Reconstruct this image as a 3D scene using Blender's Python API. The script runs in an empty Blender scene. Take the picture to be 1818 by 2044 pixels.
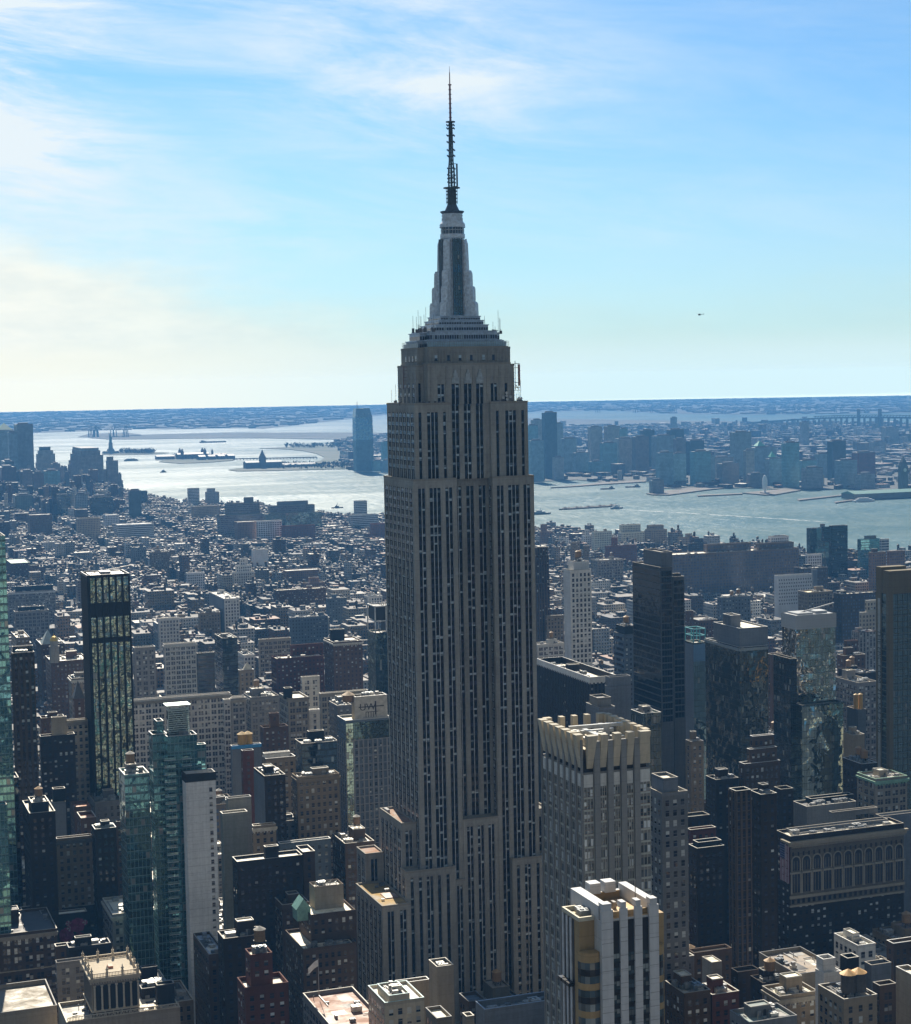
import bpy, math, random
import numpy as np
from mathutils import Vector
R_ = math.radians
scene = bpy.context.scene
COL = scene.collection

# ------------------------------------------------------------------ camera
# grid frame: +X = cross-town west (to the right), +Y = downtown (away), Z up
CAM_H = 305.0; F_ = 3600.0; CX_ = 909.0; CY_ = 1022.0
YAW = R_(20); PIT = R_(-4.07); ROL = R_(1.06)
fw = np.array([math.sin(YAW)*math.cos(PIT), math.cos(YAW)*math.cos(PIT), math.sin(PIT)])
r0_ = np.array([math.cos(YAW), -math.sin(YAW), 0.0]); u0_ = np.cross(r0_, fw)
RT = math.cos(ROL)*r0_ - math.sin(ROL)*u0_
UP = math.sin(ROL)*r0_ + math.cos(ROL)*u0_
CC = np.array([0, 0, CAM_H])
cd = bpy.data.cameras.new('camera'); cam = bpy.data.objects.new('camera', cd); COL.objects.link(cam)
cd.sensor_fit = 'HORIZONTAL'; cd.sensor_width = 36.0; cd.lens = F_/1818.0*36.0
cd.clip_start = 5.0; cd.clip_end = 120000.0
from mathutils import Matrix
cam.matrix_world = Matrix(((RT[0], UP[0], -fw[0], 0), (RT[1], UP[1], -fw[1], 0), (RT[2], UP[2], -fw[2], CAM_H), (0, 0, 0, 1)))
scene.camera = cam

# ------------------------------------------------------------------ light
SUN_AZ = R_(9.0); SUN_EL = R_(37.0)          # azimuth measured from +Y towards +X
HAZE_DENSITY = 6.0e-5; HAZE_COL = (0.15, 0.47, 1.0, 1); HAZE_G = 0.05
SUN_STR = 5.0; SKY_STR = 0.060
sd = bpy.data.lights.new('sun', 'SUN'); so = bpy.data.objects.new('sun', sd); COL.objects.link(so)
sd.energy = SUN_STR; sd.angle = R_(0.53); sd.color = (1.0, 0.90, 0.74)
sdir = Vector((math.sin(SUN_AZ)*math.cos(SUN_EL), math.cos(SUN_AZ)*math.cos(SUN_EL), math.sin(SUN_EL)))
so.rotation_euler = sdir.to_track_quat('Z', 'Y').to_euler()
so.location = (0, 0, 600)

class NT:
    """small helper for node trees"""
    def __init__(s, tree): s.t = tree; s.n = tree.nodes; s.l = tree.links
    def add(s, typ, **kw):
        n = s.n.new(typ)
        for k, v in kw.items(): setattr(n, k, v)
        return n
    def put(s, sock, v):
        if hasattr(v, 'is_output'): s.l.new(v, sock)
        elif v is not None: sock.default_value = v
    def math(s, op, a, b=None, c=None, clamp=False):
        n = s.n.new('ShaderNodeMath'); n.operation = op; n.use_clamp = clamp
        s.put(n.inputs[0], a)
        if b is not None: s.put(n.inputs[1], b)
        if c is not None: s.put(n.inputs[2], c)
        return n.outputs[0]
    def vmath(s, op, a, b=None):
        n = s.n.new('ShaderNodeVectorMath'); n.operation = op
        s.put(n.inputs[0], a)
        if b is not None: s.put(n.inputs[1], b)
        return n.outputs[1] if op in ('DOT_PRODUCT', 'LENGTH') else n.outputs[0]
    def mix(s, f, a, b, blend='MIX'):
        n = s.n.new('ShaderNodeMix'); n.data_type = 'RGBA'; n.blend_type = blend
        s.put(n.inputs[0], f); s.put(n.inputs[6], a); s.put(n.inputs[7], b)
        return n.outputs[2]
    def ramp(s, v, lo, hi, a=0.0, b=1.0, smooth=True):
        n = s.n.new('ShaderNodeMapRange'); n.interpolation_type = 'SMOOTHSTEP' if smooth else 'LINEAR'
        s.put(n.inputs[0], v)
        for i, q in enumerate((lo, hi, a, b)): n.inputs[i+1].default_value = q
        return n.outputs[0]
    def noise(s, vec, scale, detail=4, rough=0.55, out=0, dist=0.0):
        n = s.n.new('ShaderNodeTexNoise'); s.put(n.inputs['Vector'], vec)
        n.inputs['Scale'].default_value = scale; n.inputs['Detail'].default_value = detail
        n.inputs['Roughness'].default_value = rough; n.inputs['Distortion'].default_value = dist
        return n.outputs[out]
    def comb(s, x, y, z):
        n = s.n.new('ShaderNodeCombineXYZ')
        s.put(n.inputs[0], x); s.put(n.inputs[1], y); s.put(n.inputs[2], z); return n.outputs[0]
    def sep(s, v):
        n = s.n.new('ShaderNodeSeparateXYZ'); s.put(n.inputs[0], v); return n.outputs

# world: Nishita sky with thin high cloud and a low bank of haze cloud towards the sun
w = bpy.data.worlds.new("World"); scene.world = w; w.use_nodes = True
T = NT(w.node_tree); T.n.clear()
tc = T.add('ShaderNodeTexCoord'); dx, dy, dz = T.sep(tc.outputs['Generated'])
zc = T.math('MAXIMUM', dz, 0.012)
sky = T.add('ShaderNodeTexSky', sky_type='NISHITA', sun_disc=False)
sky.sun_elevation = SUN_EL; sky.sun_rotation = SUN_AZ
sky.altitude = 300; sky.air_density = 1.0; sky.dust_density = 0.6; sky.ozone_density = 2.5
T.put(sky.inputs['Vector'], T.comb(dx, dy, zc))
az = T.math('SUBTRACT', T.math('ARCTAN2', dx, dy), YAW)         # 0 = middle of the view
hz = T.math('ARCSINE', zc)
tint = T.mix(1.0, sky.outputs[0], (0.47, 0.80, 1.06, 1), 'MULTIPLY')
pv = T.comb(T.math('DIVIDE', dx, T.math('ADD', zc, 0.10)), T.math('DIVIDE', dy, T.math('ADD', zc, 0.10)), 0.0)
# wisps of cirrus
st = T.comb(T.math('MULTIPLY', az, 5.5), T.math('MULTIPLY', T.math('ADD', hz, T.math('MULTIPLY', az, 0.10)), 30.0), 0.3)
n1 = T.noise(st, 1.0, 12, 0.68, dist=0.45)
n2 = T.noise(T.vmath('ADD', st, (3.3, 7.1, 0.0)), 0.55, 4, 0.5)
cir = T.ramp(n1, 0.28, 0.76)
def blob(a0, h0, sa, sh, amp):
    u = T.math('DIVIDE', T.math('SUBTRACT', az, a0), sa); v = T.math('DIVIDE', T.math('SUBTRACT', hz, h0), sh)
    r2 = T.math('ADD', T.math('MULTIPLY', u, u), T.math('MULTIPLY', v, v)); return T.math('MULTIPLY', T.math('POWER', 2.71828, T.math('MULTIPLY', r2, -1.0)), amp)
mk = blob(-0.26, 0.21, 0.08, 0.07, 3.0)
for q in ((-0.27, 0.125, 0.10, 0.035, 1.5), (-0.05, 0.20, 0.11, 0.075, 1.0), (0.02, 0.155, 0.08, 0.035, 0.6), (-0.12, 0.085, 0.10, 0.02, 0.6), (0.20, 0.19, 0.12, 0.07, 0.22), (0.1, 0.09, 0.15, 0.03, 0.25)): mk = T.math('ADD', mk, blob(*q))
mk = T.math('ADD', mk, T.math('MULTIPLY', T.math('SUBTRACT', n2, 0.5), 0.5))
cir = T.math('MULTIPLY', cir, T.math('MAXIMUM', mk, 0.0), clamp=True)
# low bank
edge = T.math('ADD', 0.035, T.math('MULTIPLY', T.ramp(az, -0.02, -0.27), 0.055))
edge = T.math('ADD', edge, T.math('MULTIPLY', T.math('SUBTRACT', T.noise(T.comb(T.math('MULTIPLY', az, 9.0), T.math('MULTIPLY', hz, 30.0), 0.0), 1.0, 9, 0.65), 0.5), 0.085))
bank = T.ramp(T.math('SUBTRACT', edge, hz), -0.028, 0.028)
bank = T.math('MULTIPLY', bank, T.math('ADD', 0.48, T.math('MULTIPLY', T.ramp(az, 0.25, -0.25), 0.5)))
puff = T.noise(T.comb(T.math('MULTIPLY', az, 26.0), T.math('MULTIPLY', hz, 95.0), 0.0), 1.0, 6, 0.6)
warm = T.ramp(az, 0.12, -0.27)
cream = T.mix(warm, (6.3, 8.2, 8.0, 1), (9.8, 10.0, 9.2, 1))
cream = T.mix(T.ramp(puff, 0.30, 0.72), T.mix(0.22, cream, (4, 6, 7, 1)), cream)
veil = T.math('MULTIPLY', T.ramp(hz, 0.16, 0.02), 0.38)
tint = T.mix(veil, tint, (6.6, 8.3, 9.0, 1))
c1 = T.mix(cir, tint, (8.2, 9.2, 9.8, 1))
c2 = T.mix(bank, c1, cream)
# unseen broken grey cloud added behind and beside the viewpoint to neutralise ambient light
back = T.ramp(T.math('ABSOLUTE', az), 0.55, 1.3)
bn = T.ramp(T.noise(pv, 1.6, 6, 0.6), 0.30, 0.60, 0.75, 1.0)
c2 = T.mix(T.math('MULTIPLY', back, bn), c2, (1.75, 2.0, 2.15, 1))
lowb = T.ramp(hz, 0.030, 0.012)
c2 = T.mix(T.math('MULTIPLY', lowb, T.ramp(T.math('ABSOLUTE', az), 0.9, 0.45)), c2, T.mix(warm, (6.6, 8.6, 8.8, 1), (9.3, 9.5, 8.4, 1)))
# low sky emission boosted and haze colour subtracted to cancel the haze box in front
pth = T.math('MINIMUM', T.math('DIVIDE', 29000.0, T.math('MAXIMUM', T.math('ABSOLUTE', dy), T.math('MAXIMUM', T.math('ABSOLUTE', dx), 0.5))), T.math('DIVIDE', 142.0, T.math('MAXIMUM', dz, 0.004)))
Tr = T.math('POWER', 2.718281828, T.math('MULTIPLY', pth, -HAZE_DENSITY))
gain = T.math('DIVIDE', 1.0, T.math('MAXIMUM', Tr, 0.08)); loss = T.math('SUBTRACT', gain, 1.0)
gain = T.math('ADD', 1.0, T.math('MULTIPLY', T.math('SUBTRACT', gain, 1.0), T.ramp(T.math('ABSOLUTE', az), 0.9, 0.45)))
loss = T.math('MULTIPLY', loss, T.ramp(T.math('ABSOLUTE', az), 0.9, 0.45))
gv = T.vmath('SCALE', c2); T.put(gv.node.inputs['Scale'], gain)
lv = T.vmath('SCALE', (0.9, 3.1, 6.0)); T.put(lv.node.inputs['Scale'], loss)
c3 = T.vmath('MAXIMUM', T.vmath('SUBTRACT', gv, lv), (0.3, 0.4, 0.5))
bg = T.add('ShaderNodeBackground'); T.put(bg.inputs[0], c3); bg.inputs[1].default_value = SKY_STR
ow = T.add('ShaderNodeOutputWorld'); T.l.new(bg.outputs[0], ow.inputs[0])

scene.view_settings.view_transform = 'Standard'; scene.view_settings.look = 'None'
scene.view_settings.exposure = 0.72; scene.view_settings.gamma = 1.0
scene.render.engine = 'CYCLES'
scene.cycles.max_bounces = 5; scene.cycles.diffuse_bounces = 2; scene.cycles.glossy_bounces = 3
scene.cycles.transmission_bounces = 2; scene.cycles.volume_bounces = 0
scene.cycles.caustics_reflective = False; scene.cycles.caustics_refractive = False
scene.cycles.use_denoising = True


# ------------------------------------------------------------------ photo frame -> world helpers
CROPS = {'A': (0, .2744, 1047.7, .2744), 'B': (0, .2744, 1496.7, .2744), 'C': (449, .21964, 1147.5, .21964),
         'D': (1047.7, .2197, 1047.7, .2197), 'E': (1369, .2470, 1047.7, .2470), 'F': (1047.7, .292, 1446.8, .292),
         'G': (1319.1, .2744, 1496.7, .2744), 'H': (449, .24317, 1546.6, .24317), 'J': (0, .43907, 748.4, .43907),
         'K': (1019.8, .43907, 748.4, .43907), 'L': (618.6, .26345, 1870.9, .26345), 'M': (0, .1537, 823.2, .1537),
         'O': (0, 1, 0, 1)}
def px(c, x, y):
    a, b, d, e = CROPS[c]; return a+b*x, d+e*y
def ray(x, y): return fw*F_ + RT*(x-CX_) + UP*(CY_-y)
def at_d(x, y, d): return CC + ray(x, y)*d/F_
def at_z(x, y, z): r = ray(x, y); return CC + r*(z-CAM_H)/r[2]
def at_y(x, y, Y): r = ray(x, y); return CC + r*Y/r[1]
def proj(p):
    v = np.array(p, dtype=float)-CC; z = v @ fw; return CX_+F_*(v @ RT)/z, CY_-F_*(v @ UP)/z
def solve_x(x0, y0, z, xr):
    lo, hi = x0, x0+600
    for _ in range(40):
        m = (lo+hi)/2
        if proj((m, y0, z))[0] < xr: lo = m
        else: hi = m
    return lo
def solve_y(x0, y0, z, xl):
    lo, hi = y0, y0+400
    for _ in range(40):
        m = (lo+hi)/2
        if proj((x0, m, z))[0] > xl: lo = m
        else: hi = m
    return lo

# ------------------------------------------------------------------ objects
def tag(o, label=None, cat=None, group=None, kind=None):
    if label: o['label'] = label
    if cat: o['category'] = cat
    if group: o['group'] = group
    if kind: o['kind'] = kind
    return o
def empty(name, loc, label=None, cat=None, group=None):
    o = bpy.data.objects.new(name, None); COL.objects.link(o); o.location = loc; o.empty_display_size = 1
    return tag(o, label, cat, group)

class MB:
    def __init__(s): s.v = []; s.f = []; s.m = []; s.a = []
    def face(s, pts, mi=0, a=0.0):
        k = len(s.v); s.v += [tuple(p) for p in pts]; s.f.append(tuple(range(k, k+len(pts)))); s.m.append(mi); s.a.append(a)
    def box(s, x0, x1, y0, y1, z0, z1, mi=0, a=0.0, top=True, bot=False):
        k = len(s.v)
        s.v += [(x0, y0, z0), (x1, y0, z0), (x1, y1, z0), (x0, y1, z0), (x0, y0, z1), (x1, y0, z1), (x1, y1, z1), (x0, y1, z1)]
        q = [(0, 1, 5, 4), (1, 2, 6, 5), (2, 3, 7, 6), (3, 0, 4, 7)]
        if top: q.append((4, 5, 6, 7))
        if bot: q.append((3, 2, 1, 0))
        for t in q: s.f.append(tuple(k+i for i in t)); s.m.append(mi); s.a.append(a)
    def ring(s, x0, x1, y0, y1, z0, z1, t, mi=0):
        k = len(s.v)
        for z in (z0, z1):
            s.v += [(x0, y0, z), (x1, y0, z), (x1, y1, z), (x0, y1, z), (x0+t, y0+t, z), (x1-t, y0+t, z), (x1-t, y1-t, z), (x0+t, y1-t, z)]
        for i in range(4):
            j = (i+1) % 4
            for q in ((i, j, 8+j, 8+i), (4+j, 4+i, 12+i, 12+j), (8+i, 8+j, 12+j, 12+i)): s.f.append(tuple(k+a for a in q)); s.m.append(mi); s.a.append(0.0)
    def cyl(s, cx, cy, z0, z1, ra, rb, n=12, mi=0, a=0.0, top=True, bot=False, ph=0.0):
        k = len(s.v)
        for i in range(n):
            t = 2*math.pi*i/n+ph; s.v.append((cx+ra*math.cos(t), cy+ra*math.sin(t), z0))
        if rb < 1e-4:
            s.v.append((cx, cy, z1))
            for i in range(n): s.f.append((k+i, k+(i+1) % n, k+n)); s.m.append(mi); s.a.append(a)
        else:
            for i in range(n):
                t = 2*math.pi*i/n+ph; s.v.append((cx+rb*math.cos(t), cy+rb*math.sin(t), z1))
            for i in range(n):
                j = (i+1) % n; s.f.append((k+i, k+j, k+n+j, k+n+i)); s.m.append(mi); s.a.append(a)
            if top: s.f.append(tuple(range(k+n, k+2*n))); s.m.append(mi); s.a.append(a)
        if bot: s.f.append(tuple(range(k+n-1, k-1, -1))); s.m.append(mi); s.a.append(a)
    def bar(s, p, q, r, mi=0, a=0.0):
        p = Vector(p); q = Vector(q); d = (q-p).normalized()
        e = d.cross(Vector((0, 0, 1)))
        if e.length < 1e-3: e = Vector((1, 0, 0))
        e.normalize(); g = d.cross(e); k = len(s.v)
        for b in (p, q):
            for i, j in ((1, 1), (-1, 1), (-1, -1), (1, -1)): s.v.append(tuple(b+e*r*i+g*r*j))
        for t in ((0, 1, 5, 4), (1, 2, 6, 5), (2, 3, 7, 6), (3, 0, 4, 7), (0, 3, 2, 1), (4, 5, 6, 7)):
            s.f.append(tuple(k+i for i in t)); s.m.append(mi); s.a.append(a)
    def mesh(s, name, mats):
        me = bpy.data.meshes.new(name); me.from_pydata(s.v, [], s.f)
        for m in mats: me.materials.append(m)
        if len(mats) > 1: me.polygons.foreach_set('material_index', s.m)
        if any(s.a):
            at = me.attributes.new('wv', 'FLOAT', 'FACE'); at.data.foreach_set('value', s.a)
        me.update(); return me
    def build(s, name, mats, parent=None, loc=None, kind=None, label=None):
        if not s.f: return None
        if not isinstance(mats, (list, tuple)): mats = [mats]
        o = bpy.data.objects.new(name, s.mesh(name, mats)); COL.objects.link(o)
        if parent: o.parent = parent
        if loc: o.location = loc
        if kind: o['kind'] = kind
        if label: o['label'] = label
        return o
def inst(name, mesh, parent, loc):
    o = bpy.data.objects.new(name, mesh); COL.objects.link(o); o.parent = parent; o.location = loc; return o

# ------------------------------------------------------------------ materials
MC = {}
def principled(name):
    m = bpy.data.materials.new(name); m.use_nodes = True; t = NT(m.node_tree)
    return m, t, m.node_tree.nodes['Principled BSDF']
def stone(col, rough=0.85, grime=0.35, key='stone'):
    """masonry: base colour with weathering, vertical streaks and a little grain"""
    k = (key, tuple(round(c, 3) for c in col), rough, grime)
    if k in MC: return MC[k]
    m, t, p = principled('masonry')
    g = t.add('ShaderNodeNewGeometry'); pos = g.outputs['Position']
    oi = t.add('ShaderNodeObjectInfo')
    x, y, z = t.sep(pos)
    a = t.noise(pos, 0.045, 5, 0.6); b = t.noise(t.comb(t.math('MULTIPLY', x, 0.9), t.math('MULTIPLY', y, 0.9), t.math('MULTIPLY', z, 0.06)), 1.0, 4, 0.6)
    c = t.noise(pos, 0.8, 4, 0.65)
    f = t.math('ADD', t.math('MULTIPLY', t.math('SUBTRACT', a, 0.5), 1.3), t.math('MULTIPLY', t.math('SUBTRACT', b, 0.5), 1.0))
    f = t.math('ADD', f, t.math('MULTIPLY', t.math('SUBTRACT', c, 0.5), 0.8))
    f = t.math('ADD', 1.0, t.math('MULTIPLY', f, grime*1.6))
    f = t.math('MULTIPLY', f, t.ramp(oi.outputs['Random'], 0, 1, 0.88, 1.12))
    # storey courses
    fz = t.math('FRACT', t.math('DIVIDE', z, 3.7))
    f = t.math('MULTIPLY', f, t.math('SUBTRACT', 1.0, t.math('MULTIPLY', t.math('LESS_THAN', fz, 0.07), 0.12)))
    cc = t.add('ShaderNodeCombineXYZ'); [t.put(cc.inputs[i], f) for i in range(3)]
    t.put(p.inputs['Base Color'], t.mix(1.0, (*col, 1), cc.outputs[0], 'MULTIPLY'))
    p.inputs['Roughness'].default_value = rough; p.inputs['Specular IOR Level'].default_value = 0.25
    MC[k] = m; return m
def roofmat(col, rough=0.7):
    k = ('roof', tuple(round(c, 3) for c in col), rough)
    if k in MC: return MC[k]
    m, t, p = principled('roofing')
    g = t.add('ShaderNodeNewGeometry'); pos = g.outputs['Position']; x, y, z = t.sep(pos)
    oi = t.add('ShaderNodeObjectInfo')
    a = t.noise(pos, 0.12, 6, 0.65, dist=0.6); b = t.noise(pos, 0.9, 5, 0.7)
    # dark puddle stains, seams of the roofing felt
    st = t.ramp(a, 0.34, 0.54, 0.5, 1.12)
    seam = t.math('LESS_THAN', t.math('FRACT', t.math('DIVIDE', y, 2.6)), 0.06)
    f = t.math('MULTIPLY', st, t.math('ADD', 0.7, t.math('MULTIPLY', b, 0.6)))
    f = t.math('MULTIPLY', f, t.math('SUBTRACT', 1.0, t.math('MULTIPLY', seam, 0.25)))
    f = t.math('MULTIPLY', f, t.ramp(oi.outputs['Random'], 0, 1, 0.8, 1.15))
    cc = t.add('ShaderNodeCombineXYZ'); [t.put(cc.inputs[i], f) for i in range(3)]
    t.put(p.inputs['Base Color'], t.mix(1.0, (*col, 1), cc.outputs[0], 'MULTIPLY'))
    t.put(p.inputs['Roughness'], t.ramp(a, 0.3, 0.7, rough-0.25, rough+0.15))
    p.inputs['Specular IOR Level'].default_value = 0.5
    MC[k] = m; return m
def metal(col, rough=0.35, met=0.9):
    k = ('metal', tuple(round(c, 3) for c in col), rough, met)
    if k in MC: return MC[k]
    m, t, p = principled('metal')
    g = t.add('ShaderNodeNewGeometry'); pos = g.outputs['Position']
    f = t.ramp(t.noise(pos, 0.7, 5, 0.6), 0.3, 0.7, 0.75, 1.15)
    cc = t.add('ShaderNodeCombineXYZ'); [t.put(cc.inputs[i], f) for i in range(3)]
    t.put(p.inputs['Base Color'], t.mix(1.0, (*col, 1), cc.outputs[0], 'MULTIPLY'))
    p.inputs['Roughness'].default_value = rough; p.inputs['Metallic'].default_value = met
    MC[k] = m; return m
def plain(col, rough=0.6, spec=0.4):
    k = ('plain', tuple(round(c, 3) for c in col), rough)
    if k in MC: return MC[k]
    m, t, p = principled('paint')
    g = t.add('ShaderNodeNewGeometry')
    f = t.ramp(t.noise(g.outputs['Position'], 0.5, 5, 0.6), 0.3, 0.7, 0.8, 1.12)
    cc = t.add('ShaderNodeCombineXYZ'); [t.put(cc.inputs[i], f) for i in range(3)]
    t.put(p.inputs['Base Color'], t.mix(1.0, (*col, 1), cc.outputs[0], 'MULTIPLY'))
    p.inputs['Roughness'].default_value = rough; p.inputs['Specular IOR Level'].default_value = spec
    MC[k] = m; return m
def glassmat(dark=(0.012, 0.014, 0.02), pale=(0.62, 0.63, 0.60), thr=0.80):
    """window glass: dark pane, some with blinds drawn (face attribute wv)"""
    k = ('glass', dark, pale, thr)
    if k in MC: return MC[k]
    m, t, p = principled('window_glass')
    at = t.add('ShaderNodeAttribute'); at.attribute_name = 'wv'; v = at.outputs['Fac']
    c = t.mix(t.ramp(v, thr-0.02, thr+0.02, smooth=False), t.mix(v, (*dark, 1), (dark[0]*4, dark[1]*4, dark[2]*4.4, 1)), t.mix(t.ramp(v, thr, 1.0), (pale[0]*.3, pale[1]*.3, pale[2]*.3, 1), (*pale, 1)))
    t.put(p.inputs['Base Color'], c); p.inputs['Roughness'].default_value = 0.08
    p.inputs['Specular IOR Level'].default_value = 0.5
    g = t.add('ShaderNodeNewGeometry'); nz = t.noise(g.outputs['Position'], 0.35, 2, 0.5, out=1)
    nn = t.vmath('NORMALIZE', t.vmath('ADD', g.outputs['Normal'], t.vmath('MULTIPLY', t.vmath('SUBTRACT', nz, (0.5, 0.5, 0.5)), (0.12, 0.12, 0.12))))
    t.put(p.inputs['Normal'], nn)
    MC[k] = m; return m
def curtain(tint, wx=1.5, wz=3.7, frame=(0.02, 0.02, 0.022), warp=0.10, met=0.85, lw=0.09, spand=0.0, spcol=(0.05, 0.06, 0.06), name='curtain_wall'):
    """curtain wall: mirror-like panes in a grid, each pane a little out of true"""
    k = ('curt', tint, wx, wz, frame, warp, met, lw, spand, spcol)
    if k in MC: return MC[k]
    m, t, p = principled(name)
    g = t.add('ShaderNodeNewGeometry'); pos = g.outputs['Position']; x, y, z = t.sep(pos)
    nx, ny, nz_ = t.sep(g.outputs['Normal'])
    side = t.math('GREATER_THAN', t.math('ABSOLUTE', nx), 0.5)
    u = t.math('ADD', t.math('MULTIPLY', side, y), t.math('MULTIPLY', t.math('SUBTRACT', 1.0, side), x))
    uc = t.math('DIVIDE', u, wx); zc_ = t.math('DIVIDE', z, wz)
    fu = t.math('FRACT', uc); fz = t.math('FRACT', zc_)
    line = t.math('MAXIMUM', t.math('LESS_THAN', fu, lw), t.math('LESS_THAN', fz, lw*wx/wz*1.6))
    cell = t.comb(t.math('FLOOR', uc), t.math('FLOOR', zc_), t.math('MULTIPLY', side, 7.0))
    wn = t.add('ShaderNodeTexWhiteNoise'); wn.noise_dimensions = '3D'; t.put(wn.inputs['Vector'], cell)
    rnd = wn.outputs['Color']; rv = wn.outputs['Value']
    nz1 = t.noise(pos, 0.13, 4, 0.6, out=1, dist=1.0)
    off = t.vmath('ADD', t.vmath('MULTIPLY', t.vmath('SUBTRACT', rnd, (0.5, 0.5, 0.5)), (warp*.35, warp*.35, warp*.35)),
                  t.vmath('MULTIPLY', t.vmath('SUBTRACT', nz1, (0.5, 0.5, 0.5)), (warp*2.6, warp*2.6, warp*2.6)))
    t.put(p.inputs['Normal'], t.vmath('NORMALIZE', t.vmath('ADD', g.outputs['Normal'], off)))
    col = t.mix(t.ramp(rv, 0.0, 1.0, 0.0, 1.0, False), (*[c*0.75 for c in tint], 1), (*[min(1, c*1.2) for c in tint], 1))
    isb = t.math('GREATER_THAN', rv, 0.96)                       # a few panes with blinds
    col = t.mix(isb, col, (0.30, 0.33, 0.32, 1))
    mt = t.math('MULTIPLY', t.math('SUBTRACT', 1.0, t.math('MULTIPLY', isb, 0.7)), met)
    if spand > 0:
        sp = t.math('GREATER_THAN', fz, 1.0-spand); col = t.mix(sp, col, (*spcol, 1)); mt = t.math('MULTIPLY', mt, t.math('SUBTRACT', 1.0, t.math('MULTIPLY', sp, 0.8)))
    col = t.mix(line, col, (*frame, 1)); mt = t.math('MULTIPLY', mt, t.math('SUBTRACT', 1.0, line))
    t.put(p.inputs['Base Color'], col); t.put(p.inputs['Metallic'], mt)
    t.put(p.inputs['Roughness'], t.math('ADD', 0.05, t.math('MULTIPLY', line, 0.5)))
    MC[k] = m; return m
def gridwall(bay=3.2, fl=3.6, key=0):
    wcol = (0.10, 0.15, 0.18, 1) if key else (0.010, 0.012, 0.018, 1)
    """far-off masonry: face colour attribute with small windows set in a grid"""
    k = ('gw', bay, fl, key)
    if k in MC: return MC[k]
    m, t, p = principled('far_facade')
    g = t.add('ShaderNodeNewGeometry'); pos = g.outputs['Position']; x, y, z = t.sep(pos)
    nx, ny, nz_ = t.sep(g.outputs['Normal'])
    at = t.add('ShaderNodeAttribute'); at.attribute_name = 'Col'
    u = t.math('SUBTRACT', t.math('MULTIPLY', x, ny), t.math('MULTIPLY', y, nx))
    uc = t.math('DIVIDE', u, bay); zc_ = t.math('DIVIDE', z, fl); fu = t.math('FRACT', uc); fz = t.math('FRACT', zc_)
    wm = t.math('MULTIPLY', t.math('GREATER_THAN', fu, 0.48), t.math('GREATER_THAN', fz, 0.45))
    wm = t.math('MULTIPLY', wm, t.math('LESS_THAN', t.math('ABSOLUTE', nz_), 0.5))
    wn = t.add('ShaderNodeTexWhiteNoise'); t.put(wn.inputs['Vector'], t.comb(t.math('FLOOR', uc), t.math('FLOOR', zc_), 1.0))
    wc = t.mix(t.math('GREATER_THAN', wn.outputs['Value'], 0.96), wcol, (0.14, 0.15, 0.16, 1))
    n = t.ramp(t.noise(pos, 0.08, 5, 0.65), 0.3, 0.7, 0.7, 1.15)
    cc = t.add('ShaderNodeCombineXYZ'); [t.put(cc.inputs[i], n) for i in range(3)]
    c = t.mix(1.0, at.outputs['Color'], cc.outputs[0], 'MULTIPLY')
    t.put(p.inputs['Base Color'], t.mix(wm, c, wc)); t.put(p.inputs['Roughness'], t.ramp(wm, 0, 1, 0.75, 0.12, False))
    MC[k] = m; return m
def fixedcol(me, cols):
    a = me.color_attributes.new('Col', 'FLOAT_COLOR', 'CORNER')
    arr = np.ones((len(me.loops), 4), dtype=np.float32)
    arr[:, :3] = cols
    a.data.foreach_set('color', arr.ravel())

GL = glassmat(thr=0.86); GLB = glassmat(thr=0.74); GLD = glassmat(thr=0.965); GLK = glassmat((.003, .004, .006), (.1, .11, .12), 0.96)
LIMESTONE = (0.335, 0.32, 0.285)
WHITE = (0.62, 0.62, 0.60)
ROOF_L = (0.80, 0.73, 0.59); ROOF_M = (0.30, 0.28, 0.25); ROOF_D = (0.07, 0.07, 0.075); ROOF_B = (0.28, 0.17, 0.12)
WOOD = (0.30, 0.19, 0.10)
# ------------------------------------------------------------------ building kit
HEROES = []          # (footprint x0,x1,y0,y1, z, image box, short name)
WINC = {}
def win_mesh(face, ww, wh, var, trim, gl, depth=0.30):
    """one window: pane, meeting rail, mullion and sill standing on the wall face (local origin = centre)"""
    k = (face, round(ww, 2), round(wh, 2), var, trim.name, gl.name)
    if k in WINC: return WINC[k]
    b = MB(); v = (0.3, 0.95, 0.1, 0.85, 0.5, 0.98, 0.2, 0.7)[var % 8]
    add_window(b, face, 0, 0, 0, ww, wh, v)
    WINC[k] = b.mesh('window', [gl, trim]); return WINC[k]
def add_window(b, face, pl, u, z, ww, wh, v, rail=True, sill=True):
    h = ww/2; e = wh/2
    if face == 'N': P = lambda uu, o, zz: (uu, pl-o, zz)
    else: P = lambda uu, o, zz: (pl-o, -uu if False else uu, zz)
    def q(u0, u1, z0, z1, o, mi, a=0.0):
        pts = [P(u0, o, z0), P(u1, o, z0), P(u1, o, z1), P(u0, o, z1)]
        if face == 'E': pts = pts[::-1]
        b.face(pts, mi, a)
    if rail:
        cut = z+e*(0.0 if v < .5 else .35 if v < .8 else -.2)
        q(u-h, u+h, z-e, cut-.05, 0.05, 0, max((v*7.3) % 1, 0.001)); q(u-h, u+h, cut+.05, z+e, 0.05, 0, max(v, 0.001)); q(u-h, u+h, cut-0.05, cut+0.05, 0.09, 1)
    else: q(u-h, u+h, z-e, z+e, 0.05, 0, max(v, 0.001))
    if sill:
        if face == 'N': b.box(u-h-.12, u+h+.12, pl-0.22, pl-0.02, z-e-.22, z-e-.002, 1)
        else: b.box(pl-0.22, pl-0.02, u-h-.12, u+h+.12, z-e-.22, z-e-.002, 1)

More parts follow.
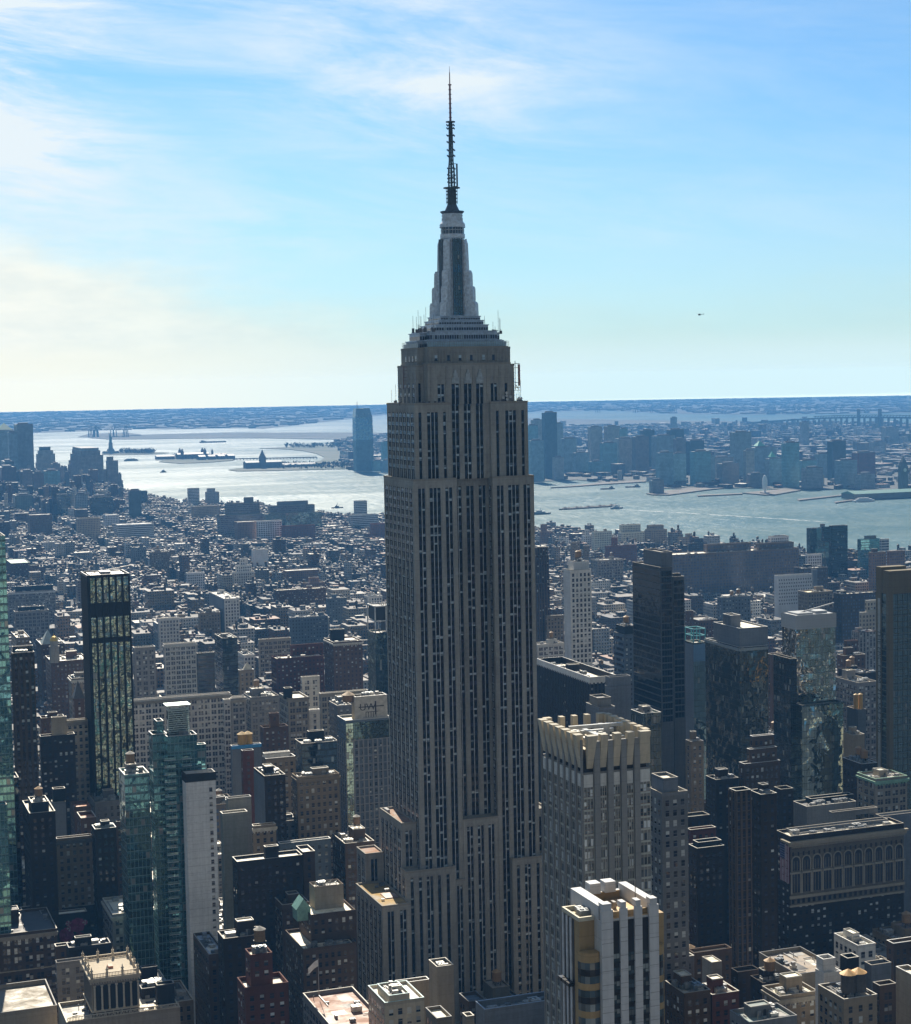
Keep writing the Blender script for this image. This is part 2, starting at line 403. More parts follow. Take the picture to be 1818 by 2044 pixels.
def place_windows(root, rects, gl, trim, rng, indiv=False, far=False):
    """rects: (face, plane, u, z, w, h).  the 100 that show largest become parts, the rest one part"""
    if not rects: return
    rest = rects
    if indiv:
        n = min(100, len(rects)); order = sorted(range(len(rects)), key=lambda i: -rects[i][3]); pick = set(order[:n])
        for i in sorted(pick):
            f, pl, u, z, ww, wh = rects[i]
            me = win_mesh(f, ww, wh, rng.randrange(8), trim, gl)
            inst('window', me, root, (u, pl, z) if f == 'N' else (pl, u, z))
        rest = [r for i, r in enumerate(rects) if i not in pick]
    if rest:
        b = MB()
        for f, pl, u, z, ww, wh in rest: add_window(b, f, pl, u, z, ww, wh, rng.random(), rail=not far, sill=not far)
        b.build('window', [gl, trim], root, kind='stuff' if len(rest) > 1 else None)

def grid_rects(face, pl, u0, u1, z0, z1, bay, fl, ww, wh, pair=False):
    out = []; n = max(1, int(round((u1-u0-1.0)/bay))); s = (u1-u0)/n; nf = int((z1-z0)/fl)
    for j in range(nf):
        z = z1-1.6-wh/2-j*fl
        if z-wh/2 < z0+.3: break
        for i in range(n):
            u = u0+s*(i+.5)
            if pair: out += [(face, pl, u-ww*.62, z, ww, wh), (face, pl, u+ww*.62, z, ww, wh)]
            else: out.append((face, pl, u, z, ww, wh))
    return out

def water_tank(root, x, y, z, r=1.9, h=4.0, leg=2.6, cone=(0.34, 0.22, 0.11), body=WOOD):
    b = MB(); b.cyl(0, 0, 0, h, r, r*0.94, 14, 0, top=False, bot=True)
    for k in range(4): b.cyl(0, 0, h*(.12+.24*k), h*(.12+.24*k)+.10, r*1.02, r*1.01, 14, 0, top=False)
    t = b.build('water_tank', stone(body, 0.8, .5, 'wood'), root, (x, y, z+leg))
    c = MB(); c.cyl(0, 0, h, h+r*.62, r*1.1, 0, 14); c.build('tank_roof', plain(cone, .6), t)
    s = MB()
    for i in (-1, 1):
        for j in (-1, 1): s.bar((i*r*.62, j*r*.62, -leg), (i*r*.62, j*r*.62, 0), .11)
        s.bar((i*r*.62, -r*.62, -leg), (i*r*.62, r*.62, 0), .06); s.bar((-r*.62, i*r*.62, 0), (r*.62, i*r*.62, -leg), .06)
    s.box(-r, r, -r*.8, r*.8, -.22, -.02)
    s.build('tank_stand', metal((.06, .055, .05), .6, .4), t)
    return t
def air_unit(root, x, y, z, s=1.0, rng=None):
    b = MB(); b.box(-1.1*s, 1.1*s, -.8*s, .8*s, 0.25, 1.3*s); b.cyl(-.45*s, 0, 1.3*s, 1.45*s, .38*s, .38*s, 10); b.cyl(.55*s, 0, 1.3*s, 1.45*s, .38*s, .38*s, 10)
    b.box(-.9*s, -.7*s, -.7*s, .7*s, 0, .25); b.box(.7*s, .9*s, -.7*s, .7*s, 0, .25)
    b.build('air_conditioner', metal(((.35, .36, .36), (.5, .5, .48), (.2, .22, .24))[int(x*7) % 3], .5, .5), root, (x, y, z))
def bulkhead(root, x0, x1, y0, y1, z, h, mat, roof, rng=None, door=True):
    b = MB(); b.box(x0, x1, y0, y1, z, z+h, 0, top=False)
    b.face([(x0, y0, z+h-.15), (x1, y0, z+h-.15), (x1, y1, z+h-.15), (x0, y1, z+h-.15)], 1)
    t = .25
    for q in ((x0, x1, y0-t*.2, y0+t), (x0, x1, y1-t, y1+t*.2), (x0-t*.2, x0+t, y0+t, y1-t), (x1-t, x1+t*.2, y0+t, y1-t)): b.box(*q, z+h, z+h+.35, 2)
    o = b.build('bulkhead', [mat, roof, plain((.45, .43, .38))], root)
    if door and h > 2.6 and x1-x0 > 2:
        d = MB(); xm = (x0+x1)/2+(x1-x0)*.2; d.box(xm-.5, xm+.5, y0-.06, y0-.01, z+.1, z+2.2); d.build('door', plain((.05, .05, .05)), o)
def clutter(root, x0, x1, y0, y1, z, rng, mat, roof, n=3, tanks=1, bulk=1, pipes=True):
    W = x1-x0; D = y1-y0
    if W < 5 or D < 5: return
    for i in range(bulk):
        bw = min(W*.45, rng.uniform(4, 9)); bd = min(D*.45, rng.uniform(4, 8)); bx = rng.uniform(x0+1, x1-bw-1); by = rng.uniform(y0+D*.25, y1-bd-.6)
        h = rng.uniform(3, 6); bulkhead(root, bx, bx+bw, by, by+bd, z, h, mat, roof)
        if tanks and i == 0 and bw > 4.2 and bd > 4.2:
            water_tank(root, bx+bw/2, by+bd/2, z+h, rng.uniform(1.6, 2.1), rng.uniform(3.2, 4.4), rng.uniform(1, 2.5), rng.choice([(.42, .26, .12), (.30, .20, .12), (.36, .34, .30), (.22, .16, .12)])); tanks -= 1
    for i in range(tanks):
        water_tank(root, rng.uniform(x0+2.5, x1-2.5), rng.uniform(y0+2.5, y1-2.5), z, rng.uniform(1.6, 2.1), rng.uniform(3.2, 4.4), rng.uniform(2.5, 5), rng.choice([(.42, .26, .12), (.34, .22, .12), (.36, .34, .30)]))
    for i in range(int(n*1.7)+1):
        s = rng.choice([.6, .8, 1.0, 1.3, 1.7]); air_unit(root, rng.uniform(x0+2, x1-2), rng.uniform(y0+1.6, y1-1.6), z, s)
    if pipes:
        b = MB()
        for i in range(rng.randrange(2, 7)):
            q_, r_ = rng.uniform(x0, x1-3), rng.uniform(y0, y1-3); zz = z+.012+.006*i; u_, v_ = min(x1-.3, q_+rng.uniform(2, 9)), min(y1-.3, r_+rng.uniform(2, 9)); b.face([(q_, r_, zz), (u_, r_+rng.uniform(-.6, .6), zz), (u_-rng.uniform(0, 1), v_, zz), (q_, v_, zz)], i % 3)
        if b.f: b.build('roof_patch', [roofmat((.05, .05, .05)), roofmat((.30, .29, .27)), roofmat((.72, .68, .58))], root, kind='stuff')
        b = MB()
        for i in range(rng.randrange(2, 6)):
            q_, r_ = rng.uniform(x0+1, x1-2.4), rng.uniform(y0+1, y1-2.4); b.box(q_, q_+rng.uniform(.8, 2.2), r_, r_+rng.uniform(.8, 2.2), z, z+rng.uniform(.5, 2.6))
        for i in range(rng.randrange(4, 10)):
            px_, py_ = rng.uniform(x0+1, x1-1), rng.uniform(y0+1, y1-1)
            b.cyl(px_, py_, z, z+rng.uniform(.6, 2.0), .14, .14, 6)
        for i in range(rng.randrange(1, 4)):
            yy = rng.uniform(y0+1, y1-1); a_ = rng.uniform(x0+1, x1-2); b.box(a_, min(x1-.8, a_+rng.uniform(2, W*.6)), yy, yy+.35, z+.3, z+.6)
            xx = rng.uniform(x0+1, x1-1); a_ = rng.uniform(y0+1, y1-2); b.box(xx, xx+.3, a_, min(y1-.8, a_+rng.uniform(2, D*.6)), z+.25, z+.5)
        b.build('roof_pipework', metal((.3, .3, .3), .5, .5), root, kind='stuff')

def mass(root, x0, x1, y0, y1, z0, z1, wall, roof, cope, par=1.1, t=.30, name='wall'):
    """walls, roof sheet and parapet with its coping"""
    b = MB(); b.box(x0, x1, y0, y1, z0, z1, top=False); b.build(name, wall, root)
    r = MB(); r.face([(x0, y0, z1), (x1, y0, z1), (x1, y1, z1), (x0, y1, z1)]); r.build('roof', roof, root)
    if par > 0:
        p = MB()
        p.ring(x0, x1, y0, y1, z1+.003, z1+par, t, 0); p.ring(x0-.07, x1+.07, y0-.07, y1+.07, z1+par+.002, z1+par+.15, t+.14, 1)
        p.build('parapet', [wall, cope], root)

COPE = plain((.55, .52, .45)); COPE_W = plain((.72, .71, .68)); COPE_D = plain((.12, .12, .12))
TRIM = plain((.30, .27, .22))
# facade styles: mode, wall colour, bay, floor height, window w, h, extras
ST = {
 'brick': dict(m='p', c=(0.130, 0.077, 0.053), bay=3.0, fl=3.5, ww=1.25, wh=1.9),
 'redbrick': dict(m='p', c=(0.110, 0.041, 0.030), bay=3.2, fl=3.4, ww=1.4, wh=1.8),
 'brown': dict(m='p', c=(0.094, 0.063, 0.044), bay=2.7, fl=3.6, ww=1.3, wh=2.0),
 'darkbrown': dict(m='p', c=(0.032, 0.023, 0.019), bay=3.0, fl=3.5, ww=1.3, wh=1.8),
 'tan': dict(m='p', c=(0.240, 0.192, 0.136), bay=3.0, fl=3.7, ww=1.4, wh=2.1),
 'cream': dict(m='p', c=(0.483, 0.425, 0.322), bay=3.1, fl=3.8, ww=1.6, wh=2.2),
 'white': dict(m='p', c=(0.728, 0.700, 0.644), bay=3.1, fl=3.8, ww=1.7, wh=2.3),
 'grey': dict(m='p', c=(0.198, 0.198, 0.198), bay=3.0, fl=3.7, ww=1.4, wh=2.1),
 'bluegrey': dict(m='p', c=(0.128, 0.160, 0.200), bay=3.2, fl=3.5, ww=1.3, wh=1.7),
 'loft': dict(m='p', c=(0.330, 0.290, 0.230), bay=4.2, fl=4.0, ww=1.35, wh=2.6, pair=True),
 'loftgrey': dict(m='p', c=(0.250, 0.240, 0.230), bay=4.2, fl=4.0, ww=1.35, wh=2.6, pair=True),
 'loftwhite': dict(m='p', c=(0.575, 0.550, 0.500), bay=4.4, fl=4.0, ww=1.4, wh=2.6, pair=True),
 'loftbrown': dict(m='p', c=(0.088, 0.061, 0.044), bay=4.3, fl=3.9, ww=1.3, wh=2.5, pair=True),
 'blank': dict(m='b', c=(0.250, 0.240, 0.220)), 'blankgrey': dict(m='b', c=(0.180, 0.198, 0.225)), 'blankwhite': dict(m='b', c=(0.720, 0.720, 0.705)),
 'blankblack': dict(m='b', c=(0.022, 0.022, 0.025)), 'blanktan': dict(m='b', c=(0.330, 0.280, 0.210)),
 'ribbon': dict(m='h', c=(0.100, 0.110, 0.110), fl=3.8, wh=2.3), 'ribbonlight': dict(m='h', c=(0.360, 0.370, 0.360), fl=3.8, wh=2.0),
 'black': dict(m='h', c=(0.085, 0.09, 0.095), fl=3.9, wh=3.15),
 'glass': dict(m='c', t=(.16, .24, .26), k=dict(warp=.06)), 'teal': dict(m='c', t=(.17, .38, .41), k=dict(warp=.045, frame=(.16, .27, .28), wx=1.7, lw=.12, spand=.22, spcol=(.07, .16, .17))), 'darkglass': dict(m='c', t=(.06, .08, .095), k=dict(warp=.07, spand=.2, spcol=(.02, .025, .03))),
 'fins': dict(m='v', c=(0.350, 0.340, 0.320), bay=3.0, fl=3.8, ww=1.7, wh=2.4), 'finsdark': dict(m='v', c=(0.050, 0.050, 0.055), bay=2.6, fl=3.8, ww=1.5, wh=2.6),
 'finsbrown': dict(m='v', c=(0.094, 0.066, 0.047), bay=2.6, fl=3.7, ww=1.4, wh=2.4),
}
def facade(root, x0, x1, y0, y1, z0, z1, st, rng, indiv=False, far=False, east=None, gl=None, zmin=None):
    """windows on the two faces that look north and east"""
    s = ST[st]; m = s['m']; es = ST[east] if east else s; gl = gl or (glassmat((.035, .045, .06), (.26, .27, .28), .9) if far else GLB if rng.random() < .4 else GL)
    zb = max(z0, zmin if zmin is not None else max(z0, 6 if z0 == 0 else z0))
    rects = []
    for face, q in (('N', s), ('E', es)):
        a, b_, pl = (x0, x1, y0) if face == 'N' else (y0, y1, x0)
        if q['m'] == 'p':
            k = q.get('pair', False); rects += grid_rects(face, pl, a+.6, b_-.6, zb, z1, q['bay'], q['fl'], q['ww'], q['wh'], k)
        elif q['m'] == 'h':
            b = MB(); z = z1-1.2; j = 0
            while z-q['wh'] > zb:
                n = max(1, int((b_-a-1)/1.6)); st_ = (b_-a-1)/n
                for i in range(n):
                    u = a+.5+st_*(i+.5); v = rng.random()*.9
                    add_window(b, face, pl, u, z-q['wh']/2, st_*.93, q['wh'], v, rail=False, sill=False)
                z -= q['fl']; j += 1
            b.build('window', [gl, TRIM], root, kind='stuff')
        elif q['m'] == 'v':
            n = max(1, int(round((b_-a)/q['bay']))); s_ = (b_-a)/n; p = MB(); d = MB()
            for i in range(n+1):
                u = a+s_*i; hw = (s_-q['ww'])/2
                u0, u1 = max(a, u-hw), min(b_, u+hw)
                if face == 'N': p.box(u0, u1, pl-.45, pl-.001, zb, z1+.6)
                else: p.box(pl-.45, pl-.001, u0, u1, zb, z1+.6)
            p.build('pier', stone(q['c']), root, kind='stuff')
            nf = int((z1-zb)/q['fl'])
            for i in range(n):
                for j in range(nf):
                    rects.append((face, pl, a+s_*(i+.5), z1-1.2-q['wh']/2-j*q['fl'], q['ww'], q['wh']))
    if rects:
        tr = stone(tuple(min(.6, c*1.35) for c in s.get('c', (.3, .3, .3))))
        place_windows(root, rects, gl, tr, rng, indiv, far)
def wallmat(st, far=False):
    s = ST[st]
    if far and s['m'] in 'ph': return stone(tuple(min(.7, c*1.7+.02) for c in s['c']))  # far walls take a lightened copy of the colour, standing in for haze
    if s['m'] == 'c': return curtain(s['t'], **s.get('k', {}))
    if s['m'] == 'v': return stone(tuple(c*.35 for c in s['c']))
    return stone(s['c'])

def B(name, label, cat, crop, pts, d, st, roof=ROOF_M, up=(), yb=None, east=None, tanks=0, bulk=1, units=3, indiv=False, far=False,
      cope=None, par=1.1, gl=None, depth=None, group=None, zmin=None, corn=None, clut=True, short=None, seed=None, z0=0, width=None, bands=()):
    """a building from its roof corner: pts = (far-left x, near-corner x, right x, corner y) in photo frame, d = distance"""
    xl, xc, xr, yt = pts
    X, Y = px(crop, xc, yt); P = at_d(X, Y, d)
    x0, y0, z = P; x1 = solve_x(x0, y0, z, px(crop, xr, yt)[0]) if width is None else x0+width
    y1 = solve_y(x0, y0, z, px(crop, xl, yt)[0]) if depth is None else y0+depth
    if y1-y0 < 4: y1 = y0+4
    W, D, Z = x1-x0, y1-y0, z
    rng = random.Random(seed if seed is not None else label)
    root = empty(name, (x0, y0, 0), label, cat, group)
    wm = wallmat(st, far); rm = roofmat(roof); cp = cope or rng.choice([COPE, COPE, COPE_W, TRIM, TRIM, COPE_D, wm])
    tops = [(0, W, 0, D, Z)]; prev = 0
    for u in up:
        uxl, uxc, uxr, uy, dy = u[:5]; ust = u[5] if len(u) > 5 else st
        q = at_y(*px(crop, uxc, uy), y0+dy); a0, b0, zz = q
        a1 = solve_x(a0, b0, zz, px(crop, uxr, uy)[0]); b1 = solve_y(a0, b0, zz, px(crop, uxl, uy)[0])
        b1 = min(b1, y1-.02) if b1 > y1 else b1
        if b1 < b0+3: b1 = b0+3
        tops.append((a0-x0, a1-x0, b0-y0, b1-y0, zz, ust, u[6] if len(u) > 6 else None))
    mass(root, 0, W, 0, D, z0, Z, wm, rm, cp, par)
    facade(root, 0, W, 0, D, z0, Z, st, rng, indiv, far, east, gl, zmin)
    if east and ST[east]['m'] == 'b' and ST[east]['c'] != ST[st].get('c'):
        b = MB(); b.box(-.12, -.003, .0, D, z0, Z+.0); b.build('side_wall', wallmat(east), root)
    for k, t in enumerate(tops[1:]):
        base = Z if k == 0 or t[2] < tops[k][2] or t[4] < tops[k][4] else min(Z, tops[k][4])
        base = Z
        zb_ = base+.004*(k+1)
        mass(root, t[0], t[1], t[2], t[3], zb_, t[4], wallmat(t[5], far), roofmat(t[6]) if t[6] else rm, cp, min(par, .9))
        facade(root, t[0], t[1], t[2], t[3], zb_, t[4], t[5], rng, False, far, None, gl, zb_+1)
    if corn:                                                     # projecting cornice
        c = MB(); o = corn
        c.box(-o, W+o, -o, -.003, Z-1.2, Z-.1); c.box(-o, -.003, 0, D, Z-1.2, Z-.1)
        c.box(-o*.5, W+o*.5, -o*.5, -.004, Z-1.9, Z-1.2-.002)
        n = int(W/1.6)
        for i in range(n): c.box(i*W/n+.3, i*W/n+.7, -o*.9, -.005, Z-1.9-.6, Z-1.9-.002)
        c.build('cornice', cp, root)
    for zf, h_, col in bands:
        c = MB(); c.box(-.25, W+.1, -.25, -.004, Z-zf-h_, Z-zf); c.box(-.25, -.004, 0, D, Z-zf-h_, Z-zf); c.build('string_course', stone(col), root)
    if clut:
        if tops[1:]:
            t = max(tops[1:], key=lambda t: t[4]); clutter(root, t[0]+.6, t[1]-.6, t[2]+.6, t[3]-.6, t[4], rng, stone(ST[st].get('c', (.2, .2, .2))), rm, n=max(1, units//2), tanks=tanks, bulk=0)
            o_ = tops[1]
            if o_[2] > 5: clutter(root, .6, W-.6, .6, o_[2]-.3, Z, rng, stone(ST[st].get('c', (.2, .2, .2))), rm, n=units, tanks=0, bulk=0)
        else: clutter(root, .6, W-.6, .6, D-.6, Z, rng, stone(ST[st].get('c', (.2, .2, .2))), rm, n=units, tanks=tanks, bulk=bulk)
    zt = max(t[4] for t in tops)
    X0 = px(crop, xl, yt)[0]; X1 = px(crop, xr, yt)[0]
    ytop = min([Y]+[px(crop, u[1], u[3])[1] for u in up])
    HEROES.append((x0, x1, y0, y1, Z, (X0, X1, ytop, px(crop, 0, yb)[1] if yb is not None else Y+40), short or label, P))
    return root, (W, D, Z), (x0, y0)
# ------------------------------------------------------------------ the art deco tower
def build_tower():
    root = empty('skyscraper', (246.7, 730, 0), 'tall limestone art deco skyscraper with stepped setbacks, metal mast and antenna, towering over the city', 'skyscraper')
    rng = random.Random(5)
    LS = stone(LIMESTONE, .85, .48); SPAN = plain((.012, .011, .012), .7, .1); STEEL = metal((.60, .62, .62), .4, .15)
    walls = MB(); piers = MB(); span = MB(); mull = MB(); roofs = MB(); orn = MB(); rects = []
    FL = 3.72
    def face(f, pl, u0, u1, z0, z1, groups, head, inner=.5):
        """groups: (ua, ub, columns)"""
        def bx(mb, a, b, o0, o1, za, zb):
            if f == 'N': mb.box(a, b, pl+o0, pl+o1, za, zb, bot=True)
            else: mb.box(pl+o0, pl+o1, a, b, za, zb, bot=True)
        zt = z1-head; prev = u0
        for a, b, n in groups:
            bx(piers, prev, a, 0, inner, z0, zt); prev = b
            bx(span, a, b, inner-.04, inner-.005, z0, zt)
            cw = (b-a)/n
            for k in range(1, n): bx(mull, a+cw*k-.13, a+cw*k+.13, min(.12, inner*.2), inner-.045, z0, zt)
            for k in (0, n): bx(mull, a+cw*k-(.0 if k == 0 else .10), a+cw*k+(.10 if k == 0 else 0), min(.2, inner*.4), inner-.045, z0, zt)
            nf = int((zt-z0)/FL)
            for k in range(n):
                for j in range(nf):
                    rects.append((f, pl+inner-.045, a+cw*(k+.5), zt-.35-.95-j*FL, cw-.42, 1.6))
            # deco cap over each group
            bx(orn, a+.1, b-.1, -.12, -.002, zt+.15, zt+head*.42)
            bx(orn, (a+b)/2-.28, (a+b)/2+.28, -.2, -.121, zt+.3, zt+head*.7)
        bx(piers, prev, u1, 0, inner, z0, zt)
        bx(piers, u0, u1, 0, inner, zt, z1-.003)
    def block(x0, x1, y0, y1, z0, z1, ng=None, eg=None, hn=3.2, roofm=True):
        ix = .22 if eg else 0; iy = .5 if ng else 0
        walls.box(x0+ix, x1, y0+iy, y1, z0, z1-.001, top=True)
        if ng: face('N', y0, x0, x1, z0, z1, ng, hn)
        if eg: face('E', x0, y0+(.5 if ng else 0), y1, z0, z1, eg, hn, .22)
        # parapet with light coping
        for q in ((x0-.1, x1+.1, y0-.1, y0+.5), (x0-.1, x1+.1, y1-.5, y1+.1), (x0-.1, x0+.5, y0+.5, y1-.5), (x1-.5, x1+.1, y0+.5, y1-.5)): roofs.box(*q, z1, z1+.9, 0)
    def eg(y0, y1, n, cw=1.9, cols=2):
        s = (y1-y0)/n; return [(y0+s*(i+.5)-cw*cols/2, y0+s*(i+.5)+cw*cols/2, cols) for i in range(n)]
    # shaft, 30th to 72nd floor: two pavilions and the recessed middle
    block(0, 19.8, 730, 771.2, 90, 263.6, [(2.1, 5.4, 2), (7.2, 12.5, 3), (14.5, 17.8, 2)], eg(731.5, 770.5, 7)) if False else None
    def sh(y): return y-730.0
    block(0, 19.8, 0, 41.2, 8, 263.6, [(2.1, 5.4, 2), (7.3, 12.5, 3), (14.5, 17.8, 2)], eg(1.2, 40.6, 7))
    block(36.4, 55.8, 0, 41.2, 8, 263.6, [(38.3, 41.6, 2), (43.6, 48.9, 3), (50.8, 54.1, 2)], eg(1.2, 5.9, 1, 1.5, 2))
    block(19.8, 36.4, 6.0, 41.2, 100, 263.6, [(20.9, 24.2, 2), (26.3, 29.9, 2), (32.1, 35.5, 2)], None)
    # 72nd to 81st floor
    block(1.7, 18.2, 1.4, 39.8, 263.7, 296.1, [(3.4, 4.9, 1), (7.3, 12.4, 3), (14.6, 16.1, 1)], eg(2.4, 39.3, 7))
    block(36.6, 54.0, 1.4, 39.8, 263.7, 296.1, [(39.0, 40.5, 1), (43.4, 48.6, 3), (50.9, 52.4, 1)], eg(2.4, 6.0, 1, 1.3, 1))
    # middle runs on up behind them
    block(18.2, 36.6, 3.2, 38.5, 263.7, 306.5, [(19.3, 22.7, 2), (24.8, 28.2, 2), (30.4, 33.8, 2)], None, 1.6)
    # 81st to 85th floor
    block(8.4, 46.6, 2.2, 38.8, 296.2, 313.0, [(12.6, 15.8, 2), (19.0, 22.6, 2), (24.7, 28.4, 2), (30.3, 33.8, 2), (37.1, 40.2, 2), (43.6, 45.0, 1)], None, 8.2)
    block(4.9, 50.6, 8.2, 33.0, 296.2, 312.4, [(5.9, 7.3, 1)], eg(9.2, 32.4, 4, 1.4, 2), 7.0)
    block(9.4, 46.4, 4.2, 37.0, 313.1, 320.1, None, None)
    block(6.2, 49.4, 9.5, 31.5, 313.0, 319.9, None, None)
    # pairs of small square windows under the observation deck, fluted piers between
    for u in (12.9, 18.6, 23.9, 29.1, 34.8, 39.4): rects.append(('N', 4.2, u, 316.2, 1.2, 2.2))
    for u in (11.2, 15.8, 20.2, 25.0): rects.append(('E', 6.2, u, 316.0, 1.3, 2.4))
    for i in range(26):
        u = 10.0+i*1.42
        if min(abs(u-v) for v in (12.9, 18.6, 23.9, 29.1, 34.8, 39.4)) > 1.0: orn.box(u-.2, u+.2, 3.95, 4.198, 313.4, 319.6)
    for u in (9.9, 16.9, 23.7, 29.4, 35.6, 41.5, 45.3): orn.box(u-.5, u+.5, 1.9, 2.198, 297, 312.4)
    # winged ornaments over the three middle bays
    pale = MB()
    for u in (20.8, 26.5, 32.1):
        pale.box(u-1.0, u+1.0, 1.75, 2.19, 305.2, 309.6); pale.box(u-.55, u+.55, 1.7, 2.19, 309.6, 311.0)
        for s in (-1, 1):
            pale.box(u+s*1.35-.3, u+s*1.35+.3, 1.8, 2.19, 305.0, 307.6)
    # lower blocks
    block(19.9, 36.3, 0.0, 5.9, 20, 114.0, [(21.6, 24.6, 2), (26.6, 29.6, 2), (31.6, 34.6, 2)], None, 2.6)
    for u in (23.1, 28.1, 33.1): orn.cyl(0, 0, 0, .01, .01, .01, 3)
    arch = MB()
    for u in (23.1, 28.1, 33.1):
        for k in range(9):
            t0, t1 = math.pi*k/9, math.pi*(k+1)/9
            arch.face([(u+1.5*math.cos(t0), -.16, 111.2+1.5*math.sin(t0)), (u+1.9*math.cos(t0), -.16, 111.2+1.9*math.sin(t0)), (u+1.9*math.cos(t1), -.16, 111.2+1.9*math.sin(t1)), (u+1.5*math.cos(t1), -.16, 111.2+1.5*math.sin(t1))])
    block(-6.8, -.01, 5.0, 36, 20, 114.0, [(-5.2, -1.9, 2)], eg(6.0, 35.4, 5), 2.8)
    block(55.81, 62.6, 5.0, 36, 20, 114.0, [(57.6, 60.8, 2)], None, 2.8)
    block(-7.7, 14.9, -3.0, 4.9, 10, 94.6, [(-5.9, -4.3, 1), (-2.1, -.5, 1), (1.5, 4.6, 2), (6.6, 8.2, 1), (10.6, 12.2, 1)], eg(-2.2, 4.7, 1, 1.5, 2), 2.4)
    block(41.5, 65.0, -3.0, 4.9, 10, 94.9, [(43.6, 45.2, 1), (47.4, 50.4, 2), (53.0, 54.6, 1), (57.0, 60.0, 2)], None, 2.4)
    block(14.91, 19.89, -1.2, 5.9, 10, 88.0, [(16.0, 18.8, 2)], None, 2.0)
    block(-20.5, -7.71, -8.0, 30.5, 0, 82.4, [(-18.2, -15.2, 2), (-12.6, -9.6, 2)], eg(-7.0, 30.0, 6), 2.0)
    block(-15.5, -6.9, 31.5, 45.0, 0, 95.0, [(-13.0, -9.8, 2)], eg(32.3, 44.6, 2), 2.0)
    block(-36, 93, -11.5, -8.1, 0, 26, [(-33+i*6.0, -30+i*6.0, 2) for i in range(21)], None, 2.0)
    walls.box(-36, -20.6, -8.0, 48, 0, 26); walls.box(-7.6, 93, -8.0, -3.1, 0, 26)
    walls.build('wall', LS, root); piers.build('pier', LS, root, kind='stuff'); span.build('spandrel', SPAN, root, kind='stuff')
    mull.build('mullion', STEEL, root, kind='stuff'); roofs.build('parapet', stone((.34, .31, .26), .8, .3), root, kind='stuff')
    orn.build('stone_relief', LS, root, kind='stuff'); pale.build('winged_ornament', metal((.42, .44, .44), .45, .5), root, kind='stuff')
    arch.build('arch', LS, root, kind='stuff')
    # brown and reddish roofs of the low wings
    for nm, x0, x1, y0, y1, z, c in (('roof', -20, -8.3, -7.4, 29.9, 82.5, (.33, .22, .08)), ('roof', -6.3, -.6, 5.7, 35.4, 114.1, (.34, .20, .13)), ('roof', -15, -7.4, 32, 44.4, 95.1, (.34, .20, .13))):
        b = MB(); b.face([(x0, y0, z), (x1, y0, z), (x1, y1, z), (x0, y1, z)]); b.build(nm, roofmat(c, .9), root)
    b = MB(); b.box(-15, -9.2, 4, 12, 82.6, 82.9); b.build('roof_terrace', roofmat((.62, .42, .34)), root)
    for x, y, s in ((-11, 15, .9), (-13.5, 22, .7), (-17, 2, .6), (-10.5, 24, 1.1)): air_unit(root, x, y, 82.6, s)
    b = MB(); b.box(-6, -4.6, 28, 33, 114.2, 115.6); b.build('bulkhead', stone((.5, .5, .5)), root)
    g = glassmat((.012, .014, .022), (.50, .58, .62), .80)
    # the hundred windows that show largest, then the rest
    place_windows(root, rects, g, SPAN, rng, True, False)
    # ---------------- observation deck tiers and mooring mast
    ALU = metal((.46, .55, .66), .45, .15); ALD = metal((.10, .13, .17), .4, .5); PALE = metal((.72, .80, .88), .4, .1)
    cx, cy = 27.5, 20.6
    deck = MB(); dg = MB(); dw = MB()
    def tier(hw, hd, z0, z1, glass=.45, rad=None):
        """metal tier with a ribbon of windows"""
        deck.box(cx-hw, cx+hw, cy-hd, cy+hd, z0, z1, top=True)
        zc = z0+(z1-z0)*.30
        for a in (0, 1):
            n = int(2*(hw, hd)[a]/1.1)
            for i in range(n):
                u = -(hw, hd)[a]+(i+.5)*2*(hw, hd)[a]/n
                if a == 0: add_window(dg, 'N', cy-hd, cx+u, zc, .9, (z1-z0)*glass, rng.random()*.9, False, False)
                else: add_window(dg, 'E', cx-hw, cy+u, zc, .9, (z1-z0)*glass, rng.random()*.9, False, False)
        deck.box(cx-hw-.35, cx+hw+.35, cy-hd-.35, cy+hd+.35, z1-.35, z1+.02)
    tier(17.2, 12.5, 320.2, 324.0, .62); tier(15.6, 11.8, 324.1, 327.9, .45); tier(12.0, 10.4, 328.0, 330.6, .45); tier(10.4, 9.2, 330.7, 332.6, .4); tier(9.2, 8.2, 332.7, 334.4, .3)
    tier(20.0, 7.5, 320.2, 323.8, .6); tier(18.6, 7.0, 323.9, 327.2, .5)
    deck.build('observation_deck', ALU, root); o = dg.build('window', [g, ALD], root, kind='stuff')
    # deck wind screen, its sky-bright glass put into pale blue paint, and railing
    fen = MB()
    for q in ((7, 49, 10.0, 10.0), (9.8, 46.1, 4.7, 4.7)):
        n = 34
        for i in range(n+1):
            x = q[0]+(q[1]-q[0])*i/n; fen.box(x-.05, x+.05, q[2]-.05, q[2]+.05, 321.0, 323.2)
        for z in (321.9, 322.6, 323.2): fen.box(q[0], q[1], q[2]-.04, q[2]+.04, z-.05, z+.05)
    for i in range(18):
        y = 10+21*i/17; fen.box(6.6, 6.7, y-.05, y+.05, 320.8, 323.2)
    for z in (321.9, 323.2): fen.box(6.58, 6.72, 10, 31, z-.05, z+.05)
    scr = MB(); scr.box(9.8, 46.1, 6.0, 6.1, 320.3, 323.0); scr.box(7.2, 7.3, 11, 31, 320.3, 322.6); scr.build('wind_screen', plain((.42, .58, .66), .2), root)
    fen.build('safety_fence', metal((.35, .37, .38), .5, .7), root)
    mast = MB()
    mast.cyl(cx, cy, 334.4, 368.6, 5.3, 5.0, 24); mast.cyl(cx, cy, 368.6, 370.4, 5.5, 5.5, 28)
    m = mast.build('mast', PALE, root)
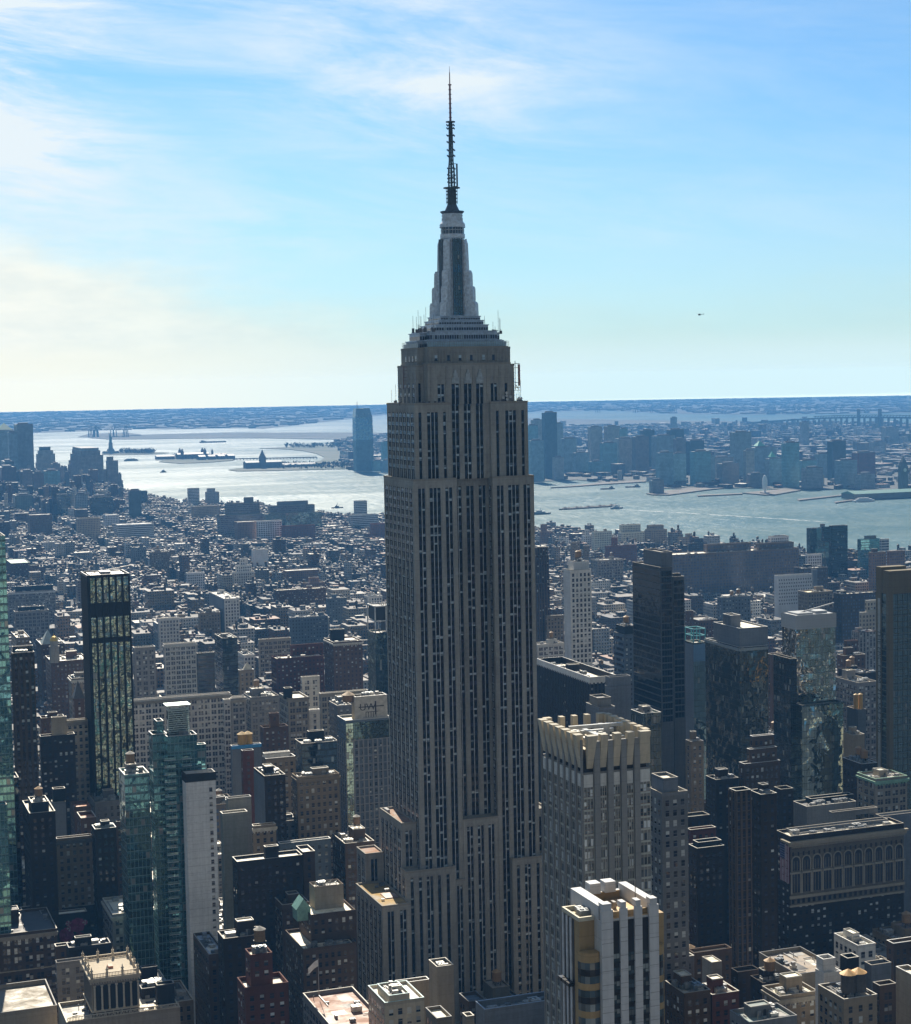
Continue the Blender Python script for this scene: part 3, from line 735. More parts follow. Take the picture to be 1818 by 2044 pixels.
    mw = MB()
    for a, (sx, sy) in enumerate(((0, -1), (-1, 0), (1, 0), (0, 1))):
        r = 5.35
        if sx == 0:
            mw.box(cx-2.1, cx+2.1, cy+sy*r-(.3), cy+sy*r+.3, 335, 368, 0)
            for u in (-2.1, -1.05, 0, 1.05, 2.1): mw.box(cx+u-.12, cx+u+.12, cy+sy*(r+.3)-.14, cy+sy*(r+.3)+.14, 335, 368.3, 1)
        else:
            mw.box(cx+sx*r-.3, cx+sx*r+.3, cy-2.1, cy+2.1, 335, 368, 0)
            for u in (-2.1, -1.05, 0, 1.05, 2.1): mw.box(cx+sx*(r+.3)-.14, cx+sx*(r+.3)+.14, cy+u-.12, cy+u+.12, 335, 368.3, 1)
    mw.build('window_strip', [curtain((.10, .16, .18), 1.05, 1.9, (.03, .04, .05)), metal((.12, .15, .18), .4, .6)], m)
    prof = [(0, 334.4), (11.3, 334.4), (11.1, 339.6), (10.6, 340.6), (10.0, 340.6), (9.9, 346.4), (9.4, 347.4), (8.8, 347.4), (8.6, 353.2), (8.0, 354.4), (7.1, 354.4), (6.7, 366.0), (6.1, 367.8), (0, 367.8)]
    for k in range(4):
        t = math.pi/4+k*math.pi/2; d = Vector((math.cos(t), math.sin(t))); n = Vector((-d.y, d.x)); b = MB()
        A = [(cx+d.x*r+n.x*1.5, cy+d.y*r+n.y*1.5, z) for r, z in prof]; Bq = [(cx+d.x*r-n.x*1.5, cy+d.y*r-n.y*1.5, z) for r, z in prof]
        b.face(A); b.face(Bq[::-1])
        for i in range(len(prof)-1): b.face([A[i], Bq[i], Bq[i+1], A[i+1]])
        # sunburst ribs on both cheeks
        for s in (1, -1):
            for j, (rr, zz) in enumerate(((10.6, 339.5), (9.4, 346.3), (8.9, 345.0), (8.2, 353.2), (7.6, 352.5), (6.4, 364))):
                p = Vector((cx+d.x*5.6+s*n.x*1.56, cy+d.y*5.6+s*n.y*1.56, 335)); q = Vector((cx+d.x*rr+s*n.x*1.56, cy+d.y*rr+s*n.y*1.56, zz)); b.bar(p, q, .07)
        b.build('wing', PALE, m)
    top = MB(); top.cyl(cx, cy, 370.4, 373.3, 5.2, 5.2, 28)
    t_ = top.build('lookout_windows', [curtain((.10, .13, .16), 1.2, 3.0, (.45, .48, .5), lw=.16)], m)
    dm = MB(); dm.cyl(cx, cy, 373.3, 374.8, 5.7, 5.6, 28); dm.cyl(cx, cy, 374.8, 376.0, 5.6, 4.7, 28); dm.cyl(cx, cy, 376.0, 379.3, 4.5, 4.5, 28); dm.cyl(cx, cy, 377.1, 377.4, 4.7, 4.7, 28, top=True); dm.cyl(cx, cy, 378.3, 378.6, 4.7, 4.7, 28, top=True)
    for i in range(28):
        t = 2*math.pi*i/28
        dm.box(cx+4.55*math.cos(t)-.09, cx+4.55*math.cos(t)+.09, cy+4.55*math.sin(t)-.09, cy+4.55*math.sin(t)+.09, 376.0, 377.1)
    dm.build('dome', PALE, m)
    ds = MB(); ds.cyl(cx, cy, 379.3, 380.0, 4.5, 5.2, 28); ds.cyl(cx, cy, 380.0, 380.4, 5.3, 5.3, 28); ds.cyl(cx, cy, 380.4, 383.2, 3.4, 2.1, 20); ds.build('lookout_balcony', ALD, m)
    # antenna
    ant = MB(); DK = metal((.10, .12, .12), .5, .5)
    ant.cyl(cx, cy, 383.2, 390.4, 2.05, 1.95, 16)
    for z in (384.3, 385.9, 387.5, 389.0): ant.cyl(cx, cy, z, z+.35, 2.5, 2.5, 12); 
    for k in range(10):
        t = 2*math.pi*k/10; ant.bar((cx+2.55*math.cos(t), cy+2.55*math.sin(t), 383.6), (cx+2.55*math.cos(t), cy+2.55*math.sin(t), 390.4), .06)
    ant.cyl(cx, cy, 390.4, 390.8, 3.7, 3.7, 16, bot=True)
    def lattice(z0, z1, ra, rb, n=4, seg=2.0, r=.12):
        ns = max(1, int((z1-z0)/seg))
        for j in range(ns):
            za, zb = z0+(z1-z0)*j/ns, z0+(z1-z0)*(j+1)/ns; qa = ra+(rb-ra)*j/ns; qb = ra+(rb-ra)*(j+1)/ns
            for k in range(n):
                t0 = 2*math.pi*k/n+.3; t1 = 2*math.pi*(k+1)/n+.3
                a = (cx+qa*math.cos(t0), cy+qa*math.sin(t0), za); b_ = (cx+qb*math.cos(t0), cy+qb*math.sin(t0), zb); c = (cx+qb*math.cos(t1), cy+qb*math.sin(t1), zb)
                ant.bar(a, b_, r); ant.bar(a, c, r*.6); ant.bar(b_, c, r*.7)
    lattice(390.8, 397.5, 1.7, 1.7, 4, 1.7, .16); lattice(397.5, 402.5, 1.7, 1.1, 4, 1.3, .15); lattice(402.5, 418.9, 1.15, .85, 4, 1.7, .14)
    ant.cyl(cx, cy, 390.8, 419, .5, .4, 8)
    for z in (393, 394.6, 396.2, 399.0, 404.5, 407, 410.5, 413.3, 416.4, 417.8):
        for k in range(4):
            t = k*math.pi/2+.3; ant.bar((cx+1.0*math.cos(t), cy+1.0*math.sin(t), z), (cx+2.1*math.cos(t), cy+2.1*math.sin(t), z), .14); ant.cyl(cx+2.1*math.cos(t), cy+2.1*math.sin(t), z-.35, z+.35, .22, .22, 6)
    ant.cyl(cx, cy, 419.0, 419.4, 2.1, 2.1, 12, bot=True)
    ant.box(cx+2.3, cx+2.9, cy-.3, cy+.3, 391.5, 401.2); ant.box(cx+1.2, cx+2.9, cy-.1, cy+.1, 391.0, 391.5); ant.box(cx+.8, cx+2.4, cy-.08, cy+.08, 401.0, 401.25)
    an = ant.build('antenna', DK, m)
    tip = MB(); tip.cyl(cx, cy, 419.4, 435.0, .52, .42, 8); tip.cyl(cx, cy, 435, 435.4, .8, .8, 8); tip.cyl(cx, cy, 435.4, 440.5, .26, .2, 6); tip.cyl(cx, cy, 440.5, 443.2, .12, .06, 5)
    for z in range(421, 435, 2): tip.cyl(cx, cy, z, z+.25, .7, .7, 8)
    tip.build('spire', plain((.30, .12, .12), .5), m)
    # aerials, dishes and masts on the setbacks
    eq = MB(); dish = MB()
    for i in range(46):
        side = rng.random()
        if side < .35: x, y, z = rng.uniform(7, 17), rng.uniform(6, 18), 328.0
        elif side < .6: x, y, z = rng.uniform(38, 47), rng.uniform(8, 15), 327
        elif side < .8: x, y, z = rng.uniform(1.8, 4.6), rng.uniform(2, 36), 296.5
        else: x, y, z = rng.uniform(47, 53.6), rng.uniform(1.8, 7), 296.5
        h = rng.uniform(1.5, 6.5) if rng.random() < .75 else rng.uniform(6, 10); eq.bar((x, y, z-.6), (x, y, z+h), .055)
        if rng.random() < .6: eq.box(x-.5, x+.5, y-.3, y+.3, z-.6, z+rng.uniform(.6, 1.6))
    for i in range(30):
        x = rng.uniform(3, 16) if i % 2 else rng.uniform(36.8, 53.5); eq.box(x-.4, x+.4, 1.6, 2.1, 296.2, 296.2+rng.uniform(.6, 1.7))
    for x, z in ((42.6, 298.6), (44.2, 300.6), (44.2, 299.3), (46.0, 298.9), (49.9, 298.1), (51.0, 298.0), (44.4, 297.8)):
        d = MB()
        for k in range(1):
            n = 16; ring = [(x+.62*math.cos(2*math.pi*i/n), 1.3, z+.62*math.sin(2*math.pi*i/n)) for i in range(n)]; c = (x, 1.65, z)
            for i in range(n): d.face([ring[(i+1) % n], ring[i], c])
        d.build('satellite_dish', plain((.62, .62, .60), .5), root); eq.bar((x, 1.7, 296.2), (x, 1.7, z), .08)
    eq.build('aerial', metal((.14, .14, .15), .5, .5), root, kind='stuff')
    # big panel antennas on brackets at both shoulders
    p = MB()
    p.box(52.2, 53.0, 7, 7.8, 303.5, 313.0); p.build('panel_antenna', plain((.42, .20, .15), .6), root)
    q = MB()
    for z in (302.8, 305, 311.5, 313.3): q.bar((50.5, 7.4, z), (52.9, 7.4, z), .12)
    q.bar((50.8, 7.4, 301.5), (50.8, 7.4, 314.5), .1)
    for z in (301.5, 303.0): q.box(50.6, 53.4, 6.9, 7.9, z, z+.15)
    q.bar((52.6, 7.4, 301.5), (51, 7.4, 304), .12)
    q.bar((3.2, 20, 303.2), (3.2, 20, 313.0), .16); q.bar((3.9, 20, 303.2), (3.9, 20, 313), .08)
    for i in range(7): q.bar((3.2, 20, 303.6+i*1.5), (4.9, 20, 303.6+i*1.5), .07)
    q.build('antenna_bracket', metal((.2, .12, .1), .5, .3), root)
    HEROES.append((226, 312, 718, 776, 263, (712, 1079, 120, 1960), 'tall art deco skyscraper', None))
build_tower()
# ------------------------------------------------------------------ hand placed buildings
# glass towers and blocks on the left
B('glass_tower', 'teal glass tower cut by the left edge of the photo', 'tower', 'A', (-190, -150, 38, 105), 830, 'teal', yb=1600, east=None, tanks=0)
B('apartment_tower', 'brown gridded apartment tower standing right against the teal glass tower at the left edge', 'tower', 'A', (84, 92, 250, 950), 950, 'finsbrown', roof=ROOF_L, yb=1950, zmin=20, up=((84, 92, 240, 900, 6, 'darkglass'),))
B('office_building', 'dark teal building with a railed roof, low at the left edge', 'building', 'B', (-80, -60, 137, 235), 850, 'darkglass', roof=ROOF_D, yb=700, units=6)
B('office_building', 'narrow teal glass building at the left edge with a pale roof frame', 'building', 'B', (-60, -50, 50, 425), 770, 'teal', roof=ROOF_L, yb=1150)
B('apartment_tower', 'dark apartment tower carrying a wooden tank and a steel frame on its roof', 'tower', 'B', (163, 215, 402, 480), 820, 'darkbrown', roof=ROOF_L, yb=1150, up=((205, 230, 355, 400, 3, 'blankblack'),), tanks=1, gl=GLD)
B('apartment_building', 'windowless blue grey slab right of the dark apartment tower with the wooden tank', 'building', 'B', (372, 383, 478, 400), 905, 'blankgrey', yb=580, tanks=0, units=2, up=((374, 386, 474, 300, 1.5, 'blankblack'),))
B('loft_building', 'tan loft building with a cream flat roof and a row of arched top windows', 'building', 'B', (405, 412, 668, 665), 862, 'tan', roof=ROOF_L, yb=1000, tanks=0, bulk=0, units=1, corn=.5, indiv=True)
B('apartment_tower', 'black windowless-looking tower with a cream roof beside the brick strip', 'tower', 'B', (668, 690, 845, 595), 850, 'darkbrown', roof=ROOF_L, yb=1120, gl=GLD, tanks=0)
B('apartment_building', 'narrow red brick building squeezed between the black tower and the teal glass block', 'building', 'B', (845, 846, 890, 540), 872, 'brick', roof=ROOF_L, yb=860)
B('loft_building', 'low brick building with a brown sunken roof and cream parapet, nearer of two', 'building', 'B', (560, 590, 700, 520), 925, 'brick', roof=(.42, .18, .10), yb=590, clut=False, par=1.6)
B('loft_building', 'low brick building with a brown sunken roof and cream parapet, farther of two', 'building', 'B', (512, 540, 660, 440), 960, 'brick', roof=(.42, .18, .10), yb=480, clut=False, par=1.6)
B('loft_building', 'grey loft building crowded with roof machinery behind the two brown sunken roofs', 'building', 'B', (640, 690, 890, 400), 990, 'grey', roof=ROOF_M, yb=470, units=9)
B('residential_tower', 'black finned residential tower with an open frame crown and mirrored glass strips', 'tower', 'A', (594, 640, 942, 383), 1000, 'darkglass', roof=ROOF_D, yb=2000, clut=False, par=0, short='black finned tower')
B('apartment_building', 'dark brown apartment building in front of the blotched sunlit tan facade', 'building', 'A', (284, 294, 545, 1555), 990, 'darkbrown', roof=ROOF_L, yb=2000, up=((368, 376, 485, 1415, 4, 'blanktan'),))
B('apartment_building', 'tan apartment building with a sun blotched facade left of the black finned tower', 'building', 'A', (470, 478, 652, 1440), 1015, 'cream', roof=ROOF_L, yb=1980, corn=.6)
B('apartment_building', 'tan roof house with cream parapets atop a brick block near the black finned tower', 'building', 'A', (288, 300, 470, 1420), 1060, 'brick', roof=ROOF_L, yb=1560)
B('church_tower', 'slim brick turret with a pointed roof left of the black finned tower', 'tower', 'A', (528, 540, 612, 1270), 1130, 'brick', yb=1400, clut=False, par=.3)
B('office_building', 'tan stone office block with dark sunken roof left of the black finned tower', 'building', 'A', (497, 520, 700, 1130), 1310, 'tan', roof=ROOF_D, yb=1400, units=4, corn=.8)
B('office_building', 'brick office block with a gold domed turret', 'building', 'A', (330, 372, 640, 1005), 1400, 'brick', roof=ROOF_L, yb=1400, short='gold domed building', up=())
B('office_building', 'long dark sided office building under a pale pyramid roof left of the gold dome', 'building', 'A', (262, 300, 470, 880), 1500, 'brown', roof=ROOF_M, yb=1200)
B('loft_building', 'low ochre building between the left towers and the dark sided office building', 'building', 'A', (80, 120, 215, 830), 1560, 'tan', roof=ROOF_L, yb=940)
B('warehouse', 'long grey stone warehouse with a top row of arched windows, dark penthouse above', 'building', 'A', (50, 60, 402, 498), 2300, 'loftgrey', roof=ROOF_D, yb=740, up=((105, 112, 385, 455, 8, 'blankblack'),), corn=.8)
B('warehouse', 'grey loft block below the long warehouse with arched windows', 'building', 'A', (98, 108, 356, 640), 2000, 'loftgrey', roof=ROOF_D, yb=760, up=((130, 136, 320, 605, 6, 'blankblack'),))
B('armory', 'low building with long pale green roof at the far left', 'building', 'A', (40, 80, 218, 285), 2850, 'brick', roof=(.40, .62, .50), yb=420, clut=False)
B('office_building', 'low brick building with a pale gable end near the far left green roof', 'building', 'A', (205, 215, 285, 300), 2780, 'brick', roof=(.35, .55, .5), yb=340, clut=False)
B('apartment_building', 'tan apartment tower rising alone above the low houses beyond the black finned tower', 'building', 'A', (1086, 1100, 1230, 205), 2900, 'tan', roof=ROOF_L, yb=330, tanks=1)
B('apartment_building', 'blue grey apartment slab left of the lone tan apartment tower', 'building', 'A', (948, 965, 1062, 170), 2950, 'bluegrey', yb=290)
B('apartment_building', 'white stepped apartment building far off, right of the lone tan tower', 'building', 'A', (1690, 1700, 1850, 350), 2600, 'white', roof=ROOF_L, yb=375, up=((1705, 1715, 1830, 300, 5), (1735, 1745, 1800, 250, 10)))
B('apartment_building', 'pale slab apartment building with a blank side wall and white stepped end', 'building', 'A', (1518, 1630, 1742, 545), 2080, 'white', roof=ROOF_M, yb=740, east='blankgrey')
B('office_building', 'dark slab with a paler striped left side beyond the long white office building', 'building', 'A', (1560, 1618, 1727, 835), 1500, 'darkglass', roof=ROOF_L, yb=1190, east='loftwhite')
B('office_building', 'white gridded office building with bright roof right of the black finned tower crown', 'building', 'A', (1185, 1195, 1428, 880), 1480, 'loftwhite', roof=(.9, .85, .75), yb=1150, corn=.7)
B('office_building', 'small dark glazed office block right of the white gridded building', 'building', 'A', (1428, 1436, 1560, 945), 1450, 'ribbon', roof=ROOF_L, yb=1130)
B('loft_building', 'low cream two storey looking block with pitched skylights', 'building', 'A', (1150, 1158, 1304, 690), 1850, 'white', roof=ROOF_L, yb=790, up=((1285, 1292, 1345, 660, 5, 'blanktan'),))
B('loft_building', 'ochre building with a gabled top in the midground left of the tall skyscraper', 'building', 'A', (1440, 1452, 1602, 650), 2000, 'tan', roof=ROOF_M, yb=750)
B('loft_building', 'grey loft with set back top just right of the black finned tower', 'building', 'A', (965, 975, 1130, 905), 1380, 'loftgrey', roof=ROOF_M, yb=1070, tanks=1)
B('office_building', 'long white stone office building with a cluttered roof right of the black finned tower', 'building', 'A', (940, 950, 1676, 1290), 1180, 'loftwhite', roof=ROOF_D, yb=1640, tanks=2, units=14, corn=.7, indiv=True, short='long white office building')
B('office_building', 'narrow ornate grey building at the right end of the long white office building', 'building', 'A', (1676, 1682, 1788, 1275), 1190, 'loftgrey', roof=ROOF_L, yb=1500, corn=.5)
# teal glass group
B('apartment_tower', 'lower teal glass apartment tower with a roof tank, joined to the balcony tower', 'tower', 'A', (863, 906, 1085, 1838), 785, 'teal', roof=ROOF_L, yb=2050, tanks=1, cope=COPE_W)
TEAL = B('apartment_tower', 'tall teal glass apartment tower with stacked balconies and a louvred cooling house', 'tower', 'A', (1185, 1215, 1432, 1560), 780, 'teal', roof=ROOF_D, yb=2900, tanks=0, bulk=0, cope=COPE_W, zmin=0, short='teal balcony tower', up=((1192, 1220, 1368, 1365, 6, 'glass'),))
B('apartment_tower', 'slim teal glass wing with a round roof vent left of the balcony tower', 'tower', 'A', (1080, 1108, 1214, 1545), 783, 'teal', roof=ROOF_D, yb=2900, bulk=0, cope=COPE_W, up=((1112, 1140, 1190, 1445, 2, 'teal'),), units=1)
B('apartment_tower', 'teal glass wing with cream terrace right of the balcony tower', 'tower', 'A', (1425, 1436, 1498, 1618), 786, 'teal', roof=ROOF_L, yb=2000, bulk=0, units=1)
SLAB = B('apartment_tower', 'broad grey blank concrete slab with one column of small windows and a black roof rim', 'tower', 'B', (1326, 1351, 1567, 238), 772, 'blankwhite', roof=ROOF_D, yb=1400, cope=COPE_D, par=3.4, clut=False, short='blank concrete slab')
# bottom left
ORN = B('office_building', 'ornate cream office tower crowned by balustrades and urns above a tall colonnade', 'building', 'B', (603, 667, 1002, 1662), 676, 'blanktan', roof=(.75, .66, .5), yb=2100, clut=False, par=0, short='ornate cream tower')
B('office_building', 'cream terrace roofed block wrapped round the foot of the ornate cream tower', 'building', 'B', (425, 486, 1310, 2012), 672, 'blanktan', roof=(.80, .73, .58), yb=2100, cope=plain((.62, .56, .42)), par=1.5, tanks=0, bulk=0, units=8)
B('office_building', 'brown brick office block with paired windows and string courses at lower left', 'building', 'B', (-300, -250, 415, 1395), 764, 'loftbrown', roof=ROOF_D, yb=2000, indiv=True, gl=GLB, corn=.4, bands=((15, .5, (.33, .28, .2)), (26.5, .5, (.33, .28, .2)), (38, .5, (.33, .28, .2))), short='brown brick office block', units=3)
B('office_building', 'low cream parapet roof at the very bottom left corner', 'building', 'B', (-400, -350, 415, 1990), 690, 'blanktan', roof=(.2, .17, .12), yb=2100, clut=False, par=1.6)
B('loft_building', 'narrow brown building with a sunken dark roof right of the brown brick office block', 'building', 'B', (396, 405, 505, 1450), 752, 'brown', roof=ROOF_D, yb=1600, clut=False)
B('loft_building', 'long building with a flat grey terrace and black upper wall above a cream front', 'building', 'B', (482, 500, 805, 1460), 744, 'blankblack', roof=(.22, .22, .2), yb=1640, units=6, tanks=0, gl=GLD)
B('loft_building', 'pale stone front below the grey terrace building', 'building', 'B', (404, 412, 640, 1570), 732, 'loftgrey', roof=ROOF_D, yb=1800, clut=False)
B('loft_building', 'black walled building with a sloping cream roof and magenta flower mural', 'building', 'B', (398, 410, 632, 1208), 835, 'blankblack', roof=ROOF_L, yb=1360, clut=False, par=.5, short='flower mural building')
B('loft_building', 'brown brick building with a tank house on a cream roof at the lower left', 'building', 'B', (148, 172, 322, 1215), 822, 'darkbrown', roof=ROOF_L, yb=1360, up=((228, 240, 312, 1120, 4, 'blank'),), gl=GLD)
B('loft_building', 'low dark building with a pale roof left of the tank house', 'building', 'B', (-60, -40, 170, 1235), 840, 'darkbrown', roof=ROOF_L, yb=1380, gl=GLD)
B('loft_building', 'white roofed loft building with a round dark tank behind the flower mural', 'building', 'B', (430, 470, 705, 1165), 862, 'darkbrown', roof=(.8, .75, .62), yb=1200, tanks=0, units=6)
B('loft_building', 'low cream roofed building with a large grey tank farther behind the flower mural', 'building', 'B', (428, 440, 640, 1085), 905, 'darkbrown', roof=(.85, .8, .65), yb=1110, tanks=1, bulk=0)
B('office_building', 'ornate grey stone building with arched top windows behind the ornate cream tower', 'building', 'B', (745, 818, 1130, 1215), 815, 'loftgrey', roof=ROOF_L, yb=1600, corn=.8, indiv=True, units=8, bands=((13, .7, (.3, .3, .28)),), short='grey arched building')
B('loft_building', 'dark block with a cream roof box and roof machinery right of the ornate cream tower', 'building', 'B', (1015, 1030, 1270, 1760), 700, 'darkbrown', roof=ROOF_L, yb=1900, tanks=0, bulk=0, units=12, up=((1020, 1030, 1145, 1605, 12, 'blankblack'),), gl=GLD)
B('loft_building', 'black stair house with a pale rim right of the ornate cream tower', 'building', 'B', (1128, 1142, 1268, 1735), 690, 'blankblack', roof=ROOF_D, yb=1900, clut=False)
B('loft_building', 'brown blank sided block with a blue grey sunken roof right of the blank slab foot', 'building', 'B', (1405, 1520, 1645, 1510), 705, 'brown', roof=(.35, .4, .48), yb=2000, units=3, tanks=0, bulk=0, gl=GLD)
# centre left, near
B('office_building', 'tall brown wall with slit windows behind the dark red brick tower', 'building', 'H', (-60, -10, 318, 1370), 690, 'darkbrown', roof=ROOF_L, yb=2000, gl=GLD)
RED = B('apartment_building', 'dark red brick building with cream parapet and a large wooden tank on its tower', 'building', 'H', (100, 165, 520, 1785), 620, 'redbrick', roof=ROOF_L, yb=2100, indiv=True, up=((165, 208, 388, 1503, 3, 'redbrick'),), tanks=1, units=2, par=1.5, short='dark red brick building', gl=GLB)
B('office_building', 'brown stone building with a rounded cream parapet corner behind the green roofed building', 'building', 'H', (363, 470, 690, 1105), 795, 'loftbrown', roof=ROOF_D, yb=1650, par=2.0, units=3, tanks=0, short='rounded parapet building')
GRN = B('office_building', 'brown brick setback building with small green gable and a blank beige roof house', 'building', 'H', (495, 640, 1075, 1455), 732, 'brown', roof=ROOF_L, yb=2000, indiv=True, up=((583, 705, 1070, 1170, 9, 'brown'), (690, 735, 972, 942, 18, 'blanktan')), units=3, short='green gabled brick building', gl=GLB)
B('office_building', 'low building with brown roof terraces and flagpoles at the bottom, left of the tall skyscraper', 'building', 'H', (640, 985, 1420, 2230), 640, 'loftgrey', roof=(.30, .16, .11), yb=2300, units=2, tanks=0, bulk=0, par=1.4)
B('apartment_building', 'black sided building with stepped cream terraces left of the rounded parapet building', 'building', 'H', (60, 100, 635, 735), 800, 'darkbrown', roof=ROOF_L, yb=1150, up=((160, 172, 330, 745, 4), (318, 330, 440, 610, 3, 'blankblack')), gl=GLD, tanks=0, short='black sided building')
B('apartment_building', 'dark brick tower carrying two round tanks behind the black sided building', 'building', 'H', (583, 640, 738, 655), 815, 'brown', roof=ROOF_L, yb=1000, tanks=2, bulk=0, gl=GLD, short='two tank brick tower')
B('loft_building', 'loft building with a sky blue painted front beside the two tank brick tower', 'building', 'H', (440, 450, 868, 585), 862, 'bluegrey', roof=ROOF_L, yb=680, tanks=1)
B('office_building', 'gothic brown stone office building with pinnacles and a large tank right of the blue front', 'building', 'H', (880, 985, 1225, 585), 860, 'loftbrown', roof=ROOF_L, yb=950, tanks=1, indiv=True, gl=GLB, short='gothic brown office building')
B('apartment_building', 'pale grey concrete apartment building with an orange topped tank and glazed roof house', 'building', 'H', (10, 25, 216, 215), 850, 'blank', roof=ROOF_L, yb=660, tanks=1, up=(), short='pale grey concrete building')
B('apartment_building', 'pale grey stepped wing with cream ledges below the orange topped tank', 'building', 'H', (-40, -20, 185, 340), 838, 'blank', roof=ROOF_L, yb=950, units=5, tanks=0)
B('loft_building', 'ochre loft with a cream cornice right of the pale grey concrete building', 'building', 'H', (222, 232, 418, 440), 870, 'tan', roof=ROOF_L, yb=640, corn=.6)
B('loft_building', 'small grey loft cluttered with sunlit roof houses behind the blue front', 'building', 'H', (430, 470, 640, 400), 905, 'grey', roof=ROOF_L, yb=480, units=6)
B('loft_building', 'low dark brick building with a peaked tank behind the gothic office building', 'building', 'H', (640, 690, 790, 390), 925, 'darkbrown', roof=ROOF_L, yb=470, tanks=1)
B('loft_building', 'brown loft with cream roof edge left of the grid fronted hotel', 'building', 'H', (785, 850, 945, 330), 915, 'brown', roof=ROOF_L, yb=500)
# centre left, further (crop C)
HOT = B('hotel_tower', 'hotel tower with a pale window grid, dark glass crown and lettered beige roof house', 'hotel', 'C', (1020, 1098, 1510, 1345), 950, 'bluegrey', roof=(.8, .74, .58), yb=2300, bulk=0, units=2, up=((1148, 1185, 1468, 1125, 3, 'blanktan'),), short='lettered hotel tower', zmin=0)
B('apartment_tower', 'slim apartment tower with an open white roof frame beside the tall skyscraper', 'tower', 'C', (1293, 1365, 1600, 545), 1250, 'glass', roof=ROOF_M, yb=1100, clut=False, short='white framed tower')
B('office_building', 'tan brick office building with tall arched bays right of the red brown terrace block', 'building', 'C', (898, 985, 1248, 625), 1450, 'brick', roof=ROOF_L, yb=1000, tanks=1, up=((950, 965, 1085, 510, 14, 'blankblack'),), corn=.7, short='tan arched office building')
B('office_building', 'cream loft building with gabled cornice and arched top windows', 'building', 'C', (494, 575, 760, 1140), 1130, 'loft', roof=ROOF_L, yb=1590, up=((528, 545, 612, 1045, 4, 'blankblack'),), indiv=True, short='cream gabled loft')
B('office_building', 'grey green loft building with dark glazed centre left of the cream gabled loft', 'building', 'C', (170, 232, 492, 1130), 1200, 'loftgrey', roof=ROOF_L, yb=1400, corn=.6, units=6, tanks=1)
B('office_building', 'narrow grey building with arched upper bays at the left of the grey green loft', 'building', 'C', (50, 58, 186, 1125), 1215, 'grey', roof=ROOF_L, yb=1400, corn=.5)
B('office_building', 'pale stone loft at the right end of the long white office building', 'building', 'C', (-20, -10, 50, 1150), 1160, 'loftwhite', roof=ROOF_L, yb=1640)
B('warehouse', 'long red brown brick block with stepped roof terraces', 'building', 'C', (418, 465, 900, 775), 1480, 'redbrick', roof=ROOF_L, yb=880, up=((565, 600, 895, 650, 14, 'redbrick'),), tanks=1)
B('office_building', 'brown brick office building with bright terrace windows below the cream gabled loft', 'building', 'C', (318, 348, 576, 1408), 1080, 'brick', roof=ROOF_L, yb=1600, up=((398, 408, 490, 1275, 4, 'brick'),))
B('office_building', 'dark green glass mansard office building left of the lettered hotel tower', 'building', 'C', (635, 700, 1030, 1555), 980, 'darkglass', roof=ROOF_D, yb=1760, up=((745, 760, 900, 1440, 8, 'blankblack'),), units=8)
B('loft_building', 'black fronted building with bright stepped roofs in the near centre left', 'building', 'C', (262, 358, 548, 1850), 880, 'darkbrown', roof=(.85, .78, .62), yb=2300, east='blankgrey', units=6, gl=GLD, tanks=0)
B('office_building', 'ornate tan office building with arched cornice left of the lettered hotel tower', 'building', 'C', (608, 655, 1040, 1860), 900, 'tan', roof=ROOF_L, yb=2500, corn=.6, indiv=True, short='ornate tan office building', units=8)
B('loft_building', 'tan loft with a long sloping cream skylight in the near centre left', 'building', 'C', (340, 372, 640, 1690), 950, 'tan', roof=ROOF_D, yb=1850, up=((345, 355, 590, 1640, 4, 'white', (.9, .85, .7)),))
B('apartment_building', 'dark purple brick building left of the black fronted building', 'building', 'C', (148, 160, 262, 1620), 960, 'redbrick', roof=ROOF_L, yb=2000, gl=GLD)
B('loft_building', 'brown building edged in bright blue with two square orange tanks', 'building', 'C', (50, 62, 330, 1575), 1010, 'blankgrey', roof=ROOF_L, yb=1640, clut=False, short='orange tank building')
B('loft_building', 'wide cream loft with a brilliant sunlit roof behind the lettered hotel tower', 'building', 'C', (858, 868, 1300, 1095), 1230, 'loft', roof=(.95, .88, .72), yb=1230, tanks=1, units=5)
B('loft_building', 'narrow pale loft standing up behind the cream gabled loft', 'building', 'C', (690, 700, 860, 945), 1290, 'loftwhite', roof=ROOF_L, yb=1200)
B('loft_building', 'grey brick loft with cream roof left of the lettered hotel roof house', 'building', 'C', (945, 1020, 1150, 1205), 1130, 'grey', roof=ROOF_L, yb=1340, units=3)
B('loft_building', 'white fronted little loft with arched windows below the sunlit roofs', 'building', 'C', (760, 768, 862, 1245), 1150, 'white', roof=ROOF_L, yb=1370)
B('loft_building', 'cream corner building with a big tent shaped skylight', 'building', 'C', (118, 130, 262, 880), 1400, 'tan', roof=ROOF_L, yb=990)
B('loft_building', 'small white front building below the pale slab with the blank side', 'building', 'C', (115, 170, 268, 740), 1650, 'white', roof=ROOF_D, yb=840)
B('loft_building', 'long ochre loft row with two tanks above the red brown terrace block', 'building', 'C', (300, 310, 598, 600), 1650, 'loft', roof=ROOF_L, yb=700, tanks=2)
B('apartment_building', 'long terracotta coloured apartment house far off behind the tan arched office building', 'building', 'C', (440, 470, 918, 150), 2300, 'brick', roof=ROOF_L, yb=290)
B('apartment_building', 'pale slab with balconies far off beside the skyscraper', 'building', 'C', (1262, 1300, 1430, 205), 2200, 'white', roof=ROOF_M, yb=290)
B('apartment_building', 'blue grey stepped apartment house above the brilliant roof', 'building', 'C', (915, 940, 1105, 225), 2150, 'bluegrey', roof=ROOF_L, yb=380)
B('apartment_building', 'dark blue warehouse row with water towers far beyond the red brown block', 'building', 'C', (582, 600, 935, 400), 1850, 'bluegrey', roof=ROOF_D, yb=590)
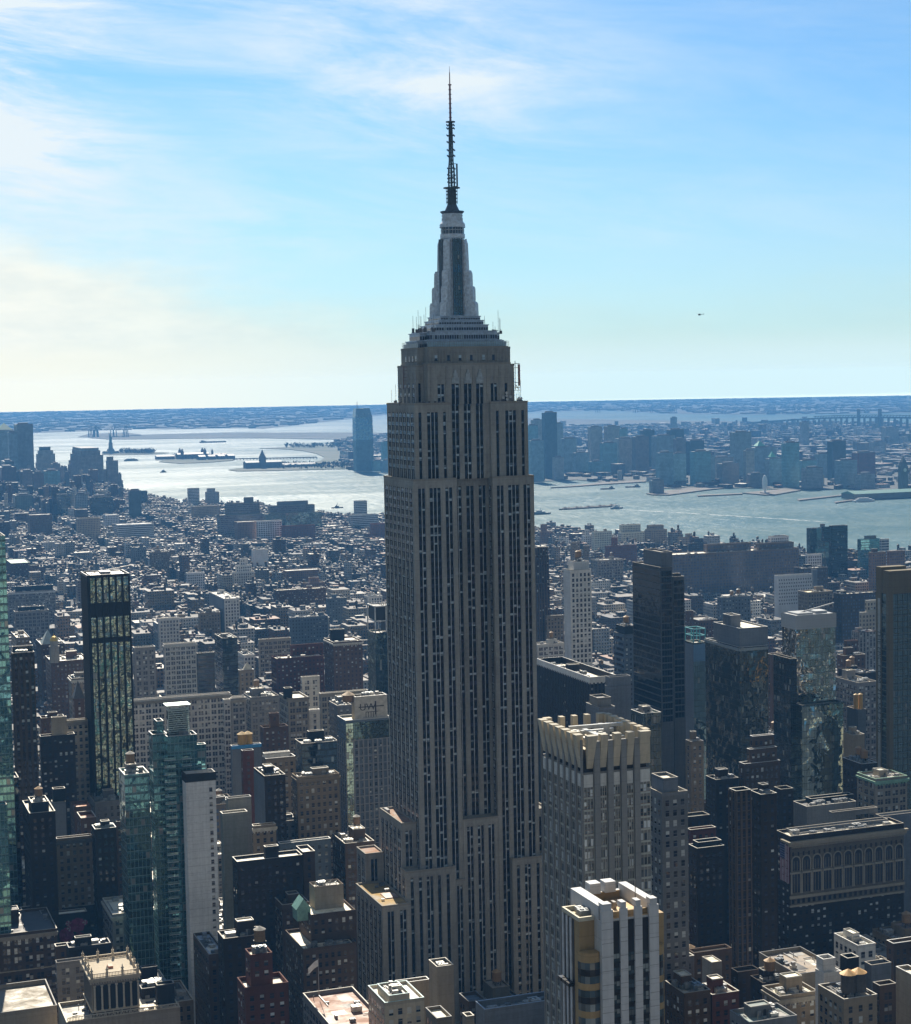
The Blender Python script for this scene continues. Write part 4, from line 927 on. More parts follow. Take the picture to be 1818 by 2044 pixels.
# foot of the skyscraper
B('office_building', 'stone building with a brilliant white roof and teal cornice at the foot of the skyscraper', 'building', 'L', (440, 567, 865, 520), 640, 'cream', roof=(.95, .9, .8), yb=700, indiv=True, up=((510, 600, 756, 462, .4, 'cream', (.95, .9, .8)),), tanks=0, units=3, cope=plain((.6, .8, .8)), short='white roofed stone building')
B('office_building', 'beige brick stair tower with an open parapet in front of the skyscraper', 'building', 'L', (900, 962, 1090, 268), 682, 'blanktan', roof=ROOF_L, yb=520, tanks=0, bulk=0, units=2, par=2.2, short='beige stair tower')
B('office_building', 'low roof behind the white roofed building with a long white parapet band', 'building', 'L', (660, 668, 905, 372), 705, 'blanktan', roof=ROOF_D, yb=520, cope=plain((.8, .8, .78)), units=5, tanks=0)
B('office_building', 'wide shaded blue grey roof with a high parapet at the foot of the skyscraper', 'building', 'L', (1255, 1325, 1990, 600), 632, 'blankgrey', roof=(.20, .27, .36), yb=700, par=2.5, units=9, tanks=0, cope=plain((.35, .45, .58)), short='wide blue grey roof')  # blue of the shade is put into the roof and coping colours
B('office_building', 'dark brown box beside the wide blue grey roof', 'building', 'L', (1130, 1200, 1330, 510), 655, 'brown', roof=(.12, .15, .2), yb=700, clut=False)
B('loft_building', 'small building bearing two orange roofed water tanks in front of the beige stair tower', 'building', 'L', (875, 960, 1075, 640), 600, 'tan', roof=(.7, .66, .5), yb=700, tanks=2, bulk=0, units=3, short='two orange tank building')
B('loft_building', 'little roof hut with a cream top between the orange tanks and the blue grey roof', 'building', 'L', (1158, 1185, 1245, 625), 612, 'blanktan', roof=(.9, .88, .7), yb=700, clut=False)
# right of the skyscraper
CR = B('office_tower', 'tall office tower with grey stone ribs and a flared beige crown beside the skyscraper', 'tower', 'F', (120, 398, 852, 330), 537, 'blank', roof=ROOF_D, yb=2100, clut=False, par=0, short='flared crown tower')
GOLD = B('apartment_tower', 'white and gold striped apartment tower with rounded gold bays at the bottom centre', 'tower', 'F', (312, 515, 905, 1338), 388, 'blankwhite', roof=(.55, .38, .2), yb=2100, clut=False, par=0, short='white and gold tower')
B('apartment_tower', 'slim grey apartment tower with a bright stepped roof right of the flared crown tower', 'tower', 'F', (846, 935, 1112, 490), 640, 'grey', roof=ROOF_L, yb=1500, up=((848, 945, 1046, 385, 1.0, 'blankgrey'),), east='brown', tanks=0, indiv=True, gl=GLB, short='slim grey apartment tower')
B('hotel_tower', 'slender white hotel tower with two water tanks on top', 'hotel', 'D', (350, 412, 602, 425), 1339, 'white', roof=ROOF_L, yb=1290, east='blankwhite', up=((368, 440, 583, 348, 3, 'blankwhite'),), tanks=2, short='slender white hotel')
BLK = B('office_tower', 'black office tower banded with thin grey horizontal lines', 'tower', 'D', (975, 1230, 1337, 400), 1050, 'black', roof=ROOF_D, yb=2050, zmin=105, clut=False, up=((1075, 1240, 1338, 262, 3, 'blankgrey'),), par=.8, short='black banded tower', gl=GLK)
B('office_tower', 'lower black wing at the right side of the black banded tower', 'tower', 'D', (1338, 1345, 1447, 490), 1056, 'black', roof=ROOF_D, yb=2050, zmin=105, clut=False, up=((1340, 1347, 1412, 458, 4, 'black'),), gl=GLK)
B('office_building', 'black office block with a broad white roof rim right of the skyscraper', 'building', 'D', (110, 590, 832, 1445), 1090, 'finsdark', roof=ROOF_L, yb=1720, cope=COPE_W, par=4.0, bands=((-4.1, 4.2, (.62, .62, .60)),), units=8, tanks=0, gl=GLD, short='white rimmed black block')
B('office_building', 'blue grey windowless block with a wedge shaped roof beside the black banded tower', 'building', 'D', (725, 768, 965, 1490), 1010, 'blankgrey', roof=ROOF_D, yb=1700, up=((727, 768, 960, 1400, .6, 'blankgrey'),), clut=False)
B('office_building', 'grey cooling plant house below the blue grey windowless block', 'building', 'D', (553, 672, 818, 1680), 930, 'blankgrey', roof=ROOF_D, yb=1760, up=((585, 660, 782, 1590, 3, 'blank'),), clut=False)
B('office_building', 'low dark block with a white rimmed terrace at the foot of the black banded tower', 'building', 'D', (962, 1065, 1235, 1735), 940, 'glass', roof=ROOF_L, yb=2050, units=5, tanks=0, cope=COPE_W)
B('apartment_tower', 'thin apartment tower with chalk stripes and a black top left of the black banded tower', 'tower', 'D', (806, 898, 985, 1012), 1250, 'bluegrey', roof=ROOF_L, yb=1350, tanks=1, up=((830, 900, 985, 935, 1, 'blankblack'),), east='ribbonlight')
B('warehouse', 'orange brick warehouse with a stair tower behind the black banded tower', 'building', 'D', (1452, 1585, 1752, 880), 1700, 'brick', roof=ROOF_M, yb=1100, tanks=0, up=((1455, 1475, 1530, 790, 8, 'brick'),), units=8)
SKY = B('hotel_tower', 'sky blue sided hotel tower topped by an open turquoise frame', 'hotel', 'D', (1450, 1530, 1645, 1088), 1150, 'glass', roof=ROOF_L, yb=1640, clut=False, east='blankgrey', short='turquoise framed hotel')
B('office_building', 'brown setback office tower with vertical piers hidden halfway behind the skyscraper', 'building', 'D', (60, 100, 222, 545), 1750, 'finsbrown', roof=ROOF_L, yb=780, up=((70, 105, 215, 290, 2), (72, 108, 205, 215, 5)), clut=False)
B('loft_building', 'cream loft building with tall windows at the right shoulder of the skyscraper', 'building', 'D', (60, 115, 355, 1100), 1500, 'loftwhite', roof=ROOF_M, yb=1290, tanks=1)
B('loft_building', 'tan apartment house left of the slender white hotel', 'building', 'D', (185, 200, 352, 840), 1750, 'tan', roof=ROOF_L, yb=1040)
B('warehouse', 'cream industrial loft with large dark windows behind the slender white hotel', 'building', 'D', (595, 660, 892, 330), 2600, 'loft', roof=ROOF_M, yb=470, tanks=1)
B('apartment_building', 'tan pair of apartment towers right behind the tanks of the slender white hotel', 'building', 'D', (412, 425, 498, 165), 2700, 'tan', roof=ROOF_L, yb=330)
B('apartment_building', 'tan square apartment tower right of the white hotel tanks', 'building', 'D', (525, 540, 582, 195), 2680, 'tan', roof=ROOF_L, yb=330)
B('apartment_building', 'beige warehouse with a gabled roof near the river', 'building', 'D', (604, 625, 790, 70), 3050, 'cream', roof=(.55, .5, .4), yb=220, far=True)
B('apartment_building', 'large beige riverside warehouse with a square corner tower', 'building', 'D', (845, 880, 1085, 75), 3250, 'cream', roof=ROOF_L, yb=170, up=((850, 870, 1050, 5, 10),), far=True)
B('apartment_building', 'square grey tan riverside block right of the large beige warehouse', 'building', 'D', (1092, 1150, 1290, 50), 3150, 'tan', roof=ROOF_L, yb=165, up=((1105, 1130, 1260, 10, 8),), far=True)
B('apartment_building', 'small tan stepped building on the river skyline above the black banded tower', 'building', 'D', (1385, 1400, 1520, 120), 3050, 'tan', roof=ROOF_M, yb=190, up=((1450, 1462, 1518, 85, 4),), far=True)
B('apartment_building', 'dark domed looking building right of the small tan stepped building', 'building', 'D', (1485, 1500, 1655, 175), 2950, 'darkbrown', roof=ROOF_M, yb=225, up=((1530, 1545, 1620, 130, 6),), far=True)
B('apartment_building', 'slim white ornate tower by the river left of the beige gabled warehouse', 'building', 'D', (515, 530, 602, 100), 3200, 'white', roof=ROOF_L, yb=165, up=((530, 545, 585, 50, 4),), far=True)
B('apartment_building', 'reddish stepped tower block by the river beside the skyscraper', 'building', 'D', (130, 150, 250, 70), 3300, 'brick', roof=ROOF_L, yb=200, up=((140, 150, 200, 0, 4),), far=True)
B('warehouse', 'dark red warehouse block in front of the beige gabled warehouse', 'building', 'D', (725, 745, 1015, 200), 2800, 'redbrick', roof=ROOF_L, yb=300, up=((780, 790, 840, 120, 6),), far=True)
PORT = B('warehouse', 'huge dark full block warehouse with stepped roofs stretching towards the river', 'building', 'K', (690, 735, 1308, 822), 2400, 'loftbrown', roof=ROOF_L, yb=1000, up=((875, 890, 1090, 775, 14), (1110, 1125, 1285, 770, 10), (1165, 1180, 1262, 738, 22, 'white')), tanks=0, units=14, far=True, short='huge dark warehouse')
B('hotel_tower', 'dark glass slab hotel by the river at the right', 'hotel', 'K', (1343, 1360, 1470, 702), 2500, 'glass', roof=ROOF_D, yb=860, far=True)
B('hotel_tower', 'black glass tower joined to the riverside slab hotel', 'hotel', 'K', (1445, 1460, 1530, 690), 2460, 'darkglass', roof=ROOF_D, yb=890, far=True, up=((1412, 1420, 1500, 760, 1, 'darkglass'),))
B('office_building', 'teal glazed office block by the river right of the slab hotel', 'building', 'K', (1574, 1590, 1680, 752), 2550, 'teal', roof=ROOF_D, yb=840, far=True, up=((1600, 1612, 1660, 735, 5, 'ribbon'),))
B('office_building', 'white office block touching the teal glazed riverside block', 'building', 'K', (1675, 1682, 1718, 750), 2530, 'ribbonlight', roof=ROOF_L, yb=800, far=True)
B('apartment_building', 'pair of brick housing slabs with white striped edges at the right', 'building', 'K', (1625, 1640, 1705, 812), 2200, 'brick', roof=ROOF_L, yb=960, far=True)
B('apartment_building', 'brick housing slab with a white balcony strip at the right edge', 'building', 'K', (1708, 1720, 1790, 806), 2230, 'brick', roof=ROOF_L, yb=960, far=True)
B('hotel_building', 'white building punched with rows of round portholes', 'hotel', 'K', (1196, 1215, 1368, 918), 2050, 'blankwhite', roof=ROOF_D, yb=1000, far=True, clut=False, short='porthole building')
B('office_building', 'tall blank grey wall right of the white porthole building', 'building', 'K', (1365, 1372, 1392, 890), 2080, 'blankgrey', yb=980, clut=False)
B('office_building', 'dark block behind the blank grey wall near the porthole building', 'building', 'K', (1285, 1330, 1440, 885), 2200, 'darkbrown', yb=970, far=True)
B('office_building', 'white cube with one dark slot in front of the riverside slab hotel', 'building', 'K', (1338, 1348, 1412, 820), 2350, 'white', roof=ROOF_L, yb=860, clut=False, far=True)
B('office_building', 'olive brown loft block with cream roof right of the porthole building', 'building', 'E', (905, 985, 1185, 555), 1850, 'tan', roof=(.9, .75, .5), yb=670, units=3, tanks=0)
B('office_building', 'dark block with olive brown left end right of the cream roofed loft', 'building', 'E', (1190, 1258, 1560, 570), 1850, 'darkbrown', roof=ROOF_L, yb=690, far=True)
B('office_building', 'dark blue grey building bearing two tall orange topped water tanks', 'building', 'E', (252, 290, 522, 600), 1700, 'bluegrey', roof=ROOF_L, yb=780, tanks=2, bulk=0, short='twin tank building')
G1T = B('office_tower', 'dark glass office tower with a grey band round its top at the right', 'tower', 'E', (155, 435, 662, 1005), 1060, 'darkglass', roof=ROOF_L, yb=2010, clut=False, cope=COPE_W, up=((220, 432, 662, 850, 2.0, 'blankgrey'), (297, 362, 440, 745, 14, 'blankgrey')), short='grey banded glass tower')
MIR = B('hotel_tower', 'mirror glass hotel tower with a plain white top box reflecting the city', 'hotel', 'E', (776, 892, 1207, 848), 1000, 'glass', roof=ROOF_L, yb=1480, clut=False, short='white topped mirror tower')
B('hotel_tower', 'wider mirrored lower block in front of the white topped mirror tower', 'hotel', 'E', (880, 938, 1270, 1475), 985, 'glass', roof=ROOF_M, yb=2010, clut=False, short='wide mirrored block')
B('hotel_tower', 'dark glass wing left of the white topped mirror tower', 'hotel', 'E', (705, 845, 895, 1100), 988, 'darkglass', roof=ROOF_D, yb=2010, clut=False)
EPIC = B('apartment_tower', 'tall glass and gold stone apartment tower with a vertical web address at the right edge', 'tower', 'E', (1545, 1645, 1960, 560), 960, 'glass', roof=ROOF_L, yb=2010, clut=False, short='gold striped glass tower')
STEP = B('office_building', 'brown setback tower with a pointed octagonal crown between the dark glass towers', 'building', 'E', (428, 470, 760, 1950), 890, 'brown', roof=ROOF_L, yb=2010, up=((488, 515, 735, 1830, 3), (508, 540, 712, 1725, 6)), clut=False, indiv=True, short='octagon crowned brown tower')
B('loft_building', 'brown loft with tanks seen between the glass towers', 'building', 'E', (655, 690, 800, 1060), 1300, 'brick', roof=ROOF_L, yb=1180, tanks=1)
B('apartment_building', 'narrow grey slab with two bright orange tanks left of the gold striped tower', 'building', 'E', (1300, 1390, 1455, 1510), 1020, 'blankgrey', roof=ROOF_L, yb=1690, tanks=0, bulk=0, clut=False, short='orange twin tank slab')
B('office_building', 'red framed glass office block beyond the narrow orange tank slab', 'building', 'E', (1340, 1400, 1560, 880), 1500, 'fins', roof=(.55, .16, .08), yb=1100, tanks=0)
B('loft_building', 'low brick building with a red orange roof beside the red framed glass block', 'building', 'E', (1275, 1300, 1390, 950), 1480, 'brick', roof=(.6, .2, .1), yb=1100, tanks=0)
B('apartment_building', 'cream art deco apartment house with stepped top beside the gold striped tower', 'building', 'E', (1398, 1420, 1560, 720), 1650, 'cream', roof=ROOF_M, yb=860, up=((1450, 1460, 1540, 620, 4),))
B('loft_building', 'brown loft with terraces right of the white topped mirror tower', 'building', 'E', (1220, 1275, 1450, 1070), 1330, 'brick', roof=ROOF_L, yb=1160)
B('loft_building', 'long grey loft with dark window bands left of the gold striped tower', 'building', 'E', (1205, 1385, 1545, 1290), 1180, 'loftgrey', roof=ROOF_L, yb=1480, units=8, tanks=1)
B('loft_building', 'wide tarred roof loft with two tanks left of the gold striped tower', 'building', 'E', (1232, 1400, 1545, 1215), 1250, 'darkbrown', roof=ROOF_M, yb=1260, units=10, tanks=1)
B('loft_building', 'beige block with two small square windows below the orange twin tank slab', 'building', 'E', (1270, 1345, 1442, 1715), 980, 'blanktan', roof=ROOF_L, yb=1840, tanks=0)
B('loft_building', 'low cream roofs with two dark tanks at the foot of the gold striped tower', 'building', 'E', (1265, 1420, 1545, 1950), 930, 'darkbrown', roof=(.8, .75, .62), yb=2010, tanks=2, bulk=0, units=6)
B('loft_building', 'tiled pale little tower beneath the black banded tower', 'building', 'E', (-5, 40, 142, 1770), 960, 'tan', roof=ROOF_L, yb=2010, tanks=0)
# lower right
B('office_building', 'very dark slender office tower with faint window columns at lower right', 'building', 'G', (494, 545, 655, 320), 740, 'finsbrown', roof=ROOF_D, yb=1480, clut=True, tanks=0, gl=GLD, short='very dark slender tower')
B('office_building', 'darker twin shaft joined to the very dark slender tower', 'building', 'G', (640, 725, 842, 345), 748, 'darkbrown', roof=ROOF_D, yb=1480, tanks=0, gl=GLD)
B('office_building', 'dark square stair tower left of the flag bearing hotel', 'building', 'G', (822, 872, 962, 305), 860, 'darkbrown', roof=ROOF_M, yb=540, clut=False, gl=GLD)
MCA = B('hotel_building', 'massive stone and brick hotel with ornate arcaded cornice and a painted flag', 'hotel', 'G', (838, 940, 1765, 648), 803, 'darkbrown', roof=ROOF_L, yb=1420, indiv=True, short='arcaded flag hotel', tanks=0, bulk=0, units=8, gl=GLB,
        up=((845, 945, 1650, 600, 8, 'blankgrey', ROOF_M), (1212, 1245, 1575, 470, 26, 'blank', ROOF_M)))
B('office_building', 'long dark roofed block with terraced penthouses behind the flag hotel', 'building', 'G', (960, 1060, 1420, 430), 900, 'blank', roof=ROOF_D, yb=530, units=10, tanks=0, up=((1010, 1090, 1400, 370, 8, 'blankblack'),))
B('office_building', 'stone loft with green cornice and bright white roof right of the flag hotel', 'building', 'G', (1425, 1560, 1792, 228), 900, 'loft', roof=(.95, .9, .75), yb=430, corn=.8, cope=plain((.25, .45, .33)), units=5, tanks=0, indiv=True, short='green corniced loft')
B('office_building', 'dark windowless block with railed roof left of the very dark slender tower', 'building', 'G', (325, 400, 565, 235), 890, 'darkbrown', roof=ROOF_M, yb=500, gl=GLD, units=6)
B('office_building', 'cream flat roofed building between the slim grey tower and the dark block', 'building', 'G', (150, 200, 355, 505), 860, 'darkbrown', roof=(.75, .68, .5), yb=560, clut=False)
B('office_building', 'dark mansard roofed ornate building right of the slim grey apartment tower', 'building', 'G', (200, 262, 460, 735), 800, 'darkbrown', roof=ROOF_D, yb=1370, gl=GLD, up=((215, 270, 440, 690, 3, 'blankblack'),))
B('loft_building', 'red roofed terraces behind the dark mansard building', 'building', 'G', (195, 215, 400, 600), 850, 'redbrick', roof=(.5, .12, .07), yb=690, units=8, tanks=0)
B('warehouse', 'pale flat market roof with two glass skylights at the right edge', 'building', 'G', (1560, 1600, 1900, 500), 840, 'blankgrey', roof=(.6, .6, .55), yb=680, units=2, tanks=0, bulk=0)
B('loft_building', 'cream rooftop with tarred machinery in front of the slim grey tower', 'building', 'G', (195, 240, 515, 1500), 690, 'brown', roof=(.85, .76, .6), yb=1620, tanks=0, bulk=0, units=8)
B('loft_building', 'tan windowless roof house with a cream top in front of the slim grey tower', 'building', 'G', (298, 368, 442, 1552), 672, 'blank', roof=(.9, .82, .62), yb=1660, clut=False, par=.2)
B('loft_building', 'grey roof with cream pipes right beside the white and gold tower', 'building', 'G', (-60, -20, 242, 1555), 655, 'grey', roof=ROOF_L, yb=1640, tanks=0, units=5)
B('loft_building', 'dark fronted loft with a blotchy cream roof beside the white and gold tower', 'building', 'G', (30, 168, 360, 1795), 622, 'brown', roof=(.85, .77, .6), yb=2000, tanks=0, units=6, indiv=True)
B('loft_building', 'brick loft with a gleaming cluttered roof right of the blotchy cream roof', 'building', 'G', (255, 372, 568, 1805), 628, 'redbrick', roof=(.8, .74, .6), yb=2000, tanks=0, units=9)
B('market_building', 'broad plain tan roofed hall in the lower right', 'building', 'G', (712, 990, 1300, 1660), 640, 'blanktan', roof=(.36, .29, .22), yb=1760, tanks=0, bulk=0, units=3, par=1.3, short='broad tan roofed hall')
B('loft_building', 'four storey cream fronted loft with a bright patched roof in the lower right', 'building', 'G', (735, 862, 1140, 1818), 618, 'tan', roof=(.9, .84, .66), yb=2000, corn=.6, tanks=0, units=4, indiv=True, short='cream fronted loft')
B('loft_building', 'white walled building with a bright roof and square windows beyond the broad tan hall', 'building', 'G', (1258, 1432, 1560, 1445), 688, 'white', roof=(.92, .88, .75), yb=1540, tanks=0, units=5, short='white walled bright roofed building')
B('loft_building', 'smooth white stair block standing on the roofs right of the broad tan hall', 'building', 'G', (1122, 1185, 1312, 1650), 606, 'blankwhite', roof=ROOF_M, yb=1760, clut=False, up=((1124, 1180, 1268, 1545, 1.0, 'blankwhite'),))
TWIN = B('loft_building', 'tan building with ribbed windows carrying two dark tanks with orange caps', 'building', 'G', (1142, 1330, 1572, 1840), 585, 'tan', roof=ROOF_M, yb=2000, tanks=0, bulk=0, units=8, short='orange capped tank building')
B('loft_building', 'dark machine house with a cream rim behind the orange capped tanks', 'building', 'G', (1302, 1355, 1440, 1540), 640, 'blankblack', roof=ROOF_D, yb=1660, units=2, tanks=0)
B('loft_building', 'blue grey louvred plant house right of the orange capped tanks', 'building', 'G', (1480, 1530, 1675, 1590), 640, 'blankgrey', roof=ROOF_D, yb=1700, units=3, tanks=0)
B('loft_building', 'ornate brown building with arched cornice right of the orange capped tanks', 'building', 'G', (1540, 1590, 1712, 1740), 615, 'loftbrown', roof=(.7, .66, .55), yb=2000, tanks=0)
B('apartment_building', 'tall blank tan wall at the lower right edge with a tank at its foot', 'building', 'G', (1708, 1900, 1990, 1700), 590, 'blanktan', roof=ROOF_L, yb=2000, tanks=0, clut=False)
B('loft_building', 'rooftop packed with silver ducts at the right edge above the white walled building', 'building', 'G', (1640, 1690, 1900, 1430), 700, 'brown', roof=ROOF_L, yb=1500, units=12, tanks=0)
B('loft_building', 'grey green glazed roof at the very bottom between the cream loft and striped tower', 'building', 'G', (500, 640, 990, 2010), 585, 'grey', roof=(.25, .30, .28), yb=2100, units=3, tanks=0)
B('loft_building', 'low dark roof full of vents left of the broad tan hall', 'building', 'G', (510, 560, 715, 1640), 670, 'darkbrown', roof=ROOF_D, yb=1760, units=12, tanks=0, gl=GLD)
B('loft_building', 'dark cluttered roof in front of the broad tan hall', 'building', 'G', (650, 740, 925, 1720), 645, 'darkbrown', roof=ROOF_D, yb=1800, units=10, tanks=1, gl=GLD)
# riverside and village landmarks at the left (crop J)
for a in (
 ('office_building', 'white gridded slanting office block in the hazy distance at left', (468, 480, 540, 640), 3300, 'white', 690, {}),
 ('office_building', 'long blue white banded block right of the white slanting block', (518, 535, 700, 685), 3150, 'ribbonlight', 740, {}),
 ('office_building', 'large stepped dark office block by the river with curved corner', (985, 1000, 1195, 640), 3350, 'ribbon', 730, {'up': ((1010, 1030, 1180, 588, 12, 'ribbon'), (1100, 1112, 1152, 560, 20, 'blankgrey'))}),
 ('office_building', 'long grey office block with rooftop plant on the river skyline', (1193, 1205, 1462, 635), 3400, 'glass', 700, {'up': ((1200, 1225, 1430, 598, 10, 'ribbon'), (1240, 1260, 1400, 578, 18, 'blankgrey'))}),
 ('warehouse', 'pale gridded warehouse beneath the long grey river block', (1165, 1172, 1280, 668), 2900, 'loftwhite', 745, {}),
 ('warehouse', 'dark red warehouse beneath the long grey river block', (1278, 1285, 1432, 690), 2900, 'redbrick', 745, {}),
 ('warehouse', 'red roofed brown warehouse left of the pale gridded warehouse', (1065, 1080, 1168, 672), 2950, 'brick', 745, {}),
 ('office_building', 'square banded tower alone on the river skyline at centre left', (1607, 1615, 1668, 575), 3500, 'ribbonlight', 650, {}),
 ('office_building', 'white low glass pavilion blocks left of the skyscraper at the river', (1588, 1600, 1720, 640), 3350, 'ribbonlight', 690, {}),
 ('warehouse', 'brick terminal block touching the left side of the skyscraper at the river', (1680, 1690, 1790, 680), 3100, 'redbrick', 745, {}),
 ('office_building', 'small round topped tower on the river skyline, left of two', (851, 856, 906, 518), 3900, 'ribbonlight', 590, {}),
 ('office_building', 'small stepped tower on the river skyline, right of two', (932, 937, 996, 535), 3850, 'grey', 590, {'up': ((936, 942, 978, 518, 5),)}),
 ('office_building', 'dark square block on the river skyline left of the two small towers', (583, 588, 670, 532), 3900, 'darkglass', 590, {}),
 ('office_building', 'brown and white corner block in the left distance', (125, 135, 235, 640), 3250, 'brown', 730, {}),
 ('office_building', 'tan apartment pair in the left distance', (345, 352, 455, 655), 3200, 'tan', 730, {}),
 ('office_building', 'grey glass block in the left distance before the harbour towers', (405, 412, 512, 560), 4000, 'darkglass', 640, {}),
 ('office_building', 'dark slim glass tower in the left distance', (255, 262, 320, 545), 4100, 'darkglass', 640, {}),
 ('office_building', 'brown domed municipal looking block in the centre left distance', (868, 878, 1000, 600), 3500, 'tan', 650, {}),
 ('office_building', 'pale concrete tower block in the village left of the skyscraper', (1142, 1150, 1218, 800), 2350, 'blankwhite', 880, {}),
 ('apartment_building', 'brown terrace topped apartment block left of the skyscraper flank', (1368, 1380, 1478, 950), 1950, 'brick', 1000, {'up': ((1400, 1408, 1450, 925, 6),)}),
 ('apartment_building', 'large brick apartment block with terraces in the village', (1280, 1300, 1460, 895), 2150, 'brick', 950, {}),
 ('apartment_building', 'small white tower in the village below the red warehouse', (845, 852, 930, 905), 2100, 'white', 950, {})):
    nm, lb, pts, d, st, yb, kw = a
    Xq, Yq = px('J', pts[1], yb); d = 291*3600/(Yq-766+.0185*(Xq-909))   # its foot is hidden by low roofs at yb
    B(nm, lb, 'building', 'J', pts, d, st, yb=yb, far=True, clut=False, roof=random.Random(lb).choice([ROOF_M, ROOF_L, ROOF_D]), **kw)
# ------------------------------------------------------------------ details of the hand placed buildings
def find(s):
    for o in bpy.data.objects:
        if o.get('label') == s or (o.get('label') or '').startswith(s): return o
def text_mesh(parent, body, size, loc, rot, mat, name='lettering', ext=.05):
    c = bpy.data.curves.new(name, 'FONT'); c.body = body; c.size = size; c.extrude = ext; c.align_x = 'CENTER'; c.align_y = 'CENTER'
    tmp = bpy.data.objects.new('tmp', c); COL.objects.link(tmp); me = bpy.data.meshes.new_from_object(tmp); bpy.data.objects.remove(tmp)
    me.materials.clear(); me.materials.append(mat); o = bpy.data.objects.new(name, me); COL.objects.link(o); o.parent = parent; o.location = loc; o.rotation_euler = rot; o['kind'] = 'stuff'; return o
rng = random.Random(77)
# black finned tower: open crown frame, fins on both faces
r = find('black finned residential tower'); h = [h for h in HEROES if h[6] == 'black finned tower'][0]
W, D, Z = h[1]-h[0], h[3]-h[2], h[4]
BK = metal((.012, .012, .014), .4, .6)
f = MB(); nN = 7
for i in range(nN):
    x = i*(W-.9)/(nN-1); f.box(x, x+.9, -.9, -.002, 0, Z+.0)
for i in range(11):
    y = i*(D-.6)/10; f.box(-.7, -.002, y, y+.6, 0, Z)
for z0, z1 in ((Z-22.5, Z-14.5), (Z-37.0, Z-34.0), (Z-2.2, Z-.4)):
    if z1 < Z-1: f.box(-.003+0, W, -.35, -.004, z0, z1); 
f.box(0, W, -.9, 0-.002, Z+.01, Z+1.3); f.box(-.7, 0-.002, -.9, D, Z+.01, Z+1.3); f.box(0, W, D-.8, D, Z+.01, Z+1.3); f.box(W-.8, W, 0, D-.8, Z+.01, Z+1.3)
f.build('fin', BK, r, kind='stuff')
m = MB(); m.box(2, W-2, 3, D-3, Z+.01, Z+.8); m.box(W*.35, W*.6, D*.3, D*.6, Z+.8, Z+2.2); m.bar((3, D*.5, Z+1), (W+3, D*.6, Z+4.2), .25); m.build('window_washing_rig', metal((.4, .4, .4), .5, .5), r)
# mirrored strips: brighter glass between the fins
c = MB()
for i in range(nN-1):
    x = i*(W-.9)/(nN-1)+.9; c.box(x+.15, x+(W-.9)/(nN-1)-1.05, -.12, -.006, 8, Z-.5)
c.build('glass_strip', [curtain((.34, .42, .36), 1.6, 3.7, (.008, .01, .01), warp=.34, met=.95)], r, kind='stuff')

# gold dome and mansard
r = find('brick office block with a gold domed turret'); h = [h for h in HEROES if h[6] == 'gold domed building'][0]; Z = h[4]
p = MB(); p.cyl(3, 2, Z, Z+12, 4.0, 3.6, 8); p.cyl(3, 2, Z+12, Z+13, 4.2, 4.2, 8); p.cyl(3, 2, Z+13, Z+17, 3.0, 3.0, 8); o = p.build('turret', stone((.35, .33, .29)), r)
d = MB()
for k in range(6):
    a0, a1 = math.pi/2*k/6, math.pi/2*(k+1)/6; d.cyl(3, 2, Z+17+3.6*math.sin(a0), Z+17+3.6*math.sin(a1), 3.3*math.cos(a0), 3.3*math.cos(a1) if k < 5 else 0, 12)
d.cyl(3, 2, Z+20.6, Z+23, .3, .05, 6); d.build('dome', metal((.80, .52, .14), .35, .9), o)
def cone_roof(label, cx, cy, z, rx, ry, hh, col):
    r = find(label); b = MB(); a = [(cx-rx, cy-ry, z), (cx+rx, cy-ry, z), (cx+rx, cy+ry, z), (cx-rx, cy+ry, z)]
    for i in range(4): b.face([a[i], a[(i+1) % 4], (cx, cy, z+hh)])
    b.build('roof', plain(col, .6), r)
def dims(label):
    for h in HEROES:
        if h[6] == label or h[6].startswith(label): return h[1]-h[0], h[3]-h[2], h[4]
W, D, Z = dims('slim brick turret'); cone_roof('slim brick turret', W/2, D/2, Z+.5, W/2+.4, D/2+.4, 11, (.10, .10, .10))
W, D, Z = dims('long dark sided office'); cone_roof('long dark sided office', W*.35, 9, Z+1.2, W*.3, 8, 11, (.40, .46, .44))
W, D, Z = dims('cream corner building'); cone_roof('cream corner building', W*.6, D*.5, Z+1.2, W*.32, D*.32, 6, (.65, .6, .48))
W, D, Z = dims('green roofed') if False else dims('green gabled brick building')

# small green copper gable on the setback building
r = find('brown brick setback building'); gx = 8.0; gy = 9.5
q = at_y(*px('H', 640, 1080), HEROES[[h[6] for h in HEROES].index('green gabled brick building')][2]+13)
h = HEROES[[h[6] for h in HEROES].index('green gabled brick building')]
x = q[0]-h[0]; y = q[1]-h[2]; z = q[2]
b = MB(); b.box(x-2.6, x+3.2, y, y+7, z-6, z-1)
P = [(x-3, y-.2, z-1.2), (x+3.6, y-.2, z-1.2), (x+.3, y-.2, z+3.2)]; Q = [(p_[0], p_[1]+7.4, p_[2]) for p_ in P]
b.face(P); b.face([Q[0], P[0], P[2], Q[2]]); b.face([P[1], Q[1], Q[2], P[2]]); b.face(Q[::-1]); b.build('gable', metal((.22, .42, .36), .5, .3), r)
g = MB(); W, D, Z = dims('green gabled brick building')
# planted green cornice edge on the upper tier
for o in list(r.children):
    pass

